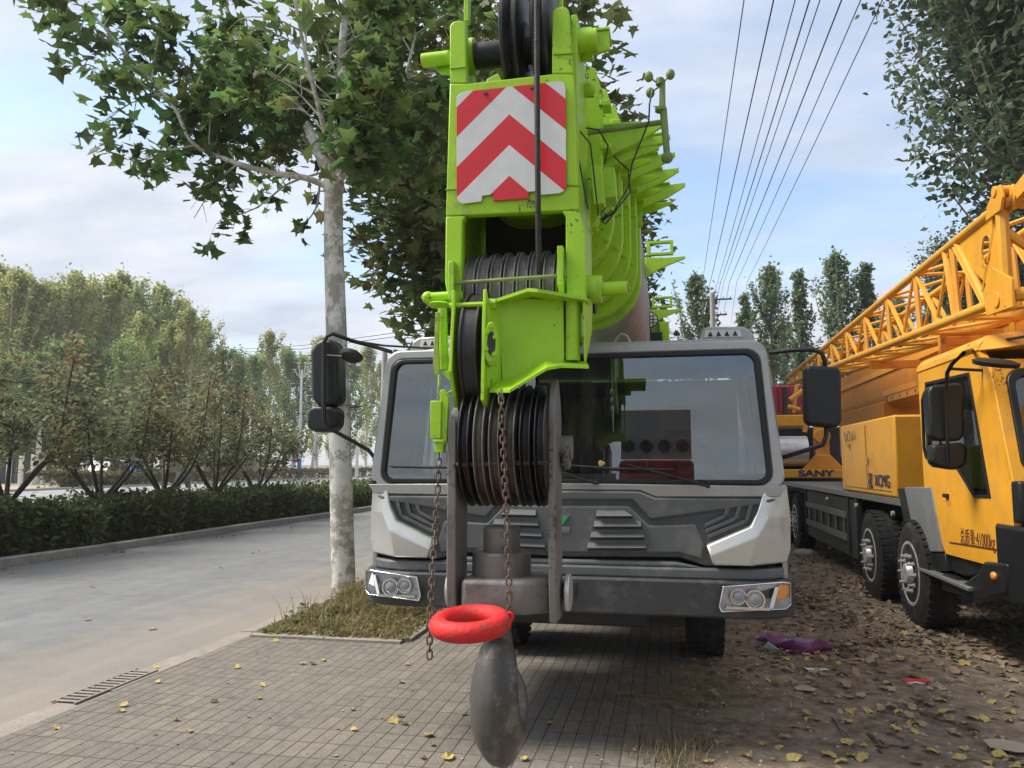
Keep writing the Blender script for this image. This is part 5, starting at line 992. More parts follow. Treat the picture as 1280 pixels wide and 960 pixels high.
q = MB(); q.cyl((xa-.035, 3.2, z0_+.08), (xa, 3.2, z0_+.08), .075, n=24); q.cyl((xd, 3.2, z0_+.08), (xd+.02, 3.2, z0_+.08), .075, n=24); q.each('trunnion_cap', m_silver2, hb, bevel=.004)
# hook: swept trapezoid-oval section
hx = ct.x-.012; dirv = Vector((.10, .995, 0)); side = Vector((-.995, .10, 0)); path = [(0, 1.06, .055, .055), (0, .97, .055, .055), (.0, .90, .062, .064), (-.035, .84, .08, .094), (-.07, .75, .09, .110), (-.08, .66, .10, .118), (-.05, .565, .112, .118), (.03, .495, .110, .114), (.115, .51, .10, .105), (.17, .60, .08, .095), (.185, .68, .055, .07), (.183, .74, .02, .03)]
def cat(pts, n=4):
    out = []
    for i in range(len(pts)-1):
        a, b, c, d = [np.array(pts[max(0, min(len(pts)-1, j))], float) for j in (i-1, i, i+1, i+2)]
        for k in range(n):
            t = k/n; out.append(.5*((2*b)+(c-a)*t+(2*a-5*b+4*c-d)*t*t+(3*b-a-3*c+d)*t**3))
    out.append(np.array(pts[-1], float)); return out
pp = cat(path, 5); V = []; Fa = []; N_ = 40
for i, (u, z, rr, rw) in enumerate(pp):
    a = pp[max(0, i-1)]; b = pp[min(len(pp)-1, i+1)]; t = np.array([b[0]-a[0], b[1]-a[1]]); t /= np.linalg.norm(t); nrm = np.array([t[1], -t[0]])
    for k in range(N_):
        an_ = 2*math.pi*k/N_; cn, sn = math.cos(an_), math.sin(an_); wd = rw*(1-.28*cn) if i > 12 else rw*(1-.28*cn*i/12)   # wider on the outside of the bend... inner side thick
        rg = 1+.13*math.exp(-(((an_-5.75)/.30)**2))-.07*math.exp(-(((an_-5.1)/.35)**2)); cn *= rg; sn *= rg*.94
        uu = u+nrm[0]*cn*rr; zz = z+nrm[1]*cn*rr; p = Vector((hx, 3.2, zz))+dirv*uu+side*(wd*.80*sn*(1+.12*abs(sn))); V.append(tuple(p))
m_ = len(pp); Fa = [(i*N_+k, i*N_+(k+1) % N_, (i+1)*N_+(k+1) % N_, (i+1)*N_+k) for i in range(m_-1) for k in range(N_)]+[tuple(range(N_-1, -1, -1)), tuple((m_-1)*N_+k for k in range(N_))]
MB().add(V, Fa).build('hook', m_hook, hb, smooth=38)
q = MB(); o_ = Vector((hx, 3.2, 0)); q.slab([o_+dirv*.035+Vector((0, 0, .87))+side*.02, o_+dirv*.22+Vector((0, 0, .66))+side*.02, o_+dirv*.19+Vector((0, 0, .63))+side*.02, o_+dirv*.03+Vector((0, 0, .78))+side*.02], side*.03)
q.cyl(o_+dirv*.03+Vector((0, 0, .84))-side*.07, o_+dirv*.03+Vector((0, 0, .84))+side*.09, .016, n=10); q.build('safety_latch', m_steel, hb, bevel=.003)
# ---- chains and red ring
def chain(name, pts, link, r, m, lab, cat_='chain', parent=None):
    P = [Vector(p) for p in pts]; q = MB(); segs = []; L_ = sum((b-a).length for a, b in zip(P, P[1:])); n = int(L_/(link*.74)); dist = 0
    def along(s):
        for a, b in zip(P, P[1:]):
            l = (b-a).length
            if s <= l: return a.lerp(b, s/l), (b-a).normalized()
            s -= l
        return P[-1], (P[-1]-P[-2]).normalized()
    for i in range(n):
        c, d = along((i+.5)*L_/n); u = Vector((1, .25, 0)) if i % 2 else Vector((-.25, 1, 0)); u = (u-d*u.dot(d)).normalized(); h = link/2; w_ = link*.28
        q.tube([c+d*((h-w_)*(1 if math.cos(t) >= 0 else -1)+w_*math.cos(t))+u*(w_*math.sin(t)) for t in [2*math.pi*k/10+.01 for k in range(10)]], r, 5, closed=True)
    o = q.build(name, m, parent, fix=False, smooth=60); return tag(o, lab, cat_)
chain('chain', [at(549, 566, Y=3.05), at(547, 620, Y=3.05), at(541, 700, Y=2.95), at(537, 780, Y=2.86), at(537, 823, Y=2.86)], .036, .0035, m_rust, 'rusty chain hanging left of the hook block, below the limit switch')
chain('chain', [at(626, 488, Y=2.98), at(629, 560, Y=2.94), at(634, 660, Y=2.90), at(636, 720, Y=2.88), at(637, 768, Y=2.86)], .036, .0035, m_rust, 'thin chain hanging in front of the hook block sheaves')
q = MB(); q.tube([at(626, 486, Y=2.98), at(622, 492, Y=2.98), at(628, 499, Y=2.98), at(627, 486, Y=2.97)], .005, 6); q.build('chain_link', MATS['worn_green'], hd)
RC = at(588, 779, Y=2.84); root = empty('counterweight_ring', RC, 'thick red painted ring weight held by chains in front of the hook', 'ring weight')
q = MB(); tx = Vector((1, 0, .035)).normalized(); ty = Vector((0, .985, .10)).normalized(); q.tube([RC+tx*.117*math.cos(t)+ty*.117*math.sin(t) for t in [2*math.pi*k/48 for k in range(48)]], .037, 16, closed=True); q.build('ring', m_redp, root)
q = MB(); e = at(637, 771, Y=2.86); q.tube([e+Vector((.013*math.cos(t), 0, .016*math.sin(t))) for t in [2*math.pi*k/10 for k in range(10)]], .006, 6, closed=True); q.build('eyelet', m_redp, root)
# ================================================================ yellow truck crane on the right
m_yel = mat('crane_yellow', (.68, .315, .020), .42, var=.08, scale=3, dirt=(.50, .25, .06), dirt_amt=.25, dscale=4, chips=.3)
m_yelb = mat('boom_yellow', (.70, .325, .030), .42, var=.10, scale=3, bump=.06, dirt=(.52, .27, .08), dirt_amt=.25, dscale=5, chips=.4)
m_oran = mat('boom_orange', (.62, .24, .028), .48, var=.12, scale=3, dirt=(.40, .16, .04), dirt_amt=.25, dscale=5, chips=.4)
m_fender = mat('fender_grey', (.15, .155, .165), .5, var=.1, scale=4, dirt=(.22, .2, .17), dirt_amt=.3, dscale=6)
m_alu = mat('deck_edge', (.20, .20, .185), .45, metal=.5, var=.2, scale=5)
m_rim = mat('steel_rim', (.50, .50, .50), .38, metal=.35, var=.2, scale=8, dirt=(.2, .17, .14), dirt_amt=.35, dscale=9)
m_tread = mat('tread_plate', (.35, .35, .34), .4, metal=.7, var=.3, scale=60, bump=1., bscale=70)
m_blue = mat('dark_blue_lettering', (.03, .03, .09), .5, var=.05)
m_letter = mat('dark_brown_lettering', (.10, .022, .012), .6, var=.05)
yc = empty('truck_crane', (2.9, 8, 0), 'yellow truck crane with lattice jib stowed along its boom, at the right', 'truck crane')
XS = 2.42; XM = 3.67; XE = 4.92
def S_(pts, X=XS): return [(p.y, p.z) for p in (at(a, b, X=X) for a, b in pts)]
# wheels
for y in (8.5, 10.1, 15.7, 17.0):
    wheel(XS+.08, y, .53, .30, -1, yc, rim=m_rim, bolts=True, rimr=.60); wheel(XE-.15, y, .53, .30, 1, yc, rim=m_rim, bolts=False)
q = MB()
for y in (8.5, 10.1, 15.7, 17.0): q.cyl((XS+.2, y, .53), (XE-.2, y, .53), .09, n=12)
q.each('axle', m_dark, yc)
q = MB(); q.box(XM-.45, XM+.45, 5.6, 17.5, .62, 1.0); q.box(XS+.35, XE-.35, 7.2, 17.3, .98, 1.18); q.build('chassis', m_dark, yc)
# deck
zd = 1.17; q = MB(); q.box(XS-.0, XE, 8.75, 17.6, zd, zd+.075); q.build('deck', m_alu, yc, bevel=.006)
q = MB(); q.box(XS+.03, XS+.06, 11.1, 14.9, .35, zd-.02)
for y in (11.0, 11.5, 14.9): q.box(XS+.0, XS+.08, y, y+.07, .38, zd-.01)
q.box(XS+.1, XS+1.2, 14.93, 14.97, .3, zd-.01); q.each('side_panel', m_dark, yc, bevel=.005)
q = MB()
for z in (.55, .86): q.box(XS-.01, XS+.025, 11.6, 14.8, z, z+.09)
for k in range(6): q.box(XS+.0, XS+.022, 11.75+k*.55, 11.82+k*.55, .64, .86)
q.build('ladder_rail', mat('khaki_steel', (.16, .15, .12), .6, metal=.3, var=.2), yc, bevel=.004)
q = MB()
for y in (9.2, 10.9, 12.8): p = Vector((XS-.005, y, 1.08)); q.cyl(p, p+Vector((-.03, 0, 0)), .028, n=14)
q.each('round_reflector', m_rim, yc)
# engine housing
ENG = MB(); ENG.box(XS+.01, XS+1.0, 9.12, 11.8, zd+.08, 2.16); eng = ENG.build('engine_housing', m_yel, yc, bevel=.025)
q = MB(); q.box(XS+.0, XS+.01, 9.30, 11.6, 1.32, 1.325); q.box(XS-.002, XS+.008, 10.35, 10.37, 1.3, 2.1); q.box(XS-.012, XS+.0, 10.25, 10.30, 1.62, 1.70); q.box(XS-.012, XS+.0, 10.25, 10.30, 1.38, 1.44); q.box(XS-.012, XS+.0, 11.2, 11.3, 1.85, 1.9); q.each('housing_latch', mat('tan_metal', (.45, .27, .09), .5, var=.1), eng)
text('XCMG', .20, m_blue, Matrix.Translation((XS-.001, 9.66, 1.42)) @ M_LEFT, 'lettering', eng, squeeze=1.12, bold=.0)
q = MB()                                              # angular double-hook emblem before the word
for s_ in (1, -1):
    cy, cz = 10.17, 1.42; q.slab([(XS-.003, cy+a*s_, cz+b*s_) for a, b in ((-.075, .09), (.075, .09), (.075, .065), (.02, .0), (-.02, .0), (.03, .065), (-.075, .065))], (-.004, 0, 0))
    q.slab([(XS-.003, cy+a*s_, cz+b*s_) for a, b in ((-.085, .045), (-.05, .045), (-.07, .0), (-.085, .0))], (-.004, 0, 0))
q.build('emblem', m_blue, eng)
text('QY50K-I', .20, mat('pale_lettering', (.42, .30, .16), .6), Matrix.Translation((XS-.001, 11.2, 2.0)) @ M_LEFT, 'model_lettering', eng, squeeze=.9)
# cab
zr = 2.60; cabp = [(8.15, 1.24), (8.15, zr-.08), (8.12, zr), (6.75, zr+.06), (6.60, zr+.0), (6.55, zr-.14)]
lowf = [(6.12, 1.52), (6.10, .95), (6.4, .92), (7.55, 1.06), (7.85, 1.24)]
# side wall of pieces around the window: outline (window follows the photo: tall, stepped down at the front)
win = S_([(1158, 480), (1211, 468), (1237, 620), (1217, 620), (1190, 575), (1160, 573)])
yw = dict(rear=8.15)
front_top = (6.60, zr-.12); front_bot = (6.22, 1.52)
side_out = [(8.15, 1.24), (8.15, zr-.06), (6.66, zr-.06), (6.52, zr-.2), (6.20, 1.50), (6.20, .93), (6.55, .90), S_([(1182, 692)])[0], (7.9, 1.24)]
side_out[6] = S_([(1256, 712)])[0]; side_out[5] = (6.20, side_out[6][1]+.02)
def zl(y): (a, b), (c, d) = side_out[6], side_out[7]; return b+(d-b)*(y-a)/(c-a)
def side_wall(x0, x1):
    q = MB(); w = win
    # split polygon with window hole into pieces that butt together
    q.prism('x', [side_out[0], side_out[1], (w[0][0], zr-.06), w[0], w[5], (w[5][0], 1.24)], x0, x1)
    q.prism('x', [(w[0][0], zr-.06), side_out[2], side_out[3], w[1], w[0]], x0, x1)
    q.prism('x', [side_out[3], side_out[4], (w[2][0], w[2][1]), w[1]], x0, x1)
    q.prism('x', [side_out[4], side_out[5], side_out[6], (w[3][0], zl(w[3][0])), w[3], w[2]], x0, x1)
    q.prism('x', [(w[3][0], zl(w[3][0])), (w[4][0], zl(w[4][0])), w[4], w[3]], x0, x1)
    q.prism('x', [(w[4][0], zl(w[4][0])), side_out[7], (w[5][0], 1.24), w[5], w[4]], x0, x1)
    return q
ycab = side_wall(XS, XS+.05).build('cab', m_yel, yc, smooth=None)
XC2 = XS+2.3
side_wall(XC2-.05, XC2).build('cab_side', m_yel, ycab, smooth=None)
wc = (sum(a for a, b in win)/6, sum(b for a, b in win)/6)
wo = [(wc[0]+(a-wc[0])*1.04, wc[1]+(b-wc[1])*1.03) for a, b in win]; wi = [(wc[0]+(a-wc[0])*.965, wc[1]+(b-wc[1])*.98) for a, b in win]
MB().ring([(XS-.008, a, b) for a, b in wo], [(XS-.008, a, b) for a, b in wi], (.03, 0, 0)).build('window_seal', m_black, ycab, bevel=.003)
MB().prism('x', win, XS+.012, XS+.017).build('side_window', glass_mat('dark_cab_glass', (.10, .10, .11), 1.42, .0, .08), ycab, smooth=None)
q = MB(); q.prism('y', [(XS-.01, zr-.09), (XS+.0, zr-.03), (XS+.06, zr+.03), (XS+.4, zr+.07), (XC2-.4, zr+.07), (XC2-.06, zr+.03), (XC2, zr-.03), (XC2+.01, zr-.09)], 6.62, 8.18)
q.add([(XS-.01, 6.619, zr-.09), (XS+.06, 6.619, zr+.03), (XS+.4, 6.619, zr+.07), (XC2-.4, 6.619, zr+.07), (XC2-.06, 6.619, zr+.03), (XC2+.01, 6.619, zr-.09), (XS+.05, 6.44, zr-.10), (XS+.4, 6.40, zr-.06), (XC2-.4, 6.40, zr-.06), (XC2-.05, 6.44, zr-.10)], [(0, 1, 2, 7, 6), (2, 3, 8, 7), (3, 4, 5, 9, 8), (0, 6, 7, 8, 9, 5)])
q.build('roof', m_yelb, ycab, bevel=.01)
q = MB(); q.box(XS+.05, XC2-.05, 8.08, 8.14, 1.24, zr-.07); q.box(XS+.05, XC2-.05, 6.24, 8.08, 1.0, 1.06); q.build('rear_wall', m_int, ycab)
# front face: pillar, windscreen with black seal
ft = lambda x, z: (x, 6.20+(z-1.5)*.31+.0, z)
po = [ft(XS+.0, zr-.18), ft(XC2, zr-.18), ft(XC2, 1.42), ft(XS+.0, 1.42)]; pi = [ft(XS+.10, zr-.26), ft(XC2-.10, zr-.26), ft(XC2-.08, 1.54), ft(XS+.08, 1.54)]
po_, pi_ = rquad(po, .03), rquad(pi, .12); MB().ring([Vector(p)+Vector((0, -.03, 0)) for p in po_], [Vector(p)+Vector((0, -.03, 0)) for p in pi_], (0, .06, 0)).build('front_frame', m_yel, ycab, bevel=.012)
pj = rquad([ft(XS+.15, zr-.31), ft(XC2-.15, zr-.31), ft(XC2-.13, 1.60), ft(XS+.13, 1.60)], .10)
MB().ring([Vector(p)+Vector((0, -.04, 0)) for p in pi_], [Vector(p)+Vector((0, -.04, 0)) for p in pj], (0, .05, 0)).build('windscreen_seal', m_black, ycab, bevel=.006)
MB().slab([Vector(p)+Vector((0, -.01, 0)) for p in pj], (0, .004, 0)).build('windscreen', m_glass, ycab, smooth=None)
q = MB(); q.box(XS+.05, XC2-.05, 6.155, 6.24, 1.06, 1.42); q.build('front_panel', m_black, ycab, bevel=.02)
q = MB(); q.box(XS-.01, XC2, 6.05, 6.19, 1.20, 1.50); q.build('front_trim', m_black, ycab, bevel=.02)
# bumper, lamp, indicator
q = MB(); q.prism('z', [(XS-.02, 6.5), (XS-.03, 6.1), (XS+.08, 5.88), (XS+.3, 5.82), (XE-.3, 5.82), (XE, 6.0), (XE, 6.5)], .62, 1.18); q.build('bumper', m_black, yc, bevel=.03)
q = MB(); q.lathe((XS+.12, 5.86, .98), (-.5, -.8, 0), [(-.02, .09), (.0, .10), (.02, .09)], 24, (.7, 1.1)); q.build('headlight', m_chrome, yc)
q = MB(); q.prism('x', S_([(1180, 716), (1205, 730), (1225, 716), (1233, 702), (1262, 705), (1262, 742), (1228, 752), (1180, 738)], XS-.02), XS-.04, XS+.3); q.build('step_side', m_black, yc, bevel=.02)
p = at(1243, 720, X=XS-.04); MB().lathe(p, (-1, 0, 0), [(0, .042), (.012, .040), (.02, .03), (.022, .01)], 24, (1, .75)).build('side_indicator', m_orange, yc)
q = MB(); a = at(1152, 717, X=XS-.05); b = at(1215, 735, X=XS-.05); q.slab([(XS-.08, a.y, .60), (XS-.08, b.y, .60), (XS+.3, b.y+.05, .60), (XS+.3, a.y+.05, .60)], (0, 0, .03)); st_ = q.build('step', m_tread, yc, bevel=.004)
# mudguard
g = S_([(1132, 609), (1165, 609), (1180, 690), (1148, 690)], XS-.0); q = MB(); q.prism('x', g, XS-.012, XS+.3); q.build('mudguard', m_fender, yc, bevel=.01)
g = S_([(1122, 611), (1131, 610), (1147, 690), (1140, 696)], XS-.0); q = MB(); q.prism('x', g, XS-.004, XS+.3); g2 = S_([(1143, 692), (1182, 692), (1186, 714), (1149, 712)], XS); q.prism('x', g2, XS-.01, XS+.28); q.prism('x', S_([(1182, 688), (1236, 698), (1232, 712), (1200, 720), (1186, 714)], XS), XS+.03, XS+.3); q.each('mudguard_flap', m_black, yc, bevel=.008)
# door: seams, handle, grab rail, writing
q = MB(); p = at(1183, 619, X=XS); q.box(XS-.03, XS, p.y-.07, p.y+.02, p.z-.02, p.z+.015); q.build('door_handle', m_black, ycab, bevel=.006)
q = MB(); q.box(XS-.004, XS+.0, p.y-.09, p.y+.0, p.z-.09, p.z-.03); q.build('lock_plate', m_oran, ycab)
q = MB(); q.tube([at(1166, 488, X=XS-.01), at(1155, 492, X=XS-.06), at(1153, 500, X=XS-.06), at(1155, 560, X=XS-.06), at(1158, 572, X=XS-.05), at(1166, 577, X=XS-.01)], .014, 8); q.build('grab_rail', m_black, ycab)
ln = [at(x, y, X=XS-.002) for x, y in ((1187, 677), (1251, 687))]; q = MB(); q.slab([ln[0], ln[1], ln[1]-Vector((0, 0, .012)), ln[0]-Vector((0, 0, .012))], (-.003, 0, 0)); q.build('painted_line', m_letter, ycab)
tc_ = at(1221, 675, X=XS-.001); text('总质量:41000kg', .150, m_letter, Matrix.Translation(tc_) @ Matrix.Rotation(R(-2), 4, 'X') @ M_LEFT, 'lettering', ycab, depth=.002, squeeze=.72)
# mirrors of the yellow cab
XMi = XS-.22
q = MB(); q.tube([at(1218, 437, X=XS+.05), at(1205, 441, X=XMi), at(1190, 455, X=XMi), at(1184, 466, X=XMi), at(1183, 492, X=XMi)], .016, 8); q.tube([at(1188, 461, X=XMi), at(1228, 463, X=XS)], .013, 6); q.tube([at(1183, 480, X=XMi), at(1185, 580, X=XMi)], .014, 6)
q.tube([at(1218, 433, X=XS+.1), at(1240, 428, X=XS+.15), at(1285, 420, X=XS+.2)], .012, 6); q.sph(tuple(at(1216, 436, X=XS+.05)), .045, 8)
arm = q.build('mirror_arm', m_black, ycab)
def yshell(px4, X, dy, name, bev):
    y = at(1180, 500, X=X).y; P = [at(a, b, Y=y) for a, b in px4]; return MB().slab(P, (0, dy, 0)).build(name, m_black, arm, bevel=bev, seg=4)
yshell([(1164, 482), (1200, 478), (1205, 484), (1206, 545), (1200, 551), (1170, 551), (1164, 545), (1160, 490)], XMi, .16, 'mirror_head', .03)
yshell([(1166, 556), (1205, 553), (1210, 560), (1208, 582), (1195, 588), (1172, 584), (1165, 578)], XMi, .15, 'wide_mirror_head', .03)
q = MB(); q.lathe(at(1245, 452, X=XS-.06), (.1, -.25, 1), [(-.03, .16), (-.0, .17), (.015, .12), (.02, .04)], 24, (1.0, .9)); q.build('round_mirror', m_black, arm)
# main boom
q = MB(); hw = .36; XB = 3.70
def ysect(hw, z0, z1): r = hw*.6; o = [(-hw, z1), (-hw, z0+r)]+[(-hw+r*(1-math.cos(R(a))), z0+r*(1-math.sin(R(a)))) for a in (22, 45, 68)]+[(-hw+r, z0)]; return [(XB+x, z) for x, z in o+[(-x, z) for x, z in reversed(o)]]
yb = MB().prism('y', ysect(.36, 2.50, 3.28), 6.6, 16.5).build('boom', m_oran, yc, bevel=.01)
q = MB().prism('y', ysect(.33, 2.66, 3.24), 3.6, 6.59).build('boom_section', m_yelb, yc, bevel=.01)
q = MB(); q.prism('y', ysect(.40, 2.56, 3.36), 6.50, 6.62); q.prism('y', ysect(.385, 2.58, 3.34), 8.2, 8.3); q.each('collar', m_yelb, yb, bevel=.008)
q = MB(); q.box(XB-.385, XB-.362, 6.7, 16, 3.02, 3.10); q.box(XB-.40, XB-.362, 10.6, 12.6, 2.56, 2.66); q.box(XB-.41, XB-.36, 10.2, 12.8, 2.66, 2.74)
q.each('boom_rail', m_yelb, yb, bevel=.004)
q = MB()
for k in range(5): c = Vector((XB-.401, 10.9+k*.36, 2.61)); q.cyl(c, c+Vector((-.002, 0, 0)), .025, n=10)
q.each('rail_hole', m_dark, yb)
q = MB(); q.box(XM-.1, XM+1.1, 12.0, 16.8, 1.26, 1.75); q.box(XM-.35, XM+.35, 13, 16.2, 1.75, 2.6); q.each('turntable', m_oran, yc, bevel=.02)
# lattice jib
jo, ji = 2.40, 2.86
def top_z(y): return 3.49-.013*(y-5.8) if y < 15 else 3.37
def bot_z(y): return 2.80+(.42)*max(0, y-6.2)/9.3*.95
jb = MB(); Y0, Y1 = 5.95, 16.2
for X in (jo, ji):
    jb.tube([(X, Y0, top_z(Y0)), (X, Y1, top_z(Y1))], .040, 10); jb.tube([(X, Y0, bot_z(Y0)), (X, Y1, bot_z(Y1))], .040, 10)
jib = jb.build('jib', m_yelb, yc, fix=False, label='yellow lattice jib stowed along the near side of the boom')
q = MB(); ys_ = [7.0+k*1.0 for k in range(10)]
for X in (jo, ji):
    for i, y in enumerate(ys_):
        q.tube([(X, y, top_z(y)), (X, y-.06, bot_z(y-.06))], .026, 6)
        q.tube([(X, y-.03, top_z(y)), (X, y-.62, bot_z(y-.62))] if i % 1 == 0 else [], .024, 6)
        q.tube([(X, y-.5, bot_z(y-.5)), (X, y-.95, top_z(y-.95))], .016, 6)
        if i % 2 and X == ji: q.tube([(X, y, bot_z(y)), (X, y+.5, top_z(y+.5))], .02, 6)
for i, y in enumerate(ys_):
    for zf in (top_z, bot_z):
        q.tube([(jo, y, zf(y)), (ji, y, zf(y))], .018, 6); q.tube([(jo, y, zf(y)), (ji, y-.95, zf(y-.95))], .018, 6)
q.build('lacing', m_yelb, jib, fix=False)
for X, s_ in ((jo, -1), (ji, 1)):
    q = MB(); y1_, y2_ = 6.06, 6.95
    pts = [(y1_, top_z(y1_)-.035), (y2_, top_z(y2_)-.035), (y1_+.25, bot_z(6.2)+.16), (y1_, bot_z(6.2)+.1)]
    cy_, cz_ = 6.30, 3.23; hole = [(cy_+.085*math.cos(t), cz_+.12*math.sin(t)) for t in [2*math.pi*k/16 for k in range(16)]]
    # gusset with an oval hole: ring from the hole to the outline sampled at the same angles
    outl = []
    for k in range(16):
        t = 2*math.pi*k/16; d = (math.cos(t), math.sin(t)); best = 9
        for a, b in zip(pts, pts[1:]+pts[:1]):
            ex, ez = b[0]-a[0], b[1]-a[1]; den = d[0]*ez-d[1]*ex
            if abs(den) < 1e-9: continue
            s = ((a[0]-cy_)*ez-(a[1]-cz_)*ex)/den; u = ((a[0]-cy_)*d[1]-(a[1]-cz_)*d[0])/den
            if s > 0 and -1e-6 <= u <= 1+1e-6: best = min(best, s)
        outl.append((X-.006, cy_+d[0]*best, cz_+d[1]*best))
    q.ring(outl, [(X-.006, a, b) for a, b in hole], (.012, 0, 0)); q.build('gusset_plate', m_yelb, jib, smooth=None)
q = MB()
for X in (jo, ji):
    q.tube([(X, 6.0, top_z(6)+.02), (X, 6.0, bot_z(6)-.02)], .045, 8); q.tube([(X, 6.9, top_z(7)), (X, 6.35, bot_z(6.3)+.02)], .03, 8); q.tube([(X, 7.15, top_z(7)), (X, 7.0, bot_z(7))], .035, 8)
    q.prism('x', [(6.16, 3.42), (6.12, 3.52), (5.98, 3.60), (5.88, 3.60), (5.85, 3.5), (5.9, 3.42)], X-.05, X-.03); q.prism('x', [(6.16, 3.42), (6.12, 3.52), (5.98, 3.60), (5.88, 3.60), (5.85, 3.5), (5.9, 3.42)], X+.03, X+.05)
    q.prism('x', [(6.25, bot_z(6)-.08), (6.3, bot_z(6)+.1), (6.1, bot_z(6)+.25), (5.8, bot_z(6)+.1), (5.8, bot_z(6)-.1)], X-.05, X-.03); q.cyl((X-.06, 6.05, bot_z(6)), (X+.06, 6.05, bot_z(6)), .055, n=14)
    q.cyl((X-.06, 5.97, 3.58), (X+.06, 5.97, 3.58), .04, n=12)
q.tube([(jo, 6.0, 3.3), (ji, 6.0, 2.9)], .035, 8); q.tube([(jo, 5.9, bot_z(6)), (ji, 5.9, bot_z(6))], .045, 8); q.tube([(jo, 5.95, top_z(6)), (ji+.5, 5.95, top_z(6)-.1)], .04, 8)
q.build('jib_foot', m_yelb, jib, bevel=.003)
q = MB(); q.prism('x', [(5.95, 3.46), (6.0, 3.56), (5.6, 3.64), (5.2, 3.70), (5.2, 3.58), (5.6, 3.5)], ji-.10, ji-.06); q.prism('x', [(5.95, 3.46), (6.0, 3.56), (5.6, 3.64), (5.2, 3.70), (5.2, 3.58), (5.6, 3.5)], jo+.04, jo+.07); q.box(jo+.07, ji-.1, 5.2, 5.9, 3.56, 3.60)
q.each('lug_arm', m_yelb, jib, bevel=.01)
q = MB(); q.box(jo+.2, jo+.75, 8.0, 8.1, 2.62, 2.9); q.box(jo+.3, 3.3, 11.0, 11.1, 2.9, 3.0); q.box(jo+.1, 3.3, 7.6, 7.7, 2.70, 2.78); q.tube([(jo+.3, 8.6, 2.35), (3.3, 8.6, 2.7)], .03, 6); q.each('jib_bracket', m_oran, yc, bevel=.004)
q = MB(); q.tube([at(1258, 500, Y=6.9), at(1270, 530, Y=6.9), at(1290, 560, Y=6.9)], .02, 6); q.tube([at(1262, 540, Y=6.9), at(1295, 520, Y=6.9)], .02, 6); q.build('cab_interior_frame', m_int, ycab)

# ================================================================ yellow crane further back
sc = empty('truck_crane', (3.4, 17.5, 0), 'further yellow truck crane, only its lettered front beam and winch post showing', 'truck crane')
q = MB(); q.box(2.05, 4.4, 18.6, 18.9, 1.30, 1.50); fb = q.build('front_beam', m_yel, sc, bevel=.02)
text('SANY', .20, m_blue, Matrix.Translation(at(1020, 592, Y=18.597)) @ M_FRONT, 'lettering', fb, depth=.003, squeeze=1.5, bold=.008)
q = MB(); a, b = at(960, 519, Y=19), at(1052, 532, Y=19); q.box(a.x-.3, b.x+.5, 19, 19.2, b.z, a.z); q.build('upper_beam', m_yel, sc, bevel=.02)
q = MB(); q.box(2.0, 4.4, 19.4, 25, 1.0, 2.5); q.build('body', m_dark, sc, bevel=.05)
q = MB(); a, b = at(978, 545, Y=18.9), at(1010, 583, Y=18.9); q.cyl((a.x-.3, 19.0, (a.z+b.z)/2), (b.x, 19.0, (a.z+b.z)/2), (a.z-b.z)/2, n=20); q.build('tank', m_silver2, sc)
q = MB(); a, b = at(1018, 535, Y=18.8), at(1038, 582, Y=18.8); q.box(a.x, b.x, 18.8, 19.0, b.z, a.z+.1); q.prism('y', [(a.x-.3, 1.5), (b.x+.3, 1.5), (b.x, b.z+.25), (a.x, b.z+.25)], 18.75, 18.95); q.cyl(at(1028, 545, Y=18.7), at(1028, 545, Y=18.7)+Vector((.0, .2, 0)), .18, n=16); q.build('winch_post', m_oran, sc, bevel=.02)
q = MB()
for (x0, y0, x1, y1, r) in ((988, 500, 1003, 488, .06), (985, 508, 1000, 512, .05), (996, 480, 992, 516, .04), (1006, 540, 1012, 470, .05), (1003, 490, 1015, 520, .04)): q.tube([at(x0, y0, Y=18), at(x1, y1, Y=18)], r, 8)
q.each('linkage', m_yelb, sc)
q = MB(); q.box(2.1, 4.3, 18.4, 18.6, .6, 1.1); q.build('bumper', m_dark, sc, bevel=.02)
for x in (2.4, 4.1): wheel(x, 19.9, .52, .32, -1 if x < 3 else 1, sc, bolts=False)
# red crane further back still
m_mag = mat('dark_red_paint', (.33, .022, .045), .45, var=.12, scale=4, dirt=(.2, .05, .05), dirt_amt=.2)
rc = empty('truck_crane', (3.4, 28, 0), 'dark red truck crane, a strip of its cab showing above a yellow beam', 'truck crane')
q = MB(); a, b = at(960, 482, Y=28), at(1012, 522, Y=28); q.box(a.x-1.0, b.x, 28, 31, 1.0, a.z); q.build('cab', m_mag, rc, bevel=.06)
q = MB()
for x_ in (969, 975, 990, 997): p0, p1 = at(x_, 483, Y=27.95), at(x_+1, 518, Y=27.95); q.tube([p0, p1], .05, 6)
q.each('vertical_rib', m_mag, rc)
q = MB(); p0, p1 = at(979, 484, Y=27.9), at(985, 518, Y=27.9); q.box(p0.x, p1.x, 27.9, 27.98, p1.z, p0.z); q.build('door_gap', m_dark, rc)
q = MB(); q.box(2.4, 4.6, 28, 36, .6, 1.0); q.build('chassis', m_dark, rc)
for x in (2.5, 4.4): wheel(x, 29.4, .52, .32, -1 if x < 3 else 1, rc, bolts=False)

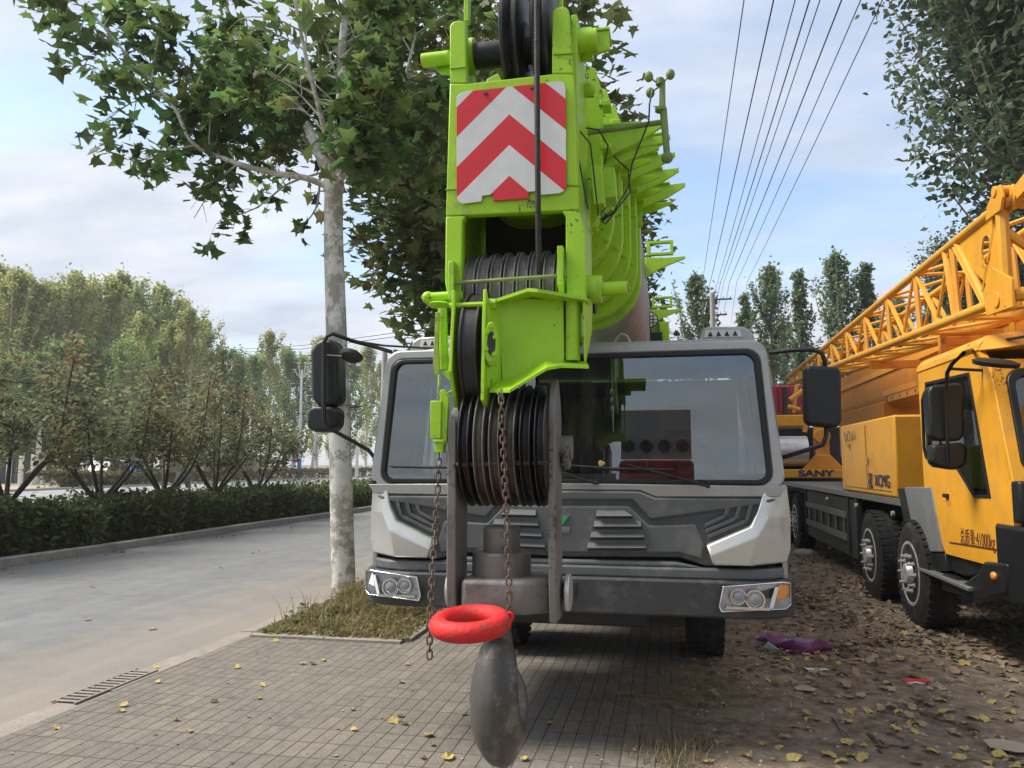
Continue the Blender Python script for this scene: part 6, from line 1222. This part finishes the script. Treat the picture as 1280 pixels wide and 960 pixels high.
# ================================================================ red crane truck behind the photographer (seen mirrored in the windscreen)
m_red = mat('red_paint', (.26, .018, .018), .5, var=.15); m_conc0 = mat('grey_housing', (.3, .3, .3), .6, var=.1)
bk = empty('truck', (-.9, -6, 0), 'red truck seen only as a reflection in the windscreen of the green crane', 'truck')
q = MB(); q.box(-2.6, -1.3, -9.0, -6.6, .7, 3.9); q.box(-1.0, .5, -9.0, -6.7, .7, 3.3); cb = q.build('cab', m_red, bk, bevel=.1)
q = MB(); q.box(-.95, .45, -6.72, -6.62, 3.3, 4.3); q.build('engine_hood', m_conc0, bk)
q = MB()
for k in range(4): q.cyl((-.8+.36*k, -6.61, 3.55), (-.8+.36*k, -6.57, 3.55), .13, n=16)
q.each('round_lamp', m_dark, bk)
q = MB()
for k in range(5): q.slab([(-2.25+k*.02, -6.58, 2.95+k*.11), (-1.75+k*.02, -6.58, 3.05+k*.11), (-1.75+k*.02, -6.58, 3.12+k*.11), (-2.25+k*.02, -6.58, 3.02+k*.11)], (0, .03, 0))
q.build('stripe_emblem', m_white, cb)
q = MB(); q.box(-2.3, .3, -6.6, -6.3, .45, .85); q.build('bumper', m_dark, bk, bevel=.05)
q = MB(); q.box(-1.9, -.1, -16, -9.1, .7, 1.1); q.build('chassis', m_dark, bk)
for x in (-2.0, .0):
    for y in (-8, -13): wheel(x, y, .5, .32, -1 if x < -1 else 1, bk, bolts=False)

# ================================================================ wires, poles, lamps
m_wire = mat('wire_black', (.02, .02, .022), .6, var=.1)
m_conc = mat('pole_concrete', (.36, .35, .33), .85, var=.12, scale=3, bump=.3)
Yp0, Yp1 = -16.0, 41.5
wx = [(930, 1.55), (967, 1.95), (994, 2.35), (1012, 2.5), (1025, 2.8), (1052, 3.0), (1076, 3.3), (1103, 3.65)]
endpx = [878, 888, 897, 901, 905, 912, 921, 934]
names = ['leftmost', 'second from the left', 'third from the left', 'fourth from the left', 'fifth from the left', 'sixth from the left', 'seventh from the left', 'rightmost']
ends = []
for k, ((px_, _), e) in enumerate(zip(wx, endpx)):
    zt_ = 9.3; A_ = at(px_, 0, Z=zt_); B_ = at(e, 352, Y=40.0); C_ = at(e-(13-k), 395 if e < 915 else 402, Y=60)
    P = []
    for i in range(25):
        t = i/24; P.append(A_.lerp(B_, t)+Vector((0, 0, -.55*4*t*(1-t)*.12)))
    d = (A_-B_).normalized(); back = [A_+Vector((d.x*s, d.y*s, d.z*s*.35+.0)) for s in (24, 16, 8)]
    q = MB(); q.tube(back+P+[C_], .010 if k not in (1, 3, 5) else .013, 5); tag(q.build('power_line', m_wire, None, fix=False), 'thin black overhead wire, %s of the eight in the sky' % names[k], 'power line')
def pole(x, y, h, lab, arms=(), r=.13, grp=None):
    root = empty('utility_pole', (x, y, 0), lab, 'utility pole', grp); q = MB(); q.tube([(x, y, -.1), (x, y, h)], [r*1.3, r*.8], 14); q.build('pole', m_conc, root)
    for z, w_ in arms:
        q = MB(); q.box(x-w_, x+w_, y-.04, y+.04, z-.04, z+.04); ca_ = q.build('crossarm', m_dark, root)
        q = MB()
        for s_ in (-1, -.6, .6, 1): q.lathe((x+s_*w_*.92, y, z+.04), (0, 0, 1), [(0, .03), (.05, .05), (.08, .03), (.13, .045), (.16, .02)], 8)
        q.build('insulator', m_white, ca_)
    return root
p = at(890, 366, Y=45); pole(p.x, 45, p.z, 'grey concrete utility pole above the cab roof where the overhead wires meet', ((p.z-.4, 1.1), (p.z-1.3, .8)), r=.17)
p = at(481, 436, Y=34); pole(p.x, 34, p.z, 'slim concrete pole rising just left of the green crane cab behind the mirror arm', (), r=.16)
# the two wires at the left sky and the single dark one across the median trees
for k, (y0, y1) in enumerate(((437, 419), (441, 424))):
    A_, B_ = at(290, y0, Y=60), at(560, y1-12, Y=32); q = MB(); q.tube([A_, A_.lerp(B_, .5)-Vector((0, 0, .25)), B_], .018, 5); tag(q.build('power_line', m_wire, None, fix=False), ('upper' if k == 0 else 'lower')+' of the two thin wires crossing the sky left of the mirror', 'power line')
A_, M1, B_ = at(-40, 474, Y=13.0), at(180, 488, Y=19), at(420, 524, Y=33); q = MB(); q.tube([A_, M1, B_], .012, 5); tag(q.build('cable', m_wire, None, fix=False), 'single dark cable stretched across the median tree crowns to the pale trunk', 'cable')
q = MB(); c = at(425, 507, Y=9.6); q.tube([Vector((TB.x+.04+.155*math.cos(t), TB.y+.155*math.sin(t), c.z+.01*math.sin(3*t))) for t in [2*math.pi*k/16 for k in range(16)]], .010, 5, closed=True); q.tube([Vector((TB.x+.12, TB.y-.15, c.z)), Vector((TB.x+.13, TB.y-.2, c.z-.06)), Vector((TB.x+.05, TB.y-.17, c.z-.01))], .006, 5); tag(q.build('wire_loop', m_rust, None), 'rusty wire loop tied round the pale trunk beside the mirror', 'wire')
# street lamp with arms
m_lampw = mat('lamp_post_white', (.68, .70, .72), .4, var=.05)
b0 = at(374, 581, Y=84); zt_ = at(375, 452, Y=84).z; sl_ = empty('street_lamp', (b0.x, 84, 0), 'tall thin white street lamp with small fanned arms beyond the far road', 'street lamp')
q = MB(); q.tube([(b0.x, 84, 0), (b0.x, 84, zt_-1)], [.20, .11], 10); q.build('post', m_lampw, sl_)
q = MB(); q.tube([(b0.x, 84, 0), (b0.x, 84, 2.2)], [.23, .22], 10); q.build('blue_base', mat('blue_base_paint', (.03, .18, .55), .5), sl_)
for s_ in (-1, -.5, .5, 1):
    q = MB(); q.tube([(b0.x, 84, zt_-2.2), (b0.x+s_*.5, 84, zt_-1.6), (b0.x+s_*.95, 84, zt_-1.0+.8*(abs(s_) < .7))], .045, 6); q.box(b0.x+s_*.95-.2, b0.x+s_*.95+.2, 83.9, 84.15, zt_-1.0+.8*(abs(s_) < .7), zt_-.9+.8*(abs(s_) < .7)); q.build('lamp_arm', m_lampw, sl_)
b0 = at(394, 581, Y=80)
mp_ = empty('marker_post', (at(352, 581, Y=78).x+.0, 78, 0), 'red and white banded post beside the tall white street lamp', 'post')
x = at(377, 580, Y=82).x+1.2; mp_.location.x = x
for k in range(6): q = MB(); q.cyl((x, 78, k*.55), (x, 78, k*.55+.549), .09, n=8); q.build('band', m_redp if k % 2 else m_white, mp_)
# leaning whitewashed trunks of far street trees
for px_, py0, py1, lean, lab in ((365, 549, 583, 6, 'leaning whitewashed tree trunk left of the tall street lamp'), (390, 541, 580, 5, 'whitewashed forked trunk right of the tall street lamp'), (45, 530, 606, 6, 'white peeling trunk between the two leftmost median trees'), (446, 550, 582, 1, 'thin whitewashed trunk right of the big pale trunk')):
    Y = 86 if px_ > 100 else 52; a, b = at(px_, py1, Y=Y), at(px_+lean, py0, Y=Y); root = empty('bare_tree', (a.x, Y, 0), lab, 'tree'); q = MB(); limb(q, [(a.x, Y, -.1), (a.x+(b.x-a.x)*.4, Y, b.z*.5), (b.x, Y, b.z)], .24, .15, 8, 3); q.tube([(b.x, Y, b.z), (b.x+.8, Y, b.z+1.0)], [.12, .05], 6); q.tube([(b.x, Y, b.z), (b.x-.7, Y, b.z+.6)], [.10, .05], 6); q.build('trunk', m_white_tr, root)
# blue wall, brick wall, white posts
m_bluew = mat('blue_sheet_wall', (.10, .155, .22), .6, var=.15, scale=.6, dirt=(.2, .2, .19), dirt_amt=.3, dscale=.8)
m_brick = mat('pinkish_wall', (.42, .31, .25), .9, var=.12, scale=1.5, dirt=(.3, .25, .2), dirt_amt=.35, dscale=.9)
def wall_(name, pxa, pxb, X, ya, yb, h, m, lab, cat, ribs=0):
    y0, y1 = [X*ray(p, 580).y/ray(p, 580).x for p in (pxa, pxb)]; q = MB(); q.box(X-.3, X, y0, y1, 0, h)
    if ribs:
        for k in range(int((y1-y0)/ribs)): q.box(X, X+.06, y0+k*ribs, y0+k*ribs+.12, 0, h)
    return tag(q.build(name, m, None), lab, cat)
wall_('blue_wall', -30, 100, -54, 0, 0, 3.4, m_bluew, 'dull blue sheet metal wall behind the leftmost median trees', 'wall', ribs=1.0)
wall_('wall', 205, 335, -54, 0, 0, 2.4, m_brick, 'low pinkish brick wall behind the middle median trees', 'wall')
root = empty('fence', (-52, 60, 0), 'row of short white concrete fence posts with wires before the blue wall', 'fence'); k = 0
for px_ in (12, 27, 42, 55, 69, 89, 108, 132): 
    y = -47*ray(px_, 580).y/ray(px_, 580).x; q = MB(); q.box(-47.15, -46.9, y-.12, y+.12, 0, 2.4); q.build('post', m_white_tr, root)
q = MB()
for z in (1.0, 2.0): q.tube([(-47, 44, z), (-47, 66, z)], .02, 4)
q.build('wire', m_wire, root)
for px_, h_, lab in ((185, 3.2, 'white gate pillar left of the blue tricycle cab'), (206, 3.6, 'white gate pillar behind the third median tree'), (287, 2.4, 'white post beside the pinkish wall, left one'), (327, 2.6, 'white post at the right end of the pinkish wall')):
    y = -48*ray(px_, 580).y/ray(px_, 580).x; q = MB(); q.box(-48.3, -47.8, y-.25, y+.25, 0, h_); q.box(-48.4, -47.7, y-.35, y+.35, h_, h_+.12); tag(q.build('pillar', m_white_tr, None), lab, 'pillar')
y = -49*ray(250, 580).y/ray(250, 580).x
root = empty('fence', (-49, y, 0), 'line of thin bare stakes standing in front of the pinkish wall', 'fence')
for k in range(14): yy = y-12+k*1.9; q = MB(); q.tube([(-49, yy, 0), (-49+rnd(-.2, .2), yy, rnd(1.6, 2.4))], .05, 5); q.build('stake', m_bark_gr, root)
# small white car and blue vehicle, rider on the far road
def small_car(px_, X, m, lab, cat, hgt=1.45, L_=4.2):
    y = X*ray(px_, 580).y/ray(px_, 580).x; root = empty('car' if cat == 'car' else 'small_truck', (X, y, 0), lab, cat)
    if cat == 'car':
        q = MB(); q.prism('x', [(y-2.1, .35), (y-2.1, .85), (y-1.3, .98), (y-.7, hgt), (y+.9, hgt), (y+1.6, 1.0), (y+2.1, .9), (y+2.1, .35)], X-.85, X+.85); bd = q.build('body', m, root, bevel=.08)
        q = MB(); q.prism('x', [(y-1.15, 1.0), (y-.66, hgt-.07), (y+.1, hgt-.07), (y+.1, 1.0)], X-.86, X+.86); q.prism('x', [(y+.18, 1.0), (y+.18, hgt-.07), (y+.85, hgt-.07), (y+1.4, 1.0)], X-.86, X+.86); q.build('window', m_dark, bd)
    else:
        q = MB(); q.prism('x', [(y-1.6, .4), (y-1.6, 1.2), (y-1.3, 2.0), (y-.3, 2.05), (y-.3, .4)], X-.8, X+.8); bd = q.build('cab', m, root, bevel=.06)
        q = MB(); q.prism('x', [(y-1.4, 1.25), (y-1.2, 1.9), (y-.5, 1.9), (y-.5, 1.25)], X-.81, X+.81); q.build('window', m_dark, bd)
        q = MB(); q.box(X-.85, X+.85, y-.28, y+1.9, .7, 1.25); q.build('cargo_bed', m_dark, root, bevel=.03)
    for yy in (y-1.2, y+1.25):
        for s_ in (-1, 1): q = MB(); q.lathe((X+s_*.75, yy, .32), (s_, 0, 0), [(-.08, .2), (-.08, .31), (-.04, .33), (.06, .33), (.1, .31), (.1, .15), (.07, .1)], 16); q.build('wheel', m_rubber, root)
small_car(136, -41.0, m_white, 'small white car parked beyond the far road behind the second median tree', 'car', 1.9)
small_car(170, -41.5, mat('bright_blue_paint', (.05, .28, .62), .5), 'bright blue light truck parked beyond the far road between median trees', 'truck')
X = -34.0; y = X*ray(228, 598).y/ray(228, 598).x
sc_ = empty('motor_scooter', (X, y, 0), 'dark scooter on the far road seen between the third and fourth median trees', 'scooter')
q = MB(); q.prism('x', [(y-.7, .35), (y-.55, .8), (y-.45, 1.05), (y-.35, .6), (y+.0, .42), (y+.3, .75), (y+.8, .8), (y+.7, .45), (y+.1, .3)], X-.15, X+.15); q.build('body', m_dark, sc_, bevel=.04)
q = MB(); q.tube([(X-.33, y-.42, 1.06), (X+.33, y-.42, 1.06)], .02, 6); q.build('handlebar', m_dark, sc_)
for yy in (y-.72, y+.62): q = MB(); q.lathe((X-.05, yy, .27), (1, 0, 0), [(0, .12), (0, .25), (.03, .27), (.08, .27), (.11, .25), (.11, .12)], 16); q.build('wheel', m_rubber, sc_)
# rider: one skinned body
def skin_body(name, V, E, Rr, m, loc):
    me = bpy.data.meshes.new(name); me.from_pydata([tuple(Vector(v)+Vector(loc)) for v in V], E, []); o = bpy.data.objects.new(name, me); COL.objects.link(o); me.materials.append(m)
    o.modifiers.new('skin', 'SKIN'); 
    for i, r in enumerate(Rr): me.skin_vertices[0].data[i].radius = (r, r); me.skin_vertices[0].data[i].use_root = (i == 0)
    o.modifiers.new('sub', 'SUBSURF').levels = 1; o.modifiers['sub'].render_levels = 1; return o
me_ok = True
Vb = [(0, .25, .85), (0, .18, 1.1), (0, .12, 1.35), (0, .10, 1.48), (0, .06, 1.6), (0, .04, 1.72), (.19, .12, 1.38), (.26, -.08, 1.18), (.28, -.34, 1.08), (-.19, .12, 1.38), (-.26, -.08, 1.18), (-.28, -.34, 1.08), (.13, .22, .82), (.2, -.2, .82), (.16, -.15, .45), (.16, -.27, .38), (-.13, .22, .82), (-.2, -.2, .82), (-.16, -.15, .45), (-.16, -.27, .38)]
Eb = [(0, 1), (1, 2), (2, 3), (3, 4), (4, 5), (2, 6), (6, 7), (7, 8), (2, 9), (9, 10), (10, 11), (0, 12), (12, 13), (13, 14), (14, 15), (0, 16), (16, 17), (17, 18), (18, 19)]
Rb = [.15, .14, .16, .06, .09, .1, .07, .05, .04, .07, .05, .04, .1, .08, .055, .04, .1, .08, .055, .04]
me = bpy.data.meshes.new('person'); 
rider = skin_body('person', Vb, Eb, Rb, mat('dark_green_jacket', (.03, .06, .045), .8), (X, y, 0)) if False else None
pm = bpy.data.meshes.new('person'); pm.from_pydata([tuple(Vector(v)+Vector((X, y, 0))) for v in Vb], Eb, []); ob = bpy.data.objects.new('person', pm); COL.objects.link(ob); pm.materials.append(mat('dark_green_jacket', (.03, .06, .045), .8)); sm = ob.modifiers.new('skin', 'SKIN')
if not pm.skin_vertices:
    bpy.context.view_layer.objects.active = ob
    try: bpy.ops.mesh.customdata_skin_add()
    except Exception as ex: print('skin', ex)
if pm.skin_vertices:
    for i, r_ in enumerate(Rb): pm.skin_vertices[0].data[i].radius = (r_, r_); pm.skin_vertices[0].data[i].use_root = (i == 0)
sb = ob.modifiers.new('sub', 'SUBSURF'); sb.levels = 1; sb.render_levels = 1
tag(ob, 'person in dark green clothes riding the scooter on the far road', 'person')

# ================================================================ small things on the ground
# drain grate in the gutter
g0, g1 = at(92, 876, Z=0), at(172, 848, Z=0); root = empty('drain_grate', (-4.03, 5.1, 0), 'narrow iron drain grate set in the gutter beside the paving', 'drain grate')
q = MB(); q.box(-4.13, -3.97, 4.72, 5.52, .004, .012); q.build('pit_bottom', m_dark, root)
q = MB(); y0 = 4.70
for k in range(13): q.box(-4.13, -3.97, y0+k*.064, y0+k*.064+.030, .012, .020)
q.box(-4.15, -4.13, 4.68, 5.54, .008, .021); q.box(-3.97, -3.95, 4.68, 5.54, .008, .021); q.build('grate_bars', bpy.data.materials['gutter_concrete'], root, bevel=.003)
# purple bag
P0_ = at(998, 808, Z=.05); V = []; Fs = []; nx, ny = 26, 14; rr_ = random.Random(4)
for j in range(ny):
    for i in range(nx):
        u, v = i/(nx-1), j/(ny-1); a = v*2*math.pi; th = .095*math.sin(math.pi*min(1, u*1.05+.05))**.6*(1+.35*math.sin(u*9+v*5)); x = (u-.5)*.62; y = math.cos(a)*th*1.5+.05*math.sin(u*7); z = max(0.0, .045+math.sin(a)*th*.8+.012*math.sin(u*23+v*11)+(.03 if u < .15 else 0)); V.append((P0_.x+x+.03*math.cos(a), P0_.y+y-.12*x, z+.015))
for j in range(ny):
    for i in range(nx-1): a = j*nx+i; b = ((j+1) % ny)*nx+i; Fs.append((a, a+1, b+1, b))
m_bag = mat('purple_plastic', (.13, .028, .10), .35, var=.25, scale=9, bump=.5, bscale=18)
root = empty('plastic_bag', (P0_.x, P0_.y, 0), 'crumpled purple plastic bag lying on the dirt beside the front wheel of the green crane', 'bag')
MB().add(V, Fs).build('bag_body', m_bag, root, smooth=60)
q = MB(); q.tube([at(955, 818, Z=.03), at(990, 817, Z=.03), at(1010, 819, Z=.03)], [.006, .014, .008], 6); q.build('bag_tie', m_dark, root)
q = MB(); a, b, c = at(950, 813, Z=.02), at(975, 813, Z=.02), at(960, 803, Z=.10); q.slab([a, b, c], (0, .01, .004)); tag(q.build('paper_scrap', mat('pale_green_paper', (.45, .62, .52), .7), None), 'pale green paper scrap at the left end of the purple bag', 'litter')
q = MB(); a, b = at(952, 818, Z=.02), at(1006, 816, Z=.02); q.slab([a, b, b+Vector((0, .03, .0)), a+Vector((0, .03, .0))], (0, 0, .006)); tag(q.build('paper_strip', m_white, None), 'thin whitish strip under the purple bag', 'litter')
P1 = at(1142, 853, Z=.03); q = MB(); q.sph((P1.x, P1.y, .035), (.085, .045, .022), 8); q.sph((P1.x+.08, P1.y+.02, .035), (.04, .03, .016), 6); q = q.build('crushed_wrapper', mat('bright_red_plastic', (.62, .02, .025), .4, var=.15, bump=.5, bscale=30), None); tag(q, 'small crushed red packet on the leaf-strewn dirt', 'litter')
q = MB(); q.tube([(P1.x-.07+.0, P1.y-.045, .03), (P1.x, P1.y-.055, .045), (P1.x+.06, P1.y-.045, .035)], .006, 5); q.build('white_edge', m_white, bpy.data.objects['crushed_wrapper'])
q = MB()
for k in range(9): a = rnd(0, 6.28); q.tube([(P1.x+.05, P1.y-.1, .02), (P1.x+.05+.08*math.cos(a), P1.y-.1+.08*math.sin(a), rnd(.01, .05))], .004, 4)
tag(q.build('shredded_plastic', m_dark, None), 'dark shredded plastic below the red packet', 'litter')
for i, (pts, r_, m, lab) in enumerate([([(973, 918), (985, 905), (993, 898)], .006, m_drygrass, 'pale dry stalk lying on the dirt'), ([(1040, 900), (1055, 920), (1068, 938)], .005, m_bark_dk, 'thin greenish dark twig pointing down the dirt'), ([(1085, 920), (1095, 930), (1102, 944)], .012, m_bark_dk, 'short thick dark stick in the dirt'), ([(1150, 895), (1190, 910), (1215, 918)], .006, m_bark_dk, 'long thin twig among yellow leaves'), ([(750, 868), (765, 880), (780, 886)], .004, m_bark_dk, 'thin reddish twig at the edge of the paving'), ([(1100, 928), (1115, 936), (1135, 938)], .007, m_bark_dk, 'crooked twig beside the short thick stick')]):
    P = [at(x, y, Z=.02)+Vector((0, 0, .012*(j == 1)+.012)) for j, (x, y) in enumerate(pts)]; q = MB(); limb(q, P, r_, r_*.6, 5, 3, wob=.01); tag(q.build('twig', m), lab, 'twig')
def stone(px_, py_, s, sz, lab, m):
    p = at(px_, py_, Z=.02); rr = random.Random(px_); q = MB(); q.sph((0, 0, 0), 1, 7); q.v = [(p.x+x*s*(1+rr.uniform(-.06, .06)), p.y+y*s*.7*(1+rr.uniform(-.06, .06)), .01+z*sz) for x, y, z in q.v]; tag(q.build('stone', m, smooth=60), lab, 'stone')
stone(1052, 853, .17, .045, 'flat dark stone half sunk in the dirt right of the wheel', m_dirt)
stone(1005, 692, .22, .10, 'pale grey stone beside the green crane near the yellow crane rear wheel', m_kerb)
for px_, py_, s, m, lab in ((1022, 838, .10, m_white, 'torn white paper scrap below the purple bag'), (1005, 862, .09, mat('cardboard', (.34, .28, .22), .8), 'pale brown torn card lying left of the white scrap'), (1262, 935, .16, mat('cardboard', (.34, .28, .22), .8), 'flat pale brown bark piece at the right edge'), (1112, 862, .07, MATS['cardboard'], 'light brown paper scrap left of the red packet')):
    p = at(px_, py_, Z=.03); q = MB(); rr = random.Random(px_+3); o_ = [(p.x+s*math.cos(a)*rr.uniform(.7, 1.2), p.y+s*.6*math.sin(a)*rr.uniform(.7, 1.2), .03+rr.uniform(0, .02)) for a in [k*.785 for k in range(8)]]; q.slab(o_, (0, 0, .004)); tag(q.build('paper_scrap', m, smooth=None), lab, 'litter')
# ================================================================ thin autumn haze
hz = MB(); hz.box(-930, 930, -330, 1530, -1.2, 28); hm_ = bpy.data.materials.new('haze_air'); hm_.use_nodes = True; nt = hm_.node_tree; nt.nodes.clear()
ho = nd(nt, 'ShaderNodeOutputMaterial'); pv = nd(nt, 'ShaderNodeVolumePrincipled'); pv.inputs['Color'].default_value = (1, .985, .95, 1); pv.inputs['Density'].default_value = .0007; pv.inputs['Anisotropy'].default_value = .3
nt.links.new(pv.outputs[0], ho.inputs['Volume']); tag(hz.build('haze', hm_, None, smooth=None), 'thin pale haze over the far trees', 'haze', kind='stuff')
